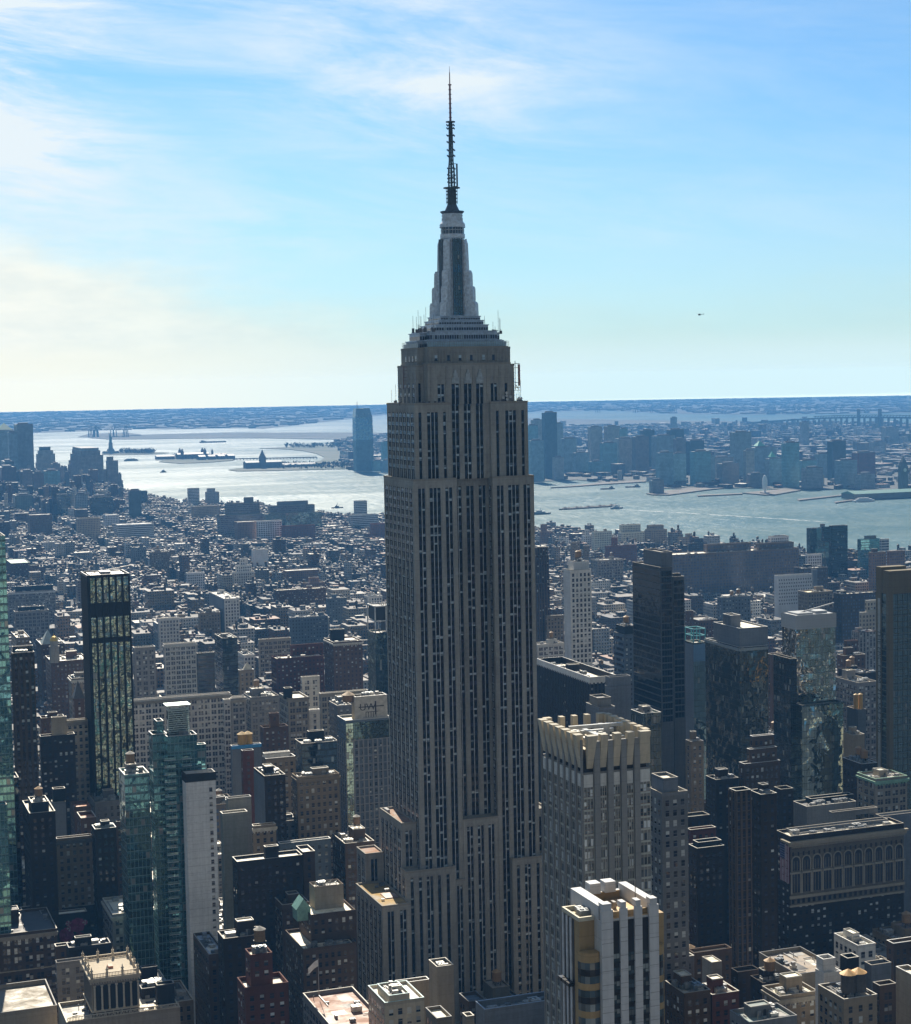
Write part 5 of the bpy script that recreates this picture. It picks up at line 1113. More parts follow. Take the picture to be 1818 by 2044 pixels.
# teal balcony tower: stacks of balconies on the near corner
r = find('tall teal glass apartment tower with stacked'); W, D, Z = dims('teal balcony tower')
SL = plain((.55, .60, .60), .5); RG = curtain((.30, .50, .50), .8, 1.2, (.1, .12, .12), met=.5)
nb = 0
for k in range(46):
    z = Z-9-k*3.2
    if z < 12: break
    for (bx0, bx1) in ((-1.7, 3.2), (W*.46, W*.46+4.2)):
        if nb >= 92: break
        b = MB(); b.box(bx0, bx1, -1.7, -.01, z, z+.22, 0); b.box(bx0, bx1, -1.7, -1.62, z+.22, z+1.25, 1); b.box(bx0, bx0+.08, -1.62, -.01, z+.22, z+1.25, 1)
        b.build('balcony', [SL, RG], r); nb += 1
# louvred cooling house with cross bracing on the roof
hh = [h for h in HEROES if h[6] == 'teal balcony tower'][0]; q = at_y(*px('A', 1222, 1350), hh[2]+5.0); q2 = at_y(*px('A', 1372, 1345), hh[2]+5.0)
x0, x1 = q[0]-hh[0], q2[0]-hh[0]; zt = q[2]+1.4; b = MB(); y = 5.0
for i in range(14): b.box(x0, x1, y-.35, y-.05, zt-1-i*.9, zt-.55-i*.9)
b.bar((x0, y-.5, zt-12), (x1, y-.5, zt), .1); b.bar((x0, y-.5, zt), (x1, y-.5, zt-12), .1)
for xx in (x0, x1): b.bar((xx, y-.5, zt-14), (xx, y-.5, zt+.5), .14)
b.box(x0-.8, x1+.8, y-.8, y+7, zt+.5, zt+.75); b.build('louvre_screen', metal((.45, .55, .53), .4, .6), r)

# blank slab: one column of small windows near its right edge, joints in the concrete
r = find('broad grey blank concrete slab'); W, D, Z = dims('blank concrete slab')
rects = [('N', 0, W-2.2, Z-4-k*3.15, 1.35, 1.7) for k in range(int((Z-10)/3.15))]
place_windows(r, rects, GLB, plain((.4, .4, .4)), rng, True)
b = MB()
for k in range(int(Z/3.15)): b.box(0, W, -.03, -.004, Z-2-k*3.15, Z-1.92-k*3.15)
b.build('panel_joint', stone((.38, .38, .38)), r, kind='stuff')
b = MB(); b.box(-.3, W+.3, -.3, -.004, Z-.01, Z+3.6); b.box(-.3, -.004, 0, D, Z-.01, Z+3.6); b.build('roof_screen', stone((.03, .03, .033)), r)

# ornate cream tower: balustrade, urns, colonnade, garlands
r = find('ornate cream office tower'); W, D, Z = dims('ornate cream tower')
CRM = stone((.58, .50, .38), .8, .3); DKB = stone((.035, .03, .028))
b = MB(); b.box(-1.1, W+1.1, -1.1, D+1.1, Z-.9, Z+.02); b.box(-.7, W+.7, -.7, D+.7, Z-1.7, Z-.902)
n = int(W/.9)
for i in range(n+1): b.box(-.5+i*(W+1)/n-.2, -.5+i*(W+1)/n+.2, -1.0, -.1, Z-2.2, Z-1.702)
b.build('cornice', CRM, r)
bal = MB()
def balrun(x0, y0, x1, y1, z):
    L = math.hypot(x1-x0, y1-y0); n = int(L/.55); ux, uy = (x1-x0)/L, (y1-y0)/L
    for i in range(n+1): bal.cyl(x0+ux*L*i/n, y0+uy*L*i/n, z+.25, z+1.35, .12, .12, 5)
    for za, zb, t in ((z, z+.25, .22), (z+1.35, z+1.6, .25)):
        if abs(ux) > .5: bal.box(min(x0, x1), max(x0, x1), y0-t, y0+t, za, zb, bot=True)
        else: bal.box(x0-t, x0+t, min(y0, y1)+t, max(y0, y1)-t, za, zb, bot=True)
for a in ((0, 0, W, 0), (0, D, W, D), (0, 0, 0, D), (W, 0, W, D)): balrun(*a, Z+.02)
bal.build('balustrade', CRM, r)
spots = [(W*i/3, 0) for i in range(4)]+[(W*i/3, D) for i in range(4)]+[(0, D*i/3) for i in (1, 2)]+[(W, D*i/3) for i in (1, 2)]
for x, y in spots:
    u = MB(); u.box(x-.45, x+.45, y-.45, y+.45, Z+.03, Z+2.0); u.cyl(x, y, Z+2.0, Z+2.5, .25, .55, 10); u.cyl(x, y, Z+2.5, Z+3.1, .62, .5, 10); u.cyl(x, y, Z+3.1, Z+3.4, .2, .3, 8); u.cyl(x, y, Z+3.4, Z+4.4, .25, 0, 8); u.build('urn', CRM, r)
dk = MB(); dk.box(.9, W-.1, -.04, -.004, Z-12.5, Z-3.0); dk.box(-.04, -.004, 1.2, D-1.2, Z-12.5, Z-3); dk.build('loggia_shade', plain((.015, .014, .013)), r)  # dark panels painted for the shade behind the columns
cols = 7
for i in range(cols):
    x = .9+(W-1.0)*i/(cols-1); cb = MB(); cb.cyl(x, -.35, Z-12.2, Z-3.3, .38, .34, 10); cb.box(x-.5, x+.5, -.8, -.05, Z-3.3, Z-2.9); cb.box(x-.5, x+.5, -.8, -.05, Z-12.6, Z-12.2); cb.build('column', CRM, r)
b = MB(); b.box(-.4, W+.3, -.5, -.006, Z-13.2, Z-12.61); b.box(-.4, -.006, 0, D, Z-13.2, Z-12.61)
for i in range(5):
    x = 1.4+(W-1.4)*i/5; w_ = (W-1.4)/5
    for k in range(8):
        t0, t1 = math.pi*k/8, math.pi*(k+1)/8
        b.bar((x+w_/2-w_/2*math.cos(t0), -.25, Z-13.3-2.2*math.sin(t0)), (x+w_/2-w_/2*math.cos(t1), -.25, Z-13.3-2.2*math.sin(t1)), .16)
    b.cyl(x+w_/2, -.3, Z-14.4, Z-13.9, .3, .3, 8)
b.build('garland', CRM, r)
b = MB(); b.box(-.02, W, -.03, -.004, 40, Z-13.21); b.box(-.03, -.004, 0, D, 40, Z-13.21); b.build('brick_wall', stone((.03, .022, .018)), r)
b = MB(); b.box(W*.45, W*.55, D*.4, D*.55, Z+.03, Z+.9); b.build('hatch', plain((.45, .2, .12)), r)
# its terrace block gets balustrades too
r = find('cream terrace roofed block'); W, D, Z = [(h[1]-h[0], h[3]-h[2], h[4]) for h in HEROES if h[6].startswith('cream terrace')][0]
bal = MB(); balrun(.4, -.05, W-.4, -.05, Z+1.7); bal.build('balustrade', CRM, r)

# flower mural on the black wall
r = find('black walled building with a sloping'); W, D, Z = dims('flower mural building')
MAG = plain((.30, .015, .10)); MW = plain((.65, .5, .5)); PK = plain((.42, .05, .16))
def flower(cx, cz, R, m1, m2, k):
    b = MB()
    for ring, (rr, n) in enumerate(((R, 8), (R*.66, 7), (R*.33, 5))):
        for i in range(n):
            t = 2*math.pi*i/n+ring*.4; px_, pz_ = cx+math.cos(t)*rr*.62, cz+math.sin(t)*rr*.62; s = rr*.46
            b.face([(px_+s*math.cos(q*math.pi/3), -.02-.02*ring-.0015*i, pz_+s*math.sin(q*math.pi/3)) for q in range(6)], (i+ring) % 2)
    b.build('painted_flower', [m1, m2], r)
for a in ((W*.68, Z-5.5, 3.4, MAG, PK), (W*.30, Z-9.5, 3.4, PK, MAG), (W*.74, Z-11.5, 2.6, MAG, plain((.16, .01, .08))), (W*.38, Z-4.2, 1.3, MW, PK), (W*.42, Z-6.6, 1.3, MW, PK), (W*.93, Z-4.6, 1.2, MW, PK), (W*.38, Z-15, 1.6, MW, MAG)): flower(*a, 0)

# lettered roof house of the hotel
r = find('hotel tower with a pale window grid'); hh = [h for h in HEROES if h[6] == 'lettered hotel tower'][0]
W, D, Z = dims('lettered hotel tower'); q = at_y(*px('C', 1335, 1225), hh[2]+2.6); x, z = q[0]-hh[0], q[2]
b = MB(); b.box(x-9.6, x+8.6, 2.35, 2.75, z-5.4, z+7.6); b.build('sign_panel', plain((.50, .47, .42)), r)
text_mesh(r, 'UW', 5.2, (x-2.4, 2.3, z+1.6), (math.pi/2, 0, 0), plain((.05, .05, .06)))
b = MB(); b.box(x-7.4, x+6.6, 2.2, 2.34, z+1.6, z+2.1); b.box(x+1.6, x+2.3, 2.1, 2.34, z-2.6, z+4.6)
for i in range(5): b.box(x-3.6+i*1.4, x-3.3+i*1.4, 2.2, 2.34, z-3.8, z-1.0)
b.box(x-3.6, x+3.4, 2.2, 2.34, z-1.1, z-.8); b.build('sign_emblem', plain((.05, .05, .06)), r); water_tank(r, x-11, 9, z+4, 3.2, 3.4, .5, (.45, .33, .2))
# pale grid on its faces, dark crown of two storeys
b = MB(); GRD = stone((.30, .30, .31)); b_y = -.38
for i in range(9):
    xx = W*.16+(W*.84)*i/8; b.box(xx-.4, xx+.4, b_y, -.06, 0, Z-9.5)
for k in range(30):
    zz = Z-9.5-k*4.3
    if zz < 0: break
    b.box(W*.16, W, b_y-.1, -.06, zz-.45, zz)
    b.box(-.5, -.06, .0, D, zz-.25, zz)
for i in range(5):
    yy = D*i/4; b.box(-.5, -.06, max(0, yy-.4), min(D, yy+.4), 0, Z-9.5)
b.build('stone_grid', GRD, r, kind='stuff')
c = MB(); c.box(-.1, W*.15, -.12, -.07, 0, Z-.5); c.build('glass_corner', [curtain((.45, .60, .55), 1.3, 3.5, (.05, .06, .06), warp=.2)], r)
c = MB(); c.box(W*.15, W, -.12, -.07, Z-9.4, Z-.2); c.build('glass_crown', [curtain((.10, .16, .17), 1.3, 3.5)], r)

# open white frame on the slim tower beside the skyscraper
r = find('slim apartment tower with an open white'); W, D, Z = dims('white framed tower')
b = MB(); WH = plain((.65, .66, .66)); t = .7; H2 = 20
W2 = min(W, 30)
for x in (0, W2*.42, W2-t):
    for y in (0, D-t): b.box(x, x+t, y, y+t, Z+1.3, Z+H2)
for z in (Z+H2-t, Z+9): b.box(0, W2, 0, t, z, z+t); b.box(0, t, t, D-t, z, z+t); b.box(0, W2, D-t, D, z, z+t); b.box(W2-t, W2, t, D-t, z, z+t)
b.build('roof_frame', WH, r); b = MB(); b.box(1, W2*.41, 1, D-1, Z+9.8, Z+H2-.8); b.box(W2*.45, W2-1, 1, D-1, Z+9.8, Z+H2-.8); b.box(W2*.5, W2-2, 2, D-2, Z+1.4, Z+8.5); b.build('plant_screen', plain((.03, .03, .035)), r)
b = MB()
for i in range(7): b.cyl(W2*.3+i*1.4, 2, Z+H2, Z+H2+2.2, .3, .3, 6)
b.build('chimney', plain((.75, .65, .5)), r, kind='stuff')

# flared crown tower
r = find('tall office tower with grey stone ribs'); W, D, Z = dims('flared crown tower')
hh = [h for h in HEROES if h[6] == 'flared crown tower'][0]
RIB = stone((.30, .30, .29), .8, .25); BEI = stone((.62, .54, .40), .7, .3); CH = 11.4; FLR = 3.0
zt = Z+CH
rb = MB(); nn = 5; pit = W/nn
ribs = [pit*(i+1)-1.3 for i in range(nn-1)]
for x in ribs: rb.box(x+.2, x+2.0, -1.1, -.01, 0, zt-2.0)
ne = 7; pe = D/ne
for i in range(ne+1): y = i*pe; rb.box(-.7, -.01, max(0, y-.5), min(D, y+.5), 0, zt-1.5)
rb.build('stone_rib', RIB, r, kind='stuff')
# glazing bays with pale spandrels
gz = MB()
gx = [0.0]+[x+2.2 for x in ribs]; ge = [x for x in ribs]+[W]
rects = []; sp = MB()
for a_, b_ in zip(gx, ge):
    n = 4 if (b_-a_) > 4.5 else 3; cw = (b_-a_)/n
    for k in range(int((Z-6)/3.75)):
        z = Z-6.2-k*3.75
        if z < 3: break
        for i in range(n): rects.append(('N', -.02, a_+cw*(i+.5), z, cw-.25, 2.1))
        sp.box(a_, b_, -.25, -.01, z-1.75, z-1.2)
    for i in range(n+1): sp.box(a_+cw*i-.07, a_+cw*i+.07, -.32, -.26, 0, Z-4.4)
    sp.box(a_+.05, b_-.05, -.3, -.01, Z-4.4, Z-.6, 1)
for i in range(ne):
    a_, b_ = i*pe+.8, (i+1)*pe-.8; cw = (b_-a_)/2
    for k in range(int((Z-6)/3.75)):
        z = Z-6.2-k*3.75
        if z < 3: break
        for j in range(2): rects.append(('E', -.02, a_+cw*(j+.5), z, cw-.25, 2.1))
        sp.box(-.25, -.01, a_, b_, z-1.75, z-1.2)
    for j in range(3): sp.box(-.32, -.26, a_+cw*j-.06, a_+cw*j+.06, 0, Z-4.4)
    sp.box(-.3, -.01, a_+.05, b_-.05, Z-4.4, Z-.6, 1)
sp.build('spandrel', [stone((.52, .53, .48), .6, .25), stone((.70, .70, .66))], r, kind='stuff')
place_windows(r, rects, glassmat((.03, .04, .045), (.75, .80, .82), .66), plain((.3, .2, .15)), rng, True, True)
# crown: inner wall, flared beige panels between the ribs, tooth heads
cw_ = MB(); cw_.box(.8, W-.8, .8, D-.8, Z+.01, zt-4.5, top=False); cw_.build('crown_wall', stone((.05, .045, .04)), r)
rf = MB(); rf.face([(.8, .8, zt-5), (W-.8, .8, zt-5), (W-.8, D-.8, zt-5), (.8, D-.8, zt-5)]); rf.build('roof', roofmat((.45, .38, .26)), r)
fl = MB()
def flare_n(a, b, wa, y0, out, th=.5, mi=0):
    """panel standing on the north face, leaning out towards its top"""
    P = [(a, -.1, Z+1.2), (b, -.1, Z+1.2), (b+wa, -out, zt), (a-wa, -out, zt)]; Q = [(p[0], p[1]+2.4 if p[2] == zt else 0.3, p[2]) for p in P]
    fl.face(P, mi); fl.face([Q[3], Q[2], Q[1], Q[0]], mi); fl.face([P[3], P[2], Q[2], Q[3]], 1); fl.face([P[1], Q[1], Q[2], P[2]], mi); fl.face([Q[0], P[0], P[3], Q[3]], mi)
for i, (a_, b_) in enumerate(zip(gx, ge)):
    w_ = b_-a_; k = 1.3 if 0 < i < len(gx)-1 else .2
    flare_n(a_+(.0 if i else 1.2), b_-(.0 if i < len(gx)-1 else 1.2), 0.0 if 0 < i < len(gx)-1 else .6, 0, 1.9 if 0 < i < len(gx)-1 else 2.5)
def flare_e(a, b, out):
    P = [(-.1, b, Z+1.2), (-.1, a, Z+1.2), (-out, a, zt), (-out, b, zt)]; Q = [(p[0]+2.4 if p[2] == zt else .3, p[1], p[2]) for p in P]
    fl.face(P); fl.face([Q[3], Q[2], Q[1], Q[0]]); fl.face([P[3], P[2], Q[2], Q[3]], 1); fl.face([P[1], Q[1], Q[2], P[2]]); fl.face([Q[0], P[0], P[3], Q[3]])
for i in range(ne): flare_e(i*pe+.8, (i+1)*pe-.8, 1.9)
for i in range(ne):  # far side heads seen over the roof
    a, b = i*pe+.8, (i+1)*pe-.8; fl.box(W-1.6, W+.6, a, b, Z+1, zt); 
for a_, b_ in zip(gx, ge): fl.box(a_+.3, b_-.3, D-1.6, D+.6, Z+1, zt)
fl.build('flared_panel', [BEI, stone((.62, .58, .48))], r, kind='stuff')
for k in range(4): pass
for (x, y, s) in ((6, 8, 2.0), (10, 12, 2.2), (15, 8, 1.8), (7, 20, 1.8), (17, 22, 2.4), (24, 12, 1.5)):
    if x < W-3 and y < D-3: air_unit(r, x, y, zt-5, s)
b = MB(); b.box(W*.35, W*.42, D*.2, D*.75, zt-3.0, zt-1.8); b.box(W*.3, W*.8, D*.5, D*.54, zt-3, zt-2); b.cyl(W*.65, D*.45, zt-5, zt-.5, 1, 1, 10); b.bar((3, D*.55, zt-1), (W-3, D*.4, zt-.2), .5); b.build('window_washing_rig', plain((.55, .56, .55), .4), r)

# white and gold tower
r = find('white and gold striped apartment tower'); W, D, Z = dims('white and gold tower')
hh = [h for h in HEROES if h[6] == 'white and gold tower'][0]; WT = stone((.64, .65, .66), .55, .22); GD = stone((.36, .25, .12), .6, .25); BL = plain((.015, .016, .02), .3)
# dark vertical strips with windows on the north front
pw = W/7.0*1.0; x = W*.185; strips = []
sxs = [(W*.20, W*.325), (W*.455, W*.58), (W*.71, W*.835)]
s = MB(); wr = []
for a, b_ in sxs:
    s.box(a, b_, -.10, -.01, 0, Z-.5)
    for k in range(60):
        z = Z-8.6-k*3.05
        if z < 2: break
        for j in (0, 1): wr.append(('N', -.12, a+(b_-a)*(.27+.46*j), z, (b_-a)*.42, 1.8))
s.build('dark_strip', BL, r, kind='stuff'); place_windows(r, wr, glassmat((.03, .045, .05), (.30, .34, .34), .55), BL, rng, True)
pr = MB()
for a, b_ in ((0, sxs[0][0]), (sxs[0][1], sxs[1][0]), (sxs[1][1], sxs[2][0]), (sxs[2][1], W)): pr.box(a, b_, -.65, -.02, 0, Z+2.2); pr.box(a+.3, b_-.3, -.5, 1.6, Z+2.2, Z+3.6)
pr.box(0, W*.18, 1.0, D, Z+.01, Z+3.0); pr.box(W*.86, W, 1.0, D, Z+.01, Z+3.0); pr.box(W*.18, W*.86, D-1.0, D, Z+.01, Z+1.6)
for x_ in (W*.28, W*.55): pr.box(x_, x_+2.6, D-2.2, D+.6, Z+1.6, Z+4)
pr.build('white_pier', WT, r)
jt = MB()
for k in range(60):
    z = Z-2-k*3.05
    for a, b_ in ((0, sxs[0][0]), (sxs[0][1], sxs[1][0]), (sxs[1][1], sxs[2][0]), (sxs[2][1], W)): jt.box(a, b_, -.67, -.652, z, z+.10)
jt.build('panel_joint', stone((.30, .30, .31)), r, kind='stuff')
rim = MB(); rim.box(W*.18, W*.86, 1, 1.5, Z+.01, Z+1.2); rim.build('roof_rail', GD, r)
wl = MB(); wl.box(W*.2, W*.84, D-1.3, D-1.0, Z+.0, Z+1.6); wl.build('gold_parapet', GD, r)
sg = MB(); sg.box(W*.45, W*.5, D*.4, D*.5, Z+.02, Z+1.6); sg.bar((W*.78, D*.3, Z), (W*.78, D*.3, Z+6.5), .08); sg.box(W*.3, W*.7, D*.55, D*.57, Z+.1, Z+.5); sg.build('roof_machinery', metal((.2, .19, .18), .5, .4), r)
# gold east wing with black and white stripes, then rounded gold bay with windows
q = at_y(*px('F', 370, 1345), hh[2]+3.2); x0g = q[0]-hh[0]; zg = q[2]
q2 = atxz = None
yb_ = solve_y(q[0], q[1], q[2], px('F', 256, 1345)[0])-hh[2]
g = MB(); g.box(x0g, -.01, 3.2, yb_, 0, zg, 0, top=False); g.build('gold_wing', GD, r)
g = MB(); g.face([(x0g, 3.2, zg), (-.01, 3.2, zg), (-.01, yb_, zg), (x0g, yb_, zg)]); g.build('roof', roofmat((.5, .42, .25)), r)
g = MB(); g.box(x0g-.2, x0g+.3, 3.0, yb_, zg, zg+.9); g.box(x0g+.3, -.01, 3.0, 3.5, zg, zg+.9); g.box(x0g+.3, -.01, yb_-.5, yb_, zg, zg+.9); g.build('parapet', plain((.6, .55, .42)), r)
g = MB(); L = yb_-3.2
for i in range(3):
    a = 3.2+L*(.30+i*.23); g.box(x0g-.06, x0g-.005, a, a+L*.12, 0, zg-.3, 0); g.box(x0g-.30, x0g-.005, a+L*.12, a+L*.21, 0, zg-.2, 1)
    g.box(x0g-1.6, x0g-.31, a-.2, a+L*.16, zg-15, zg-14.2, 0)
g.build('side_stripe', [BL, plain((.62, .62, .62))], r, kind='stuff')
air_unit(r, x0g+2.5, 6, zg, 1.3); air_unit(r, x0g+3, 8.6, zg, 1.2)
def round_bay(cx, cy, rad, z1, k0, k1, sgn=1):
    n = 8; P = [(cx+rad*math.cos(k0+(k1-k0)*i/n), cy+rad*math.sin(k0+(k1-k0)*i/n)) for i in range(n+1)]
    b = MB()
    for i in range(n): b.face([(P[i][0], P[i][1], 0), (P[i+1][0], P[i+1][1], 0), (P[i+1][0], P[i+1][1], z1), (P[i][0], P[i][1], z1)])
    b.face([(p[0], p[1], z1) for p in P]); b.build('round_bay', GD, r)
    for k in range(34):
        z = z1-3.6-k*6.1
        if z < 4: break
        w = MB()
        for i in range(n):
            for (za, zb, mi, vv) in ((z+.02, z+1.5, 0, rng.random()), (z-1.5, z, 1, 0)):
                f_ = 1.02; a, c = P[i], P[i+1]
                A = (cx+(a[0]-cx)*f_, cy+(a[1]-cy)*f_); Cc = (cx+(c[0]-cx)*f_, cy+(c[1]-cy)*f_)
                w.face([(A[0], A[1], za), (Cc[0], Cc[1], za), (Cc[0], Cc[1], zb), (A[0], A[1], zb)], mi, max(.01, vv))
        for i in range(n):
            f_ = 1.02; a, c = P[i], P[i+1]; A = (cx+(a[0]-cx)*f_, cy+(a[1]-cy)*f_); Cc = (cx+(c[0]-cx)*f_, cy+(c[1]-cy)*f_)
            w.face([(A[0], A[1], z-3.1), (Cc[0], Cc[1], z-3.1), (Cc[0], Cc[1], z-1.52), (A[0], A[1], z-1.52)], 0, rng.random())
        w.build('bay_window', [glassmat((.03, .045, .05), (.30, .34, .34), .55), BL], r)
q = at_y(*px('F', 455, 1545), hh[2]+2.0); rb_ = 3.6
round_bay(-1.4, 2.9, 2.7, q[2], math.pi, 2*math.pi)
round_bay(W+.5, 2.8, 2.0, q[2]-.5, -math.pi*.95, -.1)
b = MB(); b.box(W+.01, W+3.0, 3.0, D, 0, Z-1); b.build('gold_wing', GD, r)

# black banded tower: lighter concrete stem at the foot
# flag on the flank of the arcaded hotel, arcades and bands
r = find('massive stone and brick hotel'); W, D, Z = dims('arcaded flag hotel'); hh = [h for h in HEROES if h[6] == 'arcaded flag hotel'][0]
CST = stone((.34, .30, .23), .8, .3)
b = MB(); b.box(-1.6, W+1.6, -1.6, -.004, Z-2.2, Z-1.2); b.box(-1.6, -.004, 0, 6, Z-2.2, Z-1.2); b.box(-1.0, W+1, -1.0, -.006, Z-3.4, Z-2.202)
n = 60
for i in range(n): x = (i+.5)*W/n; b.box(x-.3, x+.3, -1.4, -.008, Z-4.1, Z-3.402)
b.box(-.5, W+.3, -.6, -.006, Z-27.2, Z-26.0); b.box(-.5, W+.3, -.45, -.007, Z-31.0, Z-30.2)
b.build('cornice', CST, r)
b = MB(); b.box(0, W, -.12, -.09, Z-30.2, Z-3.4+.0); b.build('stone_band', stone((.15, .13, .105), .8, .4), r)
nA = 11; arc = MB(); dkw = MB()
for i in range(nA):
    x = W*(i+.5)/nA; hw = 1.25
    for za, zb in ((Z-14.6, Z-10.2), (Z-24.6, Z-16.2)):
        for s_ in (-1, 0, 1): dkw.face([(x+s_*1.5-.5, -.16, za), (x+s_*1.5+.5, -.16, za), (x+s_*1.5+.5, -.16, zb), (x+s_*1.5-.5, -.16, zb)], 0, .2+.5*rng.random())
    dkw.face([(x+1.7*math.cos(t), -.155, Z-10.2+1.7*math.sin(t)) for t in [math.pi*k/8 for k in range(9)]], 0, .3)
    for k in range(8):
        t0, t1 = math.pi*k/8, math.pi*(k+1)/8; arc.bar((x+2.1*math.cos(t0), -.3, Z-10.2+2.1*math.sin(t0)), (x+2.1*math.cos(t1), -.3, Z-10.2+2.1*math.sin(t1)), .2)
    for s_ in (-1, 1): arc.box(x+s_*2.1-.2, x+s_*2.1+.2, -.5, -.13, Z-15, Z-10.2); arc.box(x+s_*2.3-.25, x+s_*2.3+.25, -.6, -.13, Z-25, Z-16)
    arc.box(x-3.0, x+3.0, -.9, -.13, Z-16.0, Z-15.2)
    for s_ in (-1, 1):
        dkw.face([(x+s_*1.4-.45, -.16, Z-8.0), (x+s_*1.4+.45, -.16, Z-8.0), (x+s_*1.4+.45, -.16, Z-6.2), (x+s_*1.4-.45, -.16, Z-6.2)], 0, .25)
        dkw.face([(x+s_*1.4-.8, -.16, Z-29.6), (x+s_*1.4+.6, -.16, Z-29.6), (x+s_*1.4+.6, -.16, Z-27.6), (x+s_*1.4-.8, -.16, Z-27.6)], 0, .25)
arc.build('arcade', stone((.40, .36, .29), .8, .3), r, kind='stuff'); dkw.build('arcade_window', [GL], r, kind='stuff')
fw_ = MB(); y0, y1, z0, z1 = .6, 9.0, Z-20.5, Z-3.2   # vertical flag painted on the east flank
for i in range(13):
    a = y0+(y1-y0)*i/13; b_ = y0+(y1-y0)*(i+1)/13
    zt_ = z1 if i < 6 else z1-7.0
    fw_.face([(-.14, b_, z0), (-.14, a, z0), (-.14, a, z1), (-.14, b_, z1)], i % 2)
fw_.face([(-.16, y1, z1-7), (-.16, y0+(y1-y0)*6/13, z1-7), (-.16, y0+(y1-y0)*6/13, z1), (-.16, y1, z1)], 2)
for i in range(5):
    for j in range(6): 
        yy = y0+(y1-y0)*(6.6+i*1.3)/13; zz = z1-.7-j*1.1; fw_.face([(-.18, yy+.16, zz-.16), (-.18, yy-.16, zz-.16), (-.18, yy-.16, zz+.16), (-.18, yy+.16, zz+.16)], 1)
fw_.build('painted_flag', [plain((.22, .03, .045)), plain((.50, .48, .52)), plain((.03, .04, .14))], r)

# turquoise frame on the sky blue hotel
r = find('sky blue sided hotel'); W, D, Z = dims('turquoise framed hotel'); TQ = plain((.12, .48, .52)); b = MB(); t = .55; D2 = min(D, 16); x1 = W*.98; H2 = 10
for x in (0, x1/2, x1-t):
    for y in (0, D2-t): b.box(x, x+t, y, y+t, Z+1.3, Z+H2)
for z in (Z+H2-t, Z+5.2): b.box(0, x1, 0, t, z, z+t-.01); b.box(0, t, t, D2-t, z, z+t-.01); b.box(0, x1, D2-t, D2, z, z+t-.01); b.box(x1-t, x1, t, D2-t, z, z+t-.01)
b.build('roof_frame', TQ, r)
b = MB(); b.box(-.08, -.002, 0, D, 0, Z); b.box(0, W, -.08, -.002, Z-11, Z); b.build('side_wall', stone((.15, .26, .40), .6, .12), r)

# portholes
r = find('white building punched'); W, D, Z = dims('porthole building'); b = MB(); b2 = MB(); nx = 14; nz = 8
for i in range(nx):
    for j in range(nz):
        x = (i+.5)*W/nx; z = Z-4-j*3.9
        b.face([(x+(.35 if j % 2 else -.35)+.75*math.cos(k*math.pi/4), -.06, z+.95*math.sin(k*math.pi/4)) for k in range(8)], 0, .1+.6*rng.random())
b.build('porthole', [GL], r, kind='stuff')

# white top box of the mirror tower, grey bands of the dark glass tower
r = find('mirror glass hotel tower'); W, D, Z = dims('white topped mirror tower'); b = MB(); b.box(-.4, W+.4, -.4, D+.4, Z-.0+.01, Z+8.0, top=False); b.box(.4, W-.4, .4, D-.4, Z+7.6, Z+7.7)
b.box(W*.1, W*.5, D*.2, D*.9, Z+7.7, Z+8.6); b.box(W*.6, W*.9, D*.3, D*.8, Z+7.7, Z+9); b.bar((W*.2, D*.5, Z+8), (W+2, D*.3, Z+13), .3); b.build('roof_box', stone((.46, .48, .50), .6, .12), r)
for lab, m in (('mirror glass hotel tower', curtain((.62, .62, .58), 1.6, 3.6, (.10, .11, .12), warp=.28, met=.95)), ('wider mirrored lower block', curtain((.40, .50, .48), 1.6, 3.6, (.03, .04, .04), warp=.26, met=.95)), ('dark glass office tower with a grey band', curtain((.12, .13, .11), 1.3, 3.5, (.01, .012, .015), warp=.22, met=.9))):
    o = find(lab)
    for c in o.children:
        if c.name.startswith('wall'): c.data.materials[0] = m; break
r = find('dark glass office tower with a grey band'); W, D, Z = dims('grey banded glass tower'); b = MB(); b.box(-.5, W, -.5, -.004, Z-1.2, Z+.5); b.box(-.5, -.004, 0, D, Z-1.2, Z+.5); b.build('band', stone((.30, .33, .34)), r)

# gold striped glass tower with the vertical web address
r = find('tall glass and gold stone apartment tower'); W, D, Z = dims('gold striped glass tower'); hh = [h for h in HEROES if h[6] == 'gold striped glass tower'][0]
GS = stone((.19, .155, .095), .75, .2); b = MB()
zt = at_d(*px('E', 1640, 372), 960)[2]
b.box(-.5, W, -.5, D*.52, Z+.01, zt, 0); b.box(-.6, W*.6, D*.56, D+.3, Z+.01, zt+1.5, 0)
b.box(-.7, -.01, -.7, D*.18, 0, Z, 0); b.box(-.01, 1.6, -.7, -.01, 0, Z, 0); b.box(-.7, -.01, D*.62, D+.3, 0, Z, 0)
b.box(-1.2, 4.5, -1.2, -.71, 60, 88, 0); b.build('gold_stone', GS, r)
b = MB(); b.box(-.76, -.71, D*.66, D*.86, 20, Z-3); b.build('banner', plain((.42, .44, .42)), r)
for s_, zc_ in (('THE EPIC.COM  212 563 2700', Z-48), ('TO 78247', Z-118)):
    text_mesh(r, s_, 4.4, (-.80, D*.76, zc_), Matrix(((0, 0, -1), (0, -1, 0), (-1, 0, 0))).to_euler(), plain((.05, .07, .07)))
b = MB()
for k in range(60):
    z = Z-6-k*3.1
    if z < 10: break
    b.box(1.7, W, -.35, -.01, z, z+.35); b.box(-.35, -.01, D*.2, D*.6, z, z+.35)
for i in range(8): x = 1.8+i*(W-2)/7; b.box(x, x+.3, -.40, -.36, 10, Z)
b.build('balcony_slab', stone((.16, .17, .15)), r, kind='stuff')

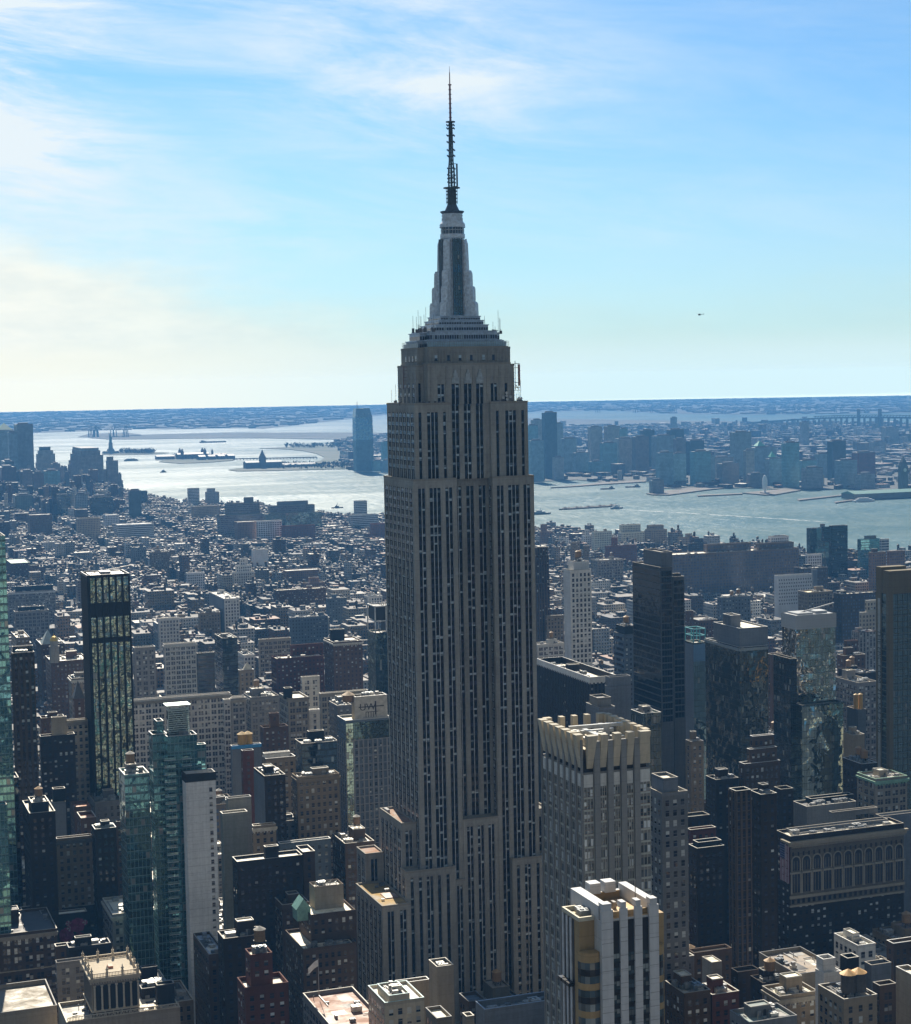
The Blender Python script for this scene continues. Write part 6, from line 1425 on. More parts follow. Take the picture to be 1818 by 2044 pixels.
# orange tanks
def big_tanks(label, spots, r_, h_, z, col=(.60, .36, .10), sq=False):
    o = find(label)
    for x, y in spots: water_tank(o, x, y, z, r_, h_, .6, (.70, .48, .2), col)
W, D, Z = dims('orange twin tank slab'); big_tanks('narrow grey slab with two', [(W*.22, 4), (W*.80, 4)], W*.24, 8.5, Z)
W, D, Z = dims('orange tank building'); big_tanks('brown building edged', [(W*.42, 5), (W*.62, 5)], 2.6, 6.0, Z)
o = find('brown building edged'); b = MB(); b.box(-.2, W, -.4, -.01, Z-.6, Z+1.3); b.build('blue_edge', plain((.05, .30, .65)), o)
W, D, Z = dims('orange capped tank building')
hh = [h for h in HEROES if h[6] == 'orange capped tank building'][0]
for (cx_, yy) in ((1362, 4.0), (1435, 4.0)):
    q = at_y(*px('G', cx_, 1745), hh[2]+5.5); 
    water_tank(find('tan building with ribbed windows'), q[0]-hh[0], q[1]-hh[2], max(Z, q[2]-6), 2.6, 6.2, 1.2, (.75, .45, .18), (.10, .09, .08))
# ------------------------------------------------------------------ water, land, haze
def sheet(name, poly, z, mat, kind='structure', skirt=0.0):
    b = MB(); pts = [(p[0], p[1], z) for p in poly]
    ar = sum(pts[i][0]*pts[(i+1) % len(pts)][1]-pts[(i+1) % len(pts)][0]*pts[i][1] for i in range(len(pts)))
    if ar < 0: pts = pts[::-1]
    b.face(pts)
    if skirt:
        for i in range(len(pts)):
            p, q = pts[i], pts[(i+1) % len(pts)]; b.face([(p[0], p[1], z-skirt), (q[0], q[1], z-skirt), q, p])
    return b.build(name, mat, None, kind=kind)
def gpoly(c, pts, z=0): return [tuple(at_z(*px(c, x, y), z)[:2]) for x, y in pts]
def water_mat():
    m, t, p = principled('water'); g = t.add('ShaderNodeNewGeometry'); pos = g.outputs['Position']
    a = t.noise(pos, 0.035, 6, 0.62, dist=.4); b = t.noise(pos, 0.0016, 5, 0.6, dist=1.0); c = t.noise(pos, .006, 4, .6)
    bp = t.add('ShaderNodeBump'); bp.inputs['Strength'].default_value = 1.0; bp.inputs['Distance'].default_value = 5.0
    t.put(bp.inputs['Height'], t.math('ADD', a, t.math('MULTIPLY', c, .8))); t.put(p.inputs['Normal'], bp.outputs[0])
    p.inputs['Base Color'].default_value = (.05, .13, .13, 1); t.put(p.inputs['Roughness'], t.ramp(b, .35, .65, .34, .46)); p.inputs['Specular IOR Level'].default_value = .3; p.inputs['Specular Tint'].default_value = (1, .93, .80, 1)
    df = t.add('ShaderNodeBsdfDiffuse'); t.put(df.inputs[0], t.mix(t.ramp(c, .35, .65), (.085, .145, .155, 1), (.15, .21, .21, 1))); mx = t.add('ShaderNodeMixShader'); t.put(mx.inputs[0], t.ramp(t.noise(t.vmath('MULTIPLY', pos, (.6, 2.2, 1)), .0011, 7, .68, dist=.8), .36, .64, .34, .64))
    t.l.new(df.outputs[0], mx.inputs[1]); t.l.new(p.outputs[0], mx.inputs[2]); t.l.new(mx.outputs[0], t.n['Material Output'].inputs[0])
    return m
def ground_mat(c0, c1, sc, patch=None, pc=(.5, .5, .45)):
    m, t, p = principled('ground'); g = t.add('ShaderNodeNewGeometry'); pos = g.outputs['Position']
    n = t.noise(pos, sc, 8, .65); c = t.mix(t.ramp(n, .35, .65), (*c0, 1), (*c1, 1))
    if patch:
        v = t.noise(t.vmath('MULTIPLY', pos, (1, .35, 1)), patch, 4, .7); c = t.mix(t.ramp(v, .64, .70), c, (*pc, 1))
    t.put(p.inputs['Base Color'], c); p.inputs['Roughness'].default_value = .9; return m
WATER_Z = -2.0
b = MB(); b.cyl(0, 0, WATER_Z-1, WATER_Z, 28500, 28500, 96); b.build('water', water_mat(), None, kind='structure')
asph = ground_mat((.035, .036, .038), (.06, .06, .06), .02)
SHORE = [(-260, 930), (150, 962), (245, 986), (300, 1003), (400, 1012), (520, 1018), (640, 1033), (765, 1040), (1070, 1064), (1200, 1074), (1400, 1094), (1600, 1114), (1700, 1127), (1818, 1132), (2050, 1150)]
sw = gpoly('O', SHORE)
MANH = sw+[(sw[-1][0]+200, -1500), (-1800, -1500), (sw[0][0]-1500, sw[0][1])]
sheet('ground', MANH, 0.0, asph, skirt=3)
# river piers on the near shore
nj = ground_mat((.035, .045, .035), (.10, .10, .09), .0035, .012, (.45, .45, .42))
far_nj = ground_mat((.05, .06, .055), (.085, .09, .085), .006, .012, (.35, .36, .33))
JC = gpoly('K', [(-740, 430), (-300, 444), (20, 490), (80, 484), (180, 481), (300, 476), (420, 487), (625, 482), (640, 512), (860, 520), (1050, 512), (1240, 520), (1420, 520), (1520, 516), (1680, 528), (1820, 548), (2100, 560), (2400, 240), (1818, 219), (1300, 214), (1050, 211), (640, 206), (240, 200), (40, 196), (-60, 205), (-800, 300)])
sheet('jersey_ground', JC, 0.0, nj, skirt=3)
FAR = gpoly('K', [(-520, 175), (60, 168), (240, 165), (430, 160), (700, 175), (1050, 180), (1300, 178), (1818, 173), (2300, 150)])
farp = FAR+[(24500, 13500), (20500, 19000), (15500, 23400), (8500, 26700), (0, 28000), (-6000, 27300)]+gpoly('J', [(-300, 232), (0, 262), (150, 263), (400, 254), (600, 246), (760, 246), (1060, 240), (1200, 244)])
sheet('far_ground', farp, -0.5, far_nj)
park = ground_mat((.05, .075, .04), (.12, .12, .085), .004, .02, (.4, .4, .36))
for nm, pts, mm in (
    ('peninsula', [(410, 287), (430, 284), (700, 270), (1060, 262), (1300, 262), (1760, 262), (1760, 296), (1500, 292), (1200, 287), (1000, 287), (700, 291), (500, 293)], nj),
    ('peninsula', [(355, 282), (400, 268), (570, 262), (640, 270), (640, 276), (520, 282)], nj),
    ('liberty_island', [(462, 361), (500, 354), (560, 352), (650, 352), (740, 351), (770, 354), (720, 359), (620, 362), (500, 364)], park),
    ('ellis_island', [(722, 395), (770, 378), (900, 368), (1040, 366), (1075, 380), (1060, 388), (950, 397), (820, 402)], park),
    ('park_ground', [(1180, 333), (1250, 330), (1400, 322), (1640, 312), (1640, 400), (1500, 404), (1400, 402), (1460, 388), (1475, 374), (1440, 358), (1380, 345), (1300, 337)], park),
    ('park_ground', [(1038, 431), (1080, 424), (1250, 412), (1560, 396), (1640, 392), (1660, 425), (1500, 428), (1260, 434), (1080, 437)], park)):
    sheet(nm, gpoly('J', pts), 0.35, mm, skirt=3)
for pts in ([(180, 513), (270, 505), (420, 488), (610, 480), (612, 486), (430, 497), (280, 508)], [(640, 545), (615, 540), (700, 528), (930, 505), (1040, 508), (900, 522), (720, 546)], [(845, 547), (1050, 538), (1052, 542), (850, 551)], [(1050, 537), (1240, 520), (1320, 524), (1200, 545), (1150, 546)], [(1300, 566), (1520, 544), (1525, 547), (1310, 571)], [(1470, 578), (1590, 562), (1592, 566), (1475, 582)]):
    o = sheet('pier', gpoly('K', pts), 1.2, ground_mat((.10, .09, .08), (.22, .20, .18), .02), kind='structure', skirt=4)

def rotbox(V, F, C, cx, cy, w, d, z0, z1, th, wc, rc):
    ct, st_ = math.cos(th), math.sin(th); k = len(V)
    for z in (z0, z1):
        for sx, sy in ((-1, -1), (1, -1), (1, 1), (-1, 1)):
            X, Y = sx*w/2, sy*d/2; V.append((cx+X*ct-Y*st_, cy+X*st_+Y*ct, z))
    for t in ((0, 1, 5, 4), (1, 2, 6, 5), (2, 3, 7, 6), (3, 0, 4, 7)): F.append(tuple(k+i for i in t)); C.append(wc)
    F.append((k+4, k+5, k+6, k+7)); C.append(rc)
def mesh_obj(name, V, F, C, mat, kind='stuff', label=None, cat=None):
    me = bpy.data.meshes.new(name); me.from_pydata(V, [], F); me.materials.append(mat)
    n = np.array([len(f) for f in F]); fixedcol(me, np.repeat(np.array(C, dtype=np.float32), n, axis=0)); me.update()
    o = bpy.data.objects.new(name, me); COL.objects.link(o); tag(o, label, cat, None, kind); return o
def inpoly(x, y, P):
    c = False; j = len(P)-1
    for i in range(len(P)):
        if (P[i][1] > y) != (P[j][1] > y) and x < (P[j][0]-P[i][0])*(y-P[i][1])/(P[j][1]-P[i][1])+P[i][0]: c = not c
        j = i
    return c
WALLC = [(.13, .08, .06), (.17, .10, .075), (.10, .055, .045), (.30, .25, .19), (.48, .44, .36), (.25, .25, .24), (.66, .65, .61), (.08, .065, .06), (.22, .15, .10), (.17, .20, .23), (.55, .56, .55), (.10, .09, .09)]
ROOFC = [(.85, .80, .70), (.60, .57, .52), (.35, .33, .30), (.05, .05, .05), (.09, .09, .09), (.13, .11, .10), (.22, .20, .18), (.16, .16, .16), (.30, .28, .26), (.11, .10, .10), (.25, .24, .23), (.07, .07, .07), (.07, .07, .07), (.16, .14, .13), (.35, .22, .17), (.12, .12, .13)]
def blocked(x0, x1, y0, y1, m=3):
    for h in HEROES:
        if x0 < h[1]+m and x1 > h[0]-m and y0 < h[3]+m and y1 > h[2]-m: return True
    return False
def lower_for_heroes(x0, x1, y0, z, zmin=12):
    """keep a filler block from hiding a hand placed building that stands behind it"""
    while z > zmin:
        a = proj((x0, y0, z)); b_ = proj((x1, y0, z)); yt = min(a[1], b_[1]); ok = True
        for h in HEROES:
            bx = h[5]
            if h[2] > y0+5 and a[0] < bx[1]-4 and b_[0] > bx[0]+4 and yt < bx[3]-2: ok = False; break
        if ok: return z
        z -= 3
    return None
# ------------------------------------------------------------------ filler buildings near the viewer, as things
fr = random.Random(4242)
FILL = []
def build_filler(x0, x1, y0, y1, z, st, roof, bucket, far):
    nm = {'p': 'loft_building', 'b': 'apartment_building', 'h': 'office_building', 'c': 'office_building', 'v': 'office_building'}[ST[st]['m']]
    root = empty(nm, (x0, y0, 0)); rng = random.Random(int(x0*7+y0*13)); W, D = x1-x0, y1-y0
    wm = wallmat(st); rm = roofmat(roof); cope = rng.choice([COPE, COPE_W, TRIM, TRIM, COPE_D, wm, wm])
    mass(root, 0, W, 0, D, 0, z, wm, rm, cope, rng.choice([.8, 1.1, 1.4]))
    facade(root, 0, W, 0, D, 0, z, st, rng, False, far, None, GLD if rng.random() < .4 else None, max(6, z-38))
    if ST[st]['m'] == 'p' and rng.random() < .6:
        c = MB(); o = rng.uniform(.4, .9); c.box(-o, W+.05, -o, -.003, z-1.1, z-.1); c.box(-o, -.003, 0, D, z-1.1, z-.1); c.box(-.3, W, -.3, -.003, z-5.4, z-5.0)
        c.build('cornice', stone(tuple(min(.6, v*rng.choice([1.0, 1.5, 2.0])) for v in ST[st]['c'])), root)
    tanks = 1 if rng.random() < .42 else 0; feat = []
    ux = None
    if rng.random() < .35 and W > 14:
        a = rng.uniform(.1, .4)*W; b_ = a+rng.uniform(.35, .5)*W; c = rng.uniform(.2, .45)*D; h = rng.uniform(3.5, 8)
        mass(root, a, b_, c, min(D-.5, c+D*.45), z+.004, z+h, wm, rm, cope, .6); ux = h; feat.append('a set back top')
        if tanks: water_tank(root, (a+b_)/2, min(D-3, c+D*.2), z+h, rng.uniform(1.6, 2.1), 3.8, 2); feat.append('a water tank'); tanks = 0
    if tanks: feat.append('a water tank')
    clutter(root, .8, W-.8, .8, D-.8, z, rng, stone(ST[st].get('c', (.2, .2, .2))), rm, n=rng.randrange(4, 11), tanks=tanks, bulk=1 if not ux else 0, pipes=True)
    FILL.append((root, st, roof, feat, z, x0, x1, y0, z))
COLN = {'brick': 'brick', 'redbrick': 'dark red brick', 'brown': 'brown', 'darkbrown': 'dark brown', 'tan': 'tan', 'cream': 'cream', 'white': 'white', 'grey': 'grey', 'bluegrey': 'blue grey', 'loft': 'beige loft', 'loftgrey': 'grey loft', 'loftwhite': 'pale loft', 'loftbrown': 'brown loft', 'blankgrey': 'blank walled grey', 'ribbon': 'dark banded', 'blank': 'blank walled', 'glass': 'glass', 'finsbrown': 'brown ribbed'}
stys = ['brick', 'brown', 'darkbrown', 'tan', 'loft', 'loftgrey', 'loftbrown', 'loftwhite', 'grey', 'redbrick', 'loftgrey', 'loft', 'brown', 'loftbrown', 'ribbon', 'bluegrey', 'tan', 'finsbrown', 'darkbrown', 'brick']
roofs = [ROOF_L, ROOF_L, ROOF_L, ROOF_L, ROOF_M, ROOF_D, (.75, .70, .58), (.16, .15, .14), ROOF_B, (.45, .42, .36)]
count = 0
def inview(x, y, z, m=30):
    a = proj((x, y, z)); return -m < a[0] < 1818+m and a[1] < 2044+m
row = 0; y = 612.0
while y < 1420 and count < 205:
    for dpt, off in ((27, 0), (27, 30)):
        ya = y+off; x = ya*.085-10
        while x < ya*.72:
            w_ = fr.uniform(11, 30)
            if int((x+40)/280) != int((x+w_+40)/280): x = (int((x+w_+40)/280))*280-40+24; continue
            z = fr.choice([fr.uniform(38, 60), fr.uniform(45, 70), fr.uniform(28, 45)]) if ya < 1100 else fr.uniform(26, 62)
            x0, x1, y0, y1 = x, x+w_-.3, ya, ya+dpt-fr.uniform(0, 3)
            x += w_
            if blocked(x0, x1, y0, y1, 1.0): continue
            if not (inview(x0, y0, z) or inview(x1, y0, z)): continue
            z = lower_for_heroes(x0, x1, y0, z, 18)
            if z is None: continue
            build_filler(x0, x1, y0, y1, z, fr.choice(stys), fr.choice(roofs), 0, ya > 950); count += 1
            if count >= 205: break
        if count >= 205: break
    y += 80
Y_THINGS = y-40
print('filler things', count, 'up to y', y)

# labels that single each filler out: own look, then the landmark beside it
import collections
def shortname(s): return s
land = []
for h in HEROES:
    if h[7] is None: X = (h[5][0]+h[5][1])/2; Yc = 1000
    else: X = (h[5][0]+h[5][1])/2; Yc = h[5][2]
    if len(h[6].split()) <= 6: land.append((X, Yc, h[5], h[6]))
labs = []
for f in FILL:
    root, st, roof, feat, z, x0, x1, y0, _ = f
    a = proj((x0, y0, z)); b_ = proj((x1, y0, z)); X, Y = (a[0]+b_[0])/2, (a[1]+b_[1])/2
    best = min(land, key=lambda l: min(abs(X-l[2][0]), abs(X-l[2][1]), abs(X-l[0]))+abs(Y-l[1])*.35)
    rel = 'left of' if X < best[2][0] else 'right of' if X > best[2][1] else ('in front of' if Y > best[1]+20 else 'behind')
    rc = sum(roof)/3; rn = 'bright roofed' if rc > .5 else 'dark roofed' if rc < .2 else 'grey roofed' if abs(roof[0]-roof[2]) < .08 else 'tan roofed'
    ft = ' with '+' and '.join(feat) if feat else ''
    labs.append([f'{rn} {COLN.get(st, st)} building{ft} {rel} the {best[3]}', X, Y, root])
cnt = collections.Counter(l[0] for l in labs); ORD = ['first', 'second', 'third', 'fourth', 'fifth', 'sixth', 'seventh', 'eighth', 'ninth', 'tenth', 'eleventh', 'twelfth']
seen = collections.defaultdict(list)
for l in labs: seen[l[0]].append(l)
for k, v in seen.items():
    v.sort(key=lambda l: l[1])
    for i, l in enumerate(v):
        s = k
        if len(v) == 2: s = ('leftmost ' if i == 0 else 'rightmost ')+k
        elif len(v) > 2: s = ORD[min(i, 11)]+' from the left, '+k
        wds = s.split()
        if len(wds) > 15: s = ' '.join(wds).replace(' with a set back top and a water tank', ' with tank on top').replace(' with a set back top', ' with top house').replace(' with a water tank', ' with tank')
        if len(s.split()) > 16: s = s.replace(' building', '', 1)
        tag(l[3], s, 'building', 'old mid rise buildings of the midtown blocks')
# ------------------------------------------------------------------ harbour towers and the far shore
def tower_far(name, label, cat, crop, pts, d, col, ups=(), bay=4.0, fl=4.0, group=None, glassy=False, wb=.6):
    xl, xc, xr, yt = pts; P = at_d(*px(crop, xc, yt), d); x0, y0, Z = P
    x1 = solve_x(x0, y0, Z, px(crop, xr, yt)[0]); y1 = max(solve_y(x0, y0, Z, px(crop, xl, yt)[0]), y0+(x1-x0)*.6)
    root = empty(name, (x0, y0, 0), label, cat, group); W, D = x1-x0, y1-y0; V, F, C = [], [], []
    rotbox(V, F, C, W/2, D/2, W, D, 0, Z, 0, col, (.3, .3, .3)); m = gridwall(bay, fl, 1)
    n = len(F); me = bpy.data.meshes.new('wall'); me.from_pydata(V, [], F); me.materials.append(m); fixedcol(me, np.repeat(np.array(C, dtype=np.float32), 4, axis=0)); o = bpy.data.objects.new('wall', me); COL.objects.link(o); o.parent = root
    tz = Z
    for u in ups:
        q = at_y(*px(crop, u[1], u[3]), y0+u[4]); a1 = solve_x(q[0], q[1], q[2], px(crop, u[2], u[3])[0]); V, F, C = [], [], []
        a0 = max(0, q[0]-x0); a1 = min(W, a1-x0)
        rotbox(V, F, C, (a0+a1)/2, u[4]+(D-u[4])*.45, a1-a0, (D-u[4])*.85, Z+.02, max(Z+2, q[2]), 0, u[5] if len(u) > 5 else col, (.3, .3, .3))
        me = bpy.data.meshes.new('upper_tier'); me.from_pydata(V, [], F); me.materials.append(m); fixedcol(me, np.repeat(np.array(C, dtype=np.float32), 4, axis=0)); o = bpy.data.objects.new('upper_tier', me); COL.objects.link(o); o.parent = root
    if not ups:
        b = MB(); b.box(W*.2, W*.75, D*.2, D*.7, Z+.01, Z+5); b.box(0, W, 0, 1.2, Z+.01, Z+1.6); b.build('roof_plant', stone((.2, .2, .21)), root)
    HEROES.append((x0, x1, y0, y1, Z, (px(crop, xl, yt)[0], px(crop, xr, yt)[0], px(crop, xc, yt)[1], px(crop, xc, yt)[1]+30), label, P))
    return root, W, D, Z
G1c = (.30, .40, .45); TN = (.42, .41, .37); BR = (.28, .23, .21); TL = (.22, .44, .48); DKc = (.08, .13, .16); WH_ = (.42, .43, .43)  # far tower colours lightened, part of the haze put into them
MG = 'towers by the harbour at the left edge'
r, W, D, Z = tower_far('office_tower', 'harbour tower with a green pyramid roof at the left edge', 'tower', 'M', (-60, -30, 172, 235), 5600, G1c, group=MG)
b = MB(); a = [(0, 0, Z), (W, 0, Z), (W, D, Z), (0, D, Z)]
for i in range(4): b.face([a[i], a[(i+1) % 4], (W*.48, D/2, Z+(235-140)*.1537*5600/3600)])
b.build('roof', plain((.25, .42, .30)), r)
for a in (
 ('tall flat topped harbour tower with fine horizontal bands', (178, 216, 426, 158), 5500, (.26, .30, .33), ()),
 ('square shouldered glass block just behind the green pyramid', (95, 110, 225, 262), 5450, G1c, ()),
 ('harbour tower with stepped mansard top right of the banded tower', (465, 478, 728, 655), 5700, TN, ((470, 482, 715, 540, 2), (485, 500, 690, 495, 6), (500, 515, 655, 448, 10, DKc))),
 ('dark blue harbour block with lights in front of the mansard topped tower', (560, 590, 778, 765), 5000, TL, ()),
 ('stepped brown harbour block right of the mansard topped tower', (655, 680, 782, 672), 5600, BR, ()),
 ('smaller brown step block beside the stepped brown harbour block', (775, 785, 836, 712), 5550, BR, ()),
 ('narrow red brown harbour slab left of the big gridded tower', (830, 838, 900, 790), 5500, BR, ()),
 ('big gridded harbour tower with arched glass crown', (910, 1045, 1340, 560), 5300, (.30, .28, .27), ((968, 1050, 1305, 500, 4), (975, 1055, 1285, 466, 8, (.3, .36, .36)))),
 ('slim brown and glass harbour tower right of the big gridded tower', (1376, 1388, 1532, 625), 5200, BR, ((1378, 1390, 1472, 574, 5),)),
 ('lower brown wing stepping down to the water', (1530, 1536, 1577, 803), 5190, BR, ()),
 ('lowest brown step at the waterline of the harbour towers', (1577, 1580, 1603, 945), 5180, BR, ()),
 ('brown apartment block between the two tall brown harbour towers', (1335, 1345, 1392, 760), 5350, BR, ()),
 ('wide purple brown block at the foot of the green pyramid tower', (-40, 20, 212, 720), 4900, (.15, .12, .14), ()),
 ('dark glass block on top of the purple brown block', (10, 60, 180, 640), 5000, DKc, ()),
 ('brown pair of blocks below the banded tower', (255, 290, 450, 770), 4900, BR, ()),
 ('brown block with light stripes below the mansard topped tower', (420, 440, 570, 790), 4800, (.22, .16, .14), ()),
 ('slim dark tower before the big gridded tower', (735, 780, 855, 1015), 4350, DKc, ()),
 ('low white banded block below the big gridded tower', (970, 985, 1140, 1070), 4300, WH_, ()),
 ('wide dark block below the slim brown and glass tower', (1165, 1180, 1425, 1105), 4200, DKc, ()),
 ('olive brown block between the slim dark tower and the white banded block', (865, 930, 975, 1030), 4320, TN, ()),
 ('dark cube on the waterfront right of the harbour towers', (1664, 1680, 1830, 1025), 4150, DKc, ()),
 ('green grey block with scaffold in the left distance', (190, 210, 420, 1085), 4300, (.16, .22, .20), ()),
 ('pale block in the left distance below the brown pair', (240, 252, 380, 1030), 4400, WH_, ())):
    tower_far('office_tower', a[0], 'tower', 'M', a[1], a[2], a[3], a[4], group=MG)
# Jersey waterfront
JG = 'towers on the far shore across the river'
r, W, D, Z = tower_far('office_tower', 'bluish glass tower standing alone on the far shore left of the skyscraper', 'tower', 'J', (1606, 1618, 1697, 300), 6380, (.14, .22, .26), (), 5, 4.2, JG)
b = MB()
q = at_y(*px('J', 1640, 152), r.location[1]); ZT = q[2]; a = [(0, 0, Z), (W, 0, Z), (W, D, Z), (0, D, Z)]; c = [(W*.06, D*.1, ZT), (W*.84, D*.1, ZT), (W*.84, D*.9, ZT), (W*.06, D*.9, ZT)]
am = (Z+ZT)/2+25; mm = [(W*.0, 0, am), (W*.97, 0, am), (W*.97, D, am), (0, D, am)]
for i in range(4): b.face([a[i], a[(i+1) % 4], mm[(i+1) % 4], mm[i]]); b.face([mm[i], mm[(i+1) % 4], c[(i+1) % 4], c[i]])
b.face(c); b.build('tapered_top', curtain((.20, .32, .38), 3, 4.2), r)
b = MB(); b.bar((W*.18, D*.4, ZT), (W*.18, D*.4, ZT+24), .8); b.build('aerial', plain((.1, .1, .1)), r)
for nm, p_, dd, cc in (('low glass hall at the foot of the lone bluish tower', (1690, 1697, 1745, 392), 6380, TL), ('dark stepped block between the lone bluish tower and the skyscraper', (1736, 1740, 1790, 305), 6450, TL), ('small low block at the waterline beside the lone bluish tower', (1735, 1740, 1800, 390), 6300, G1c)):
    tower_far('office_tower', nm, 'tower', 'J', p_, dd, cc, (), 4, 4, JG)
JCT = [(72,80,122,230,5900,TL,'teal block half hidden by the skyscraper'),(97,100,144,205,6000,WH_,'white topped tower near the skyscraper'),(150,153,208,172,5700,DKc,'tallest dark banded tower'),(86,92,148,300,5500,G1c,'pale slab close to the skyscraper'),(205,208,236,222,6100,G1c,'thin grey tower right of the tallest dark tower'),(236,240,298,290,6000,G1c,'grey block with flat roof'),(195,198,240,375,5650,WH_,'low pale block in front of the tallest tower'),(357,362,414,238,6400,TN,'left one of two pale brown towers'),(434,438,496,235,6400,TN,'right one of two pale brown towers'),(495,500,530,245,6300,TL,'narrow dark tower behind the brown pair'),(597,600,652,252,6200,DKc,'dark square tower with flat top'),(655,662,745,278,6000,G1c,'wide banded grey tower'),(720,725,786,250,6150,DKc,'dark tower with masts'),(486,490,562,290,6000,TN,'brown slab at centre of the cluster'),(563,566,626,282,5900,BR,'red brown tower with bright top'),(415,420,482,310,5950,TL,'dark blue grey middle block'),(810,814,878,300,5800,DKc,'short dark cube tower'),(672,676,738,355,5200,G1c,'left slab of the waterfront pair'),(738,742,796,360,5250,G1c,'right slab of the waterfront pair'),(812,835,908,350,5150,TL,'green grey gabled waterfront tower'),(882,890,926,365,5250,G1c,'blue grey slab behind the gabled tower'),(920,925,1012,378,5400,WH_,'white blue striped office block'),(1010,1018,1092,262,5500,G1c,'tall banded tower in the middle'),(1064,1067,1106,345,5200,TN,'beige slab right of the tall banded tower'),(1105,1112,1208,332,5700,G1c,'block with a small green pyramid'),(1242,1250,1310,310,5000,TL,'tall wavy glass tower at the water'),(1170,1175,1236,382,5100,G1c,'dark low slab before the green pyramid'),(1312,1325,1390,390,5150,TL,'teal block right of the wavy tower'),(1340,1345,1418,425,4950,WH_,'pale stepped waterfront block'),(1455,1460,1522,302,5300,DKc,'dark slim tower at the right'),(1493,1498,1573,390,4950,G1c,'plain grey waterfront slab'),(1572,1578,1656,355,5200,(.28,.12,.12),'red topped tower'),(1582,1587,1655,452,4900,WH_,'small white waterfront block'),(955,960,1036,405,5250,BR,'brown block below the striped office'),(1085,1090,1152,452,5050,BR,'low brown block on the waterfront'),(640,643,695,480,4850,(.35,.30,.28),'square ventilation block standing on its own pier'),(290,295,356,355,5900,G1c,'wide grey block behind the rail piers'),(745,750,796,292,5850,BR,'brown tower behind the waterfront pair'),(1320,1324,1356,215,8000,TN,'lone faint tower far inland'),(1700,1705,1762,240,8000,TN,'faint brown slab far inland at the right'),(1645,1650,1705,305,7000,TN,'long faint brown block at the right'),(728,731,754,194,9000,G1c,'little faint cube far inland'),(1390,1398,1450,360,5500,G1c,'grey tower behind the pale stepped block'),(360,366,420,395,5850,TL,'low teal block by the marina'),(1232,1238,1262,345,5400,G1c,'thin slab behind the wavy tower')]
for a in JCT:
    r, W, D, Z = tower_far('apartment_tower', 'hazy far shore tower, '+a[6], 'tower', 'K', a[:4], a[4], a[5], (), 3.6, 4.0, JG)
    if 'green pyramid' in a[6]:
        b = MB(); q = [(W*.15, D*.2, Z+5), (W*.55, D*.2, Z+5), (W*.55, D*.8, Z+5), (W*.15, D*.8, Z+5)]
        for i in range(4): b.face([q[i], q[(i+1) % 4], (W*.35, D*.5, Z+22)])
        b.build('roof', plain((.18, .5, .38)), r)
# low houses of the far shore and the mass of the city beyond the nearer blocks
V, F, C = [], [], []; rr = random.Random(9)
JCz = JC
n = 0
while n < 5200:
    d = rr.uniform(5000, 12500); t = YAW+rr.uniform(-.27, .27); x, y = d*math.sin(t), d*math.cos(t)
    if not inpoly(x, y, JC): continue
    if y < 5600 and rr.random() < .5: continue
    s = rr.uniform(10, 34); hgt = rr.uniform(6, 14) if rr.random() < .93 else rr.uniform(18, 45)
    if rr.random() < .05: s *= 3.2; hgt = 10
    rotbox(V, F, C, x, y, s, s*rr.uniform(.5, 1.3), 0, hgt, rr.uniform(-.2, .2)+.3, rr.choice(WALLC), rr.choice(ROOFC)); n += 1
mesh_obj('far_town', V, F, C, gridwall(4, 4), label='low hazy town spread across the far shore', cat='town')
V, F, C = [], [], []; n = 0
while n < 2600:
    d = rr.uniform(13500, 27000); t = YAW+rr.uniform(-.27, .27); x, y = d*math.sin(t), d*math.cos(t)
    if not inpoly(x, y, farp): continue
    s = rr.uniform(25, 130); rotbox(V, F, C, x, y, s, s*rr.uniform(.3, .8), -.4, rr.uniform(6, 16), .3, (.25, .24, .22), rr.choice([(.45, .44, .41), (.15, .16, .15), (.25, .25, .24)])); n += 1
mesh_obj('distant_town', V, F, C, gridwall(6, 6), label='sheds and town specks on the far horizon land', cat='town')
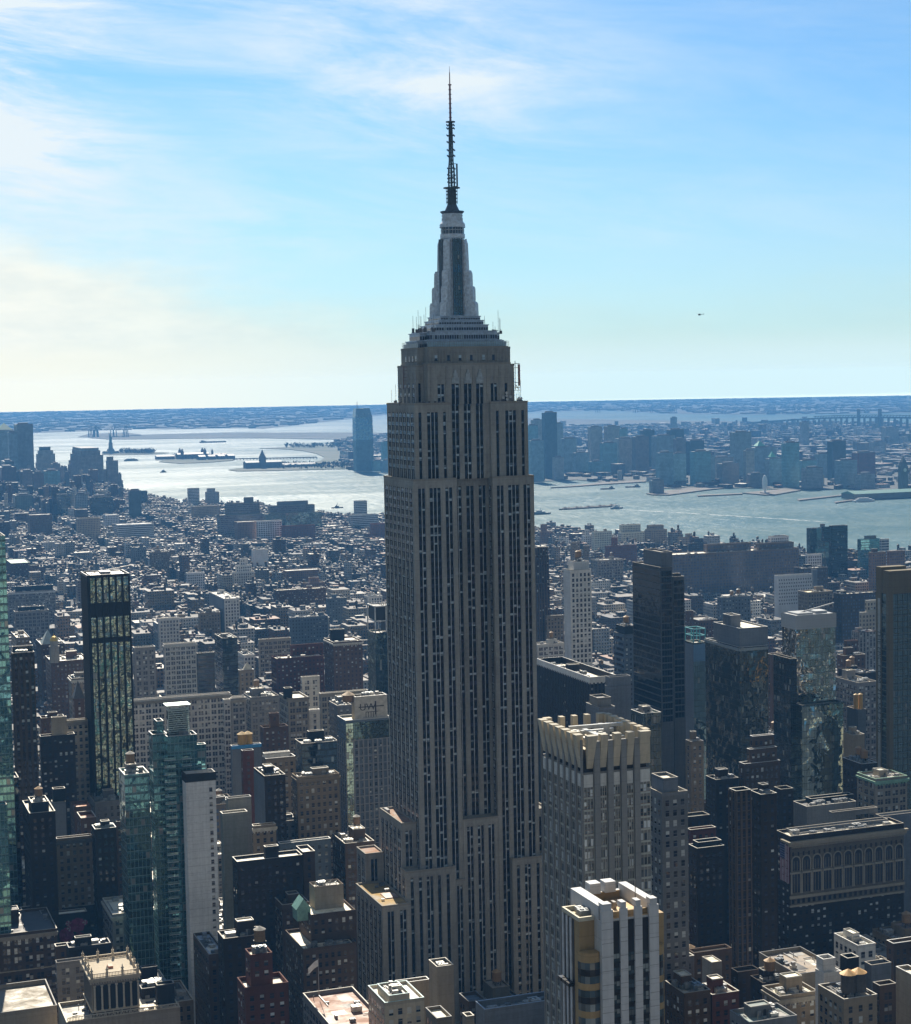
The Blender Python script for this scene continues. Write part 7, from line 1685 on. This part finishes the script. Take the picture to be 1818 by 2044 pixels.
# city fabric
V, F, C = [], [], []; ys = Y_THINGS; nb = 0
def fabric(x, y, w_, dp, z, th, z0=0):
    wc = rr.choice(WALLC); g_ = rr.uniform(.7, 1.2); wc = tuple(c*g_ for c in wc); rc = rr.choice(ROOFC)
    rotbox(V, F, C, x, y, w_, dp, z0, z, th, wc, rc)
    if rr.random() < .75:
        a, b_ = rr.uniform(-.25, .25)*w_, rr.uniform(-.1, .3)*dp; ct, st_ = math.cos(th), math.sin(th)
        rotbox(V, F, C, x+a*ct-b_*st_, y+a*st_+b_*ct, w_*rr.uniform(.2, .4), dp*rr.uniform(.15, .3), z+.02, z+rr.uniform(2, 5), th, wc, rr.choice(ROOFC))
    if y < 3000 and rr.random() < .55:
        a, b_ = rr.uniform(-.35, .35)*w_, rr.uniform(-.35, .35)*dp; s = rr.uniform(1.6, 2.4); h0 = z+rr.uniform(2, 6); k = len(V); cx, cy = x+a, y+b_
        for q in range(8): V.append((cx+s*math.cos(q*.785), cy+s*math.sin(q*.785), h0))
        for q in range(8): V.append((cx+s*math.cos(q*.785), cy+s*math.sin(q*.785), h0+4))
        V.append((cx, cy, h0+5.6)); tc_ = rr.choice([(.16, .11, .07), (.09, .08, .07), (.25, .18, .11)]); cc_ = rr.choice([(.45, .32, .18), (.5, .48, .44), (.2, .18, .16)])
        for q in range(8): F.append((k+q, k+(q+1) % 8, k+8+(q+1) % 8, k+8+q)); C.append(tc_); F.append((k+8+q, k+8+(q+1) % 8, k+16)); C.append(cc_)
        rotbox(V, F, C, cx, cy, s*1.3, s*1.3, z, h0-.02, 0, (.05, .05, .05), (.05, .05, .05))
    for k in range(rr.randrange(1, 9 if y < 2600 else 4)):
        a, b_ = rr.uniform(-.4, .4)*w_, rr.uniform(-.4, .4)*dp; s = rr.uniform(1.2, 3.8); ct, st_ = math.cos(th), math.sin(th)
        rotbox(V, F, C, x+a*ct-b_*st_, y+a*st_+b_*ct, s, s, z+.01, z+rr.uniform(1.5, 3.5), th, rr.choice(WALLC), rr.choice(ROOFC[2:] if rr.random() < .8 else ROOFC))
y = ys
while y < 7200:
    village = y > 2300
    step = 80 if not village else 66
    for off in ((0, step*.42) if not village else (0, step*.31, step*.62)):
        ya = y+off; x = ya*.06-60; dp = step*(.36 if not village else .28)
        while x < ya*.75:
            w_ = rr.uniform(14, 34) if not village else rr.choice([rr.uniform(7, 13), rr.uniform(8, 17), rr.uniform(12, 30)])
            per = 280 if not village else 190
            if int((x+40)/per) != int((x+w_+40)/per): x += w_+18; continue
            xc = x+w_/2; yc = ya+dp/2; x += w_
            if not inpoly(xc, yc+40, MANH) or blocked(xc-w_/2, xc+w_/2, yc-dp/2, yc+dp/2, 0): continue
            a = proj((xc, yc, 20))
            if not (-60 < a[0] < 1880): continue
            if y < 2300: z = rr.choice([rr.uniform(18, 34), rr.uniform(26, 50), rr.uniform(15, 26)])
            elif y < 4300: z = rr.choice([rr.uniform(10, 16), rr.uniform(12, 19), rr.uniform(13, 24)]) if rr.random() < .95 else rr.uniform(24, 46)
            else: z = rr.uniform(16, 45) if rr.random() < .93 else rr.uniform(50, 85)
            if a[0] > 560 and y > 2900: z = min(z, 26)
            if a[0] > 245 and y > 3300: z = min(z, rr.uniform(10, 24))
            z2 = lower_for_heroes(xc-w_/2, xc+w_/2, yc-dp/2, z, 14)
            if z2 is None:
                if rr.random() < .6: continue
                z2 = 12
            th = 0 if not village else .0
            fabric(xc, yc, w_-.4, dp*rr.uniform(.8, 1), z2, th); nb += 1
    y += step
print('fabric', nb)
# blocks behind and beside the viewpoint: they stand there in the real place, are lit by the sun and mirrored in the glass
for i in range(150):
    x, y = rr.uniform(-700, 900), rr.uniform(-900, 260)
    if abs(x) < 60 and abs(y) < 60: continue
    z = rr.uniform(60, 200) if y < -60 else rr.uniform(30, 90)
    rotbox(V, F, C, x, y, rr.uniform(30, 55), rr.uniform(25, 45), 0, z, 0, tuple(c*1.3 for c in rr.choice(WALLC)), rr.choice(ROOFC))
mesh_obj('city_blocks', V, F, C, gridwall(3.1, 3.6), label='dense low rise city fabric filling the middle distance', cat='city blocks')

# ------------------------------------------------------------------ harbour things
def boat(name, label, crop, x, y, L, wb, hh, cols, cabin=(.2, .7), group=None, z=0, ang=0.0, barge=False):
    p = at_z(*px(crop, x, y), 0); r = empty(name, (p[0], p[1], WATER_Z), label, 'boat', group); r.rotation_euler = (0, 0, ang)
    b = MB(); n = [(-L/2, -wb/2), (L*.36, -wb/2), (L/2, 0), (L*.36, wb/2), (-L/2, wb/2)]; b.face([(a, c, hh) for a, c in n])
    for i in range(5): a, c = n[i], n[(i+1) % 5]; b.face([(a[0], a[1], -.5), (c[0], c[1], -.5), (c[0], c[1], hh), (a[0], a[1], hh)])
    b.build('hull', plain(cols[0]), r)
    if cabin:
        b = MB(); b.box(-L*.5+L*cabin[0], -L*.5+L*cabin[1], -wb*.38, wb*.38, hh, hh+3.2); b.box(-L*.5+L*(cabin[0]+.1), -L*.5+L*(cabin[1]-.15), -wb*.3, wb*.3, hh+3.2, hh+6); b.build('cabin', plain(cols[1]), r)
        b = MB(); b.bar((0, 0, hh+6), (0, 0, hh+11), .3); b.build('boat_mast', plain((.2, .2, .2)), r)
    return r
PI = math.pi
boat('ferry', 'grey passenger ferry at the water just right of the skyscraper', 'K', 134, 630, 52, 13, 4, ((.10, .12, .14), (.5, .52, .52)), ang=0)
r = boat('barge', 'long flat barge loaded with gravel in the middle of the river', 'K', 352, 602, 175, 17, 3, ((.09, .08, .08), (.2, .2, .2)), None)
b = MB()
for i in range(14): b.cyl(-80+i*11.5, 0, 3, 5.4+1.2*math.sin(i*2.1), 8, 2.0, 9)
b.build('gravel_load', ground_mat((.12, .10, .08), (.2, .17, .14), .2), r)
r.rotation_euler = (0, 0, PI+.20)
boat('tugboat', 'white tugboat pushing the long gravel barge', 'K', 477, 605, 34, 10, 4, ((.25, .27, .28), (.7, .72, .72)), (.3, .75), ang=PI+.2)
for a in (('small cargo barge off the rail piers, left of two', 437, 517, 42), ('small cargo barge off the rail piers, right of two', 552, 508, 45)):
    boat('barge', a[0], 'K', a[1], a[2], a[3], 12, 4, ((.07, .08, .09), (.2, .22, .24)), (.1, .3), ang=PI)
boat('ferry', 'small ferry on the bright water right of the slim harbour tower', 'J', 597, 389, 62, 14, 5, ((.2, .2, .2), (.45, .4, .35)), (.05, .9), ang=.1)
boat('motorboat', 'tiny dark boat on the glittering water below the round island', 'J', 743, 441, 24, 12, 3, ((.05, .06, .07), (.06, .07, .08)), (.2, .8))
boat('motorboat', 'small boat near the far left end of the river by the lone square tower', 'J', 1534, 602, 30, 8, 3, ((.05, .06, .07), (.2, .2, .2)), (.3, .6))
boat('cargo_ship', 'distant cargo vessel on the upper bay', 'J', 968, 306, 150, 22, 8, ((.10, .08, .09), (.3, .3, .3)), (.05, .2))
boat('excursion_boat', 'white moored excursion boat at the pier right end', 'K', 1605, 573, 60, 12, 4, ((.7, .7, .7), (.7, .7, .7)), (.1, .85))
# wake of the tug: ridge of churned water
p0 = at_z(*px('K', 498, 608), 0); p1 = at_z(*px('K', 1545, 672), 0); b = MB(); wr_ = random.Random(3)
for i in range(90):
    t = i/90; x = p0[0]+(p1[0]-p0[0])*t; y = p0[1]+(p1[1]-p0[1])*t+30*math.sin(t*3.1); w_ = (7+t*16)*wr_.uniform(.5, 1.2); L = (p1[0]-p0[0])/90*wr_.uniform(.6, 1.1)
    if wr_.random() < t*.55: continue
    b.face([(x, y-w_, WATER_Z+.15), (x+L, y-w_*.8+.3*L, WATER_Z+.15), (x+L, y+w_*.8+.3*L, WATER_Z+.15), (x, y+w_, WATER_Z+.15)])
b.build('wake_foam', plain((.80, .84, .78), .5), None, kind='stuff')

# statue on its island
P = at_z(*px('J', 504, 357), 0); r = empty('statue', (P[0], P[1], .35), 'green copper statue holding a torch on a stone pedestal on its island', 'statue')
b = MB(); b.cyl(0, 0, 0, 10, 38, 34, 11); b.cyl(0, 0, 10, 20, 20, 17, 4, ph=.78); b.cyl(0, 0, 20, 47, 12, 9.5, 4, ph=.78); b.build('pedestal', stone((.25, .23, .2)), r)
b = MB(); CU = plain((.10, .20, .18)); b.cyl(0, 0, 47, 62, 6.2, 5.0, 10); b.cyl(0, 0, 62, 73, 5.2, 4.4, 10); b.cyl(0, 0, 73, 76.5, 4.6, 1.6, 10); b.cyl(0, 0, 76.5, 80.5, 2.0, 2.2, 10); b.cyl(0, 0, 80.5, 81.6, 2.2, 1.0, 10)
for k in range(7): t = PI*k/6; b.bar((1.6*math.cos(t), 0, 81+1.2*math.sin(t)), (4.2*math.cos(t), 0, 81.5+3.2*math.sin(t)), .25)
b.bar((-3.2, 0, 73), (-4.6, 0, 82), 1.3); b.bar((-4.6, 0, 82), (-4.9, 0, 88), 1.0); b.bar((3.4, -1, 72), (4.8, -3, 66), 1.3); b.box(3.5, 6.5, -4, -3, 63, 70); b.build('figure', CU, r)
b = MB(); b.cyl(-4.9, 0, 88, 89.5, 1.2, 1.8, 8); b.cyl(-4.9, 0, 89.5, 92.5, 1.2, 0, 8); b.build('torch', metal((.7, .5, .15), .4, .8), r)
for o in r.children: pass
r.scale = (1.15, 1.15, 1.1)
# tree masses on the islands and along the park shore
b = MB(); tr = random.Random(5)
def copse(crop, pts, n, h=12):
    for i in range(n):
        x = tr.uniform(pts[0], pts[1]); y = tr.uniform(pts[2], pts[3]); p = at_z(*px(crop, x, y), 0); s = tr.uniform(.6, 1.3)
        for k in range(10):
            a = Vector((p[0]+tr.gauss(0, 4)*s, p[1]+tr.gauss(0, 4)*s, tr.uniform(.3, 1)*h*s)); u = Vector((tr.gauss(0, 1), tr.gauss(0, 1), tr.gauss(0, 1))).normalized()*tr.uniform(2, 4); v = u.cross(Vector((tr.random(), .3, tr.random()))).normalized()*tr.uniform(1.5, 3.5)
            b.face([a-u, a-v, a+u, a+v])
        b.bar((p[0], p[1], 0), (p[0], p[1], h*.7*s), .5)
copse('J', (545, 700, 353, 358), 150, 19); copse('J', (780, 1050, 372, 384), 90, 14); copse('J', (1300, 1640, 320, 332), 160, 14); copse('J', (1260, 1600, 405, 428), 160, 12)
b.build('trees', ground_mat((.05, .045, .035), (.09, .08, .06), .05), None, kind='stuff')
# immigration hall on the round island
def gbuild(name, label, cat, crop, x, y, boxes, col, roofc=None, towers=()):
    P = at_z(*px(crop, x, y), 0); r = empty(name, (P[0], P[1], .35), label, cat); b = MB()
    for q in boxes: b.box(*q)
    b.build('wall', stone(col), r)
    if towers:
        t = MB()
        for (tx, ty, s, h) in towers: t.box(tx-s, tx+s, ty-s, ty+s, 0, h); t.cyl(tx, ty, h, h+s*2.6, s*1.2, .1, 8)
        t.build('tower', stone(col), r)
    rf = MB()
    for q in boxes: x0, x1, y0, y1, z0, z1 = q; ym = (y0+y1)/2; rf.face([(x0, y0, z1), (x1, y0, z1), (x1, ym, z1+6), (x0, ym, z1+6)]); rf.face([(x1, y1, z1), (x0, y1, z1), (x0, ym, z1+6), (x1, ym, z1+6)]); rf.face([(x0, y1, z1), (x0, y0, z1), (x0, ym, z1+6)]); rf.face([(x1, y0, z1), (x1, y1, z1), (x1, ym, z1+6)])
    rf.build('roof', plain(roofc or (.18, .16, .14)), r); return r
gbuild('museum_building', 'long brick hall with four domed towers on the round island', 'building', 'J', 880, 381, [(-70, 70, 0, 50, 0, 20), (-160, -80, 10, 45, 0, 13), (80, 150, 10, 45, 0, 13)], (.22, .13, .10), (.25, .2, .17), [(-50, -2, 6, 32), (50, -2, 6, 32), (-50, 50, 6, 32), (50, 50, 6, 32)])
gbuild('hospital_building', 'row of dark brick pavilions at the right end of the round island', 'building', 'J', 1000, 384, [(-90+i*42, -60+i*42, 0, 60, 0, 14) for i in range(4)], (.16, .11, .10), None, [(-20, 60, 4, 34)])
gbuild('railway_terminal', 'old railway terminal with a pointed clock tower on the shore', 'building', 'J', 1195, 424, [(-65, 75, 0, 45, 0, 22), (75, 210, 5, 45, 0, 9)], (.15, .12, .12), (.14, .15, .15), [(0, 5, 11, 42)])
r = empty('causeway', tuple(at_z(*px('J', 1062, 386), 0)), 'thin causeway linking the round island to the park shore', 'bridge')
a_ = at_z(*px('J', 1062, 386), 0); b_ = at_z(*px('J', 1440, 378), 0); b = MB(); dv = b_-a_
b.bar((0, 0, 4), tuple(dv*(1)+np.array([0, 0, 4])), 2.2)
for i in range(26): t = i/25; b.bar(tuple(dv*t+np.array([0, 0, -2.])), tuple(dv*t+np.array([0, 0, 4.])), 1.6)
b.build('deck', stone((.2, .2, .2)), r)
# white head sculpture on its pier
P = at_z(*px('K', 1154, 540), 0); r = empty('sculpture', (P[0], P[1], 1.2), 'tall slender white head sculpture on a pier of the far shore', 'sculpture')
b = MB(); b.box(-9, 9, -9, 9, 0, 3); b.build('plinth', stone((.4, .4, .38)), r); b = MB(); L = [(3, 3.4), (7, 3.2), (9, 4.6), (14, 6.4), (22, 7.2), (30, 6.8), (36, 5.2), (40, 3.0), (42, .4)]
for i in range(len(L)-1): b.cyl(0, 0, L[i][0]*1.15, L[i+1][0]*1.15, L[i][1], L[i+1][1], 14)
b.face([(-1.0, -6.9, 20*1.15), (1.0, -6.9, 20*1.15), (0, -9.4, 21*1.15)]); b.face([(-1.0, -6.9, 20*1.15), (0, -9.4, 21*1.15), (0, -6.9, 29*1.15)]); b.face([(0, -9.4, 21*1.15), (1.0, -6.9, 20*1.15), (0, -6.9, 29*1.15)])
b.build('head', plain((.85, .85, .83), .4), r)
# clock tower with piers at the right edge
P = at_z(*px('K', 1782, 545), 0); r = empty('clock_tower', (P[0], P[1], 0), 'slim dark clock tower by the ferry terminal at the right edge', 'tower'); b = MB(); b.box(-9, 9, -9, 9, 0, 74); b.cyl(0, 0, 74, 84, 11, 8, 4, ph=.78); b.cyl(0, 0, 84, 100, 9, .2, 4, ph=.78); b.build('wall', stone((.12, .13, .13)), r)
b = MB(); b.cyl(0, -9.3, 0, .01, .01, .01, 3); b.face([(5*math.cos(k*PI/8), -9.2, 64+5*math.sin(k*PI/8)) for k in range(16)]); b.build('clock_face', plain((.6, .6, .55)), r)
gbuild('ferry_terminal', 'long green roofed ferry terminal at the right edge', 'building', 'K', 1750, 560, [(-120, 200, 0, 60, 0, 14)], (.2, .19, .16), (.15, .3, .25))
# long viaduct bridge over the far bay
A = at_d(*px('K', 1075, 200), 11800); Bq = at_d(*px('K', 1830, 176), 10200); r = empty('bridge', (A[0], A[1], 0), 'long low steel bridge crossing the distant bay at the right', 'bridge'); b = MB(); p = MB(); N = 60
Bv = Bq-A
def bz(t): return 12+math.sin(min(1, t*1.15)*PI/2)*52
for i in range(N):
    t, t2 = i/N, (i+1)/N; a = (Bv[0]*t, Bv[1]*t, bz(t)); c = (Bv[0]*t2, Bv[1]*t2, bz(t2)); b.bar(a, c, 5.0)
    if i % 2 == 0: p.bar((a[0], a[1], -2), a, 5.0)
    if t > .42: b.bar((a[0], a[1], a[2]+14), (c[0], c[1], c[2]+14), 2); b.bar(a, (c[0], c[1], c[2]+14), 1.6)
b.build('deck', metal((.10, .13, .15), .6, .3), r); p.build('pier', stone((.2, .2, .2)), r, kind='stuff')
for t in (.70, .82):
    q = MB(); q.box(-7, 7, -7, 7, 0, bz(t)+50); o = q.build('bridge_tower', metal((.12, .15, .17), .6, .3), r, (Bv[0]*t, Bv[1]*t, 0))
# harbour cranes, each one a thing
cr = random.Random(8); CM = None
for i in range(30):
    if i < 9: crp, x, y, d = 'J', 395+cr.uniform(0, 180), 282, 13200
    else: crp, x, y, d = 'K', [390, 400, 560, 575, 720, 735, 750, 880, 1020, 1060, 1100, 1120, 1290, 1310, 1340, 1480, 1500, 640, 900, 1200, 1385][i-9]+cr.uniform(-6, 6), 172, 15500
    P = at_z(*px(crp, x, y), 0); r = empty('harbour_crane', (P[0], P[1], 0), None, 'crane', 'harbour cranes on the hazy horizon docks')
    r['label'] = 'thin blue grey dock crane standing faintly on the hazy horizon docks'
    if CM is None:
        b = MB()
        for sx in (-14, 14): b.bar((sx, 0, 0), (sx*.7, 0, 46), 2.0)
        b.bar((-60, 0, 47), (40, 0, 47), 2.2); b.bar((0, 0, 46), (0, 0, 74), 1.8); b.bar((0, 0, 74), (-58, 0, 48), 1.0); b.bar((0, 0, 74), (38, 0, 48), 1.0); CM = b.mesh('crane_frame', [metal((.10, .14, .2), .6, .3)])
    inst('crane_frame', CM, r, (0, 0, 0)); r.rotation_euler = (0, 0, .35)
# helicopter in the sky
P = at_d(*px('O', 1396, 628), 1500); r = empty('helicopter', tuple(P), 'tiny dark helicopter flying in the open sky right of the mast', 'helicopter'); DKp = plain((.03, .03, .035)); b = MB()
for a in ((-2.2, -1.2, .5, .95), (-1.2, .6, .95, .95), (.6, 2.0, .95, .35), (2.0, 6.5, .3, .14)):
    n = 10; A_ = [(a[0], a[2]*math.cos(2*PI*i/n), a[2]*1.05*math.sin(2*PI*i/n)) for i in range(n)]; B_ = [(a[1], a[3]*math.cos(2*PI*i/n), a[3]*1.05*math.sin(2*PI*i/n)+(.3 if a[1] > 3 else 0)) for i in range(n)]
    for i in range(n): b.face([A_[i], B_[i], B_[(i+1) % n], A_[(i+1) % n]])
b.box(6.0, 6.7, -.06, .06, 0, 1.7); b.bar((-1.8, -.9, -1.5), (1.6, -.9, -1.5), .07); b.bar((-1.8, .9, -1.5), (1.6, .9, -1.5), .07); b.bar((-.8, 0, -.8), (-.8, .9, -1.5), .05); b.bar((.8, 0, -.8), (.8, -.9, -1.5), .05); b.build('body', DKp, r)
b = MB(); b.box(-5.2, 5.2, -.14, .14, 1.5, 1.56); b.box(-.14, .14, -5.2, 5.2, 1.5, 1.56); b.cyl(0, 0, .9, 1.6, .15, .15, 6); b.build('rotor', DKp, r); r.scale = (.6, .6, .6)
# two flagpoles on the low brown terraced roof
for (lab, X_, Y_, hp, fc) in (('flagpole flying a plain white flag at the bottom left of the skyscraper', 1276/2.0044*1.0, 1985, 14, (.75, .77, .75)), ('flagpole with a red white and blue flag over the brown terrace roof', 726, 2010, 16, (.3, .08, .12))):
    if hp == 16: continue
    P = at_d(X_, Y_, 690); r = empty('flagpole', (P[0], P[1], P[2]), lab, 'flagpole', None); b = MB(); b.cyl(0, 0, 0, hp, .13, .07, 6); b.build('pole', metal((.5, .5, .5), .4, .7), r); f = MB(); n = 6
    for i in range(n): 
        a, c = i/n, (i+1)/n; f.face([(-4.2*a, .5*math.sin(a*5), hp-.3-2.6*a), (-4.2*c, .5*math.sin(c*5), hp-.3-2.6*c), (-4.2*c, .5*math.sin(c*5), hp-2.9-2.6*c), (-4.2*a, .5*math.sin(a*5), hp-2.9-2.6*a)])
    f.build('flag', plain(fc), r)
# cars in the avenue seen between the left towers
ca = at_z(*px('A', 300, 1290), 0); vr = random.Random(2)
CARC = [('white', (.7, .7, .7)), ('yellow', (.65, .42, .03)), ('black', (.02, .02, .02)), ('grey', (.2, .21, .22)), ('red', (.3, .03, .03)), ('white', (.7, .7, .7))]
for k in range(14):
    cn, cc = CARC[k % 6]; x = ca[0]+(k % 3)*3.4-3; y = ca[1]-60+k*11
    r = empty('parked_car', (x, y, 0), f'{cn} car in the avenue between the left towers', 'car', 'cars in the avenue'); b = MB(); b.box(-.9, .9, -2.3, 2.3, .35, .95); b.build('body', plain(cc, .3), r); b = MB(); b.box(-.78, .78, -1.2, 1.4, .95, 1.5); b.build('cabin', GL, r)
    b = MB()
    for sx in (-.85, .85):
        for sy in (-1.5, 1.5): b.cyl(sx, sy, .02, .62, .3, .3, 8)
    b.build('wheel', plain((.02, .02, .02)), r, kind='stuff')

# ------------------------------------------------------------------ air
hm = bpy.data.materials.new('haze'); hm.use_nodes = True; t = NT(hm.node_tree); t.n.clear(); pv_ = t.add('ShaderNodeVolumePrincipled'); o_ = t.add('ShaderNodeOutputMaterial'); t.l.new(pv_.outputs[0], o_.inputs['Volume'])
pv_.inputs['Color'].default_value = HAZE_COL; pv_.inputs['Density'].default_value = HAZE_DENSITY; pv_.inputs['Anisotropy'].default_value = HAZE_G
b = MB(); b.box(-29000, 29000, -29000, 29000, -4, 447, bot=True); b.build('haze', hm, None, kind='stuff')
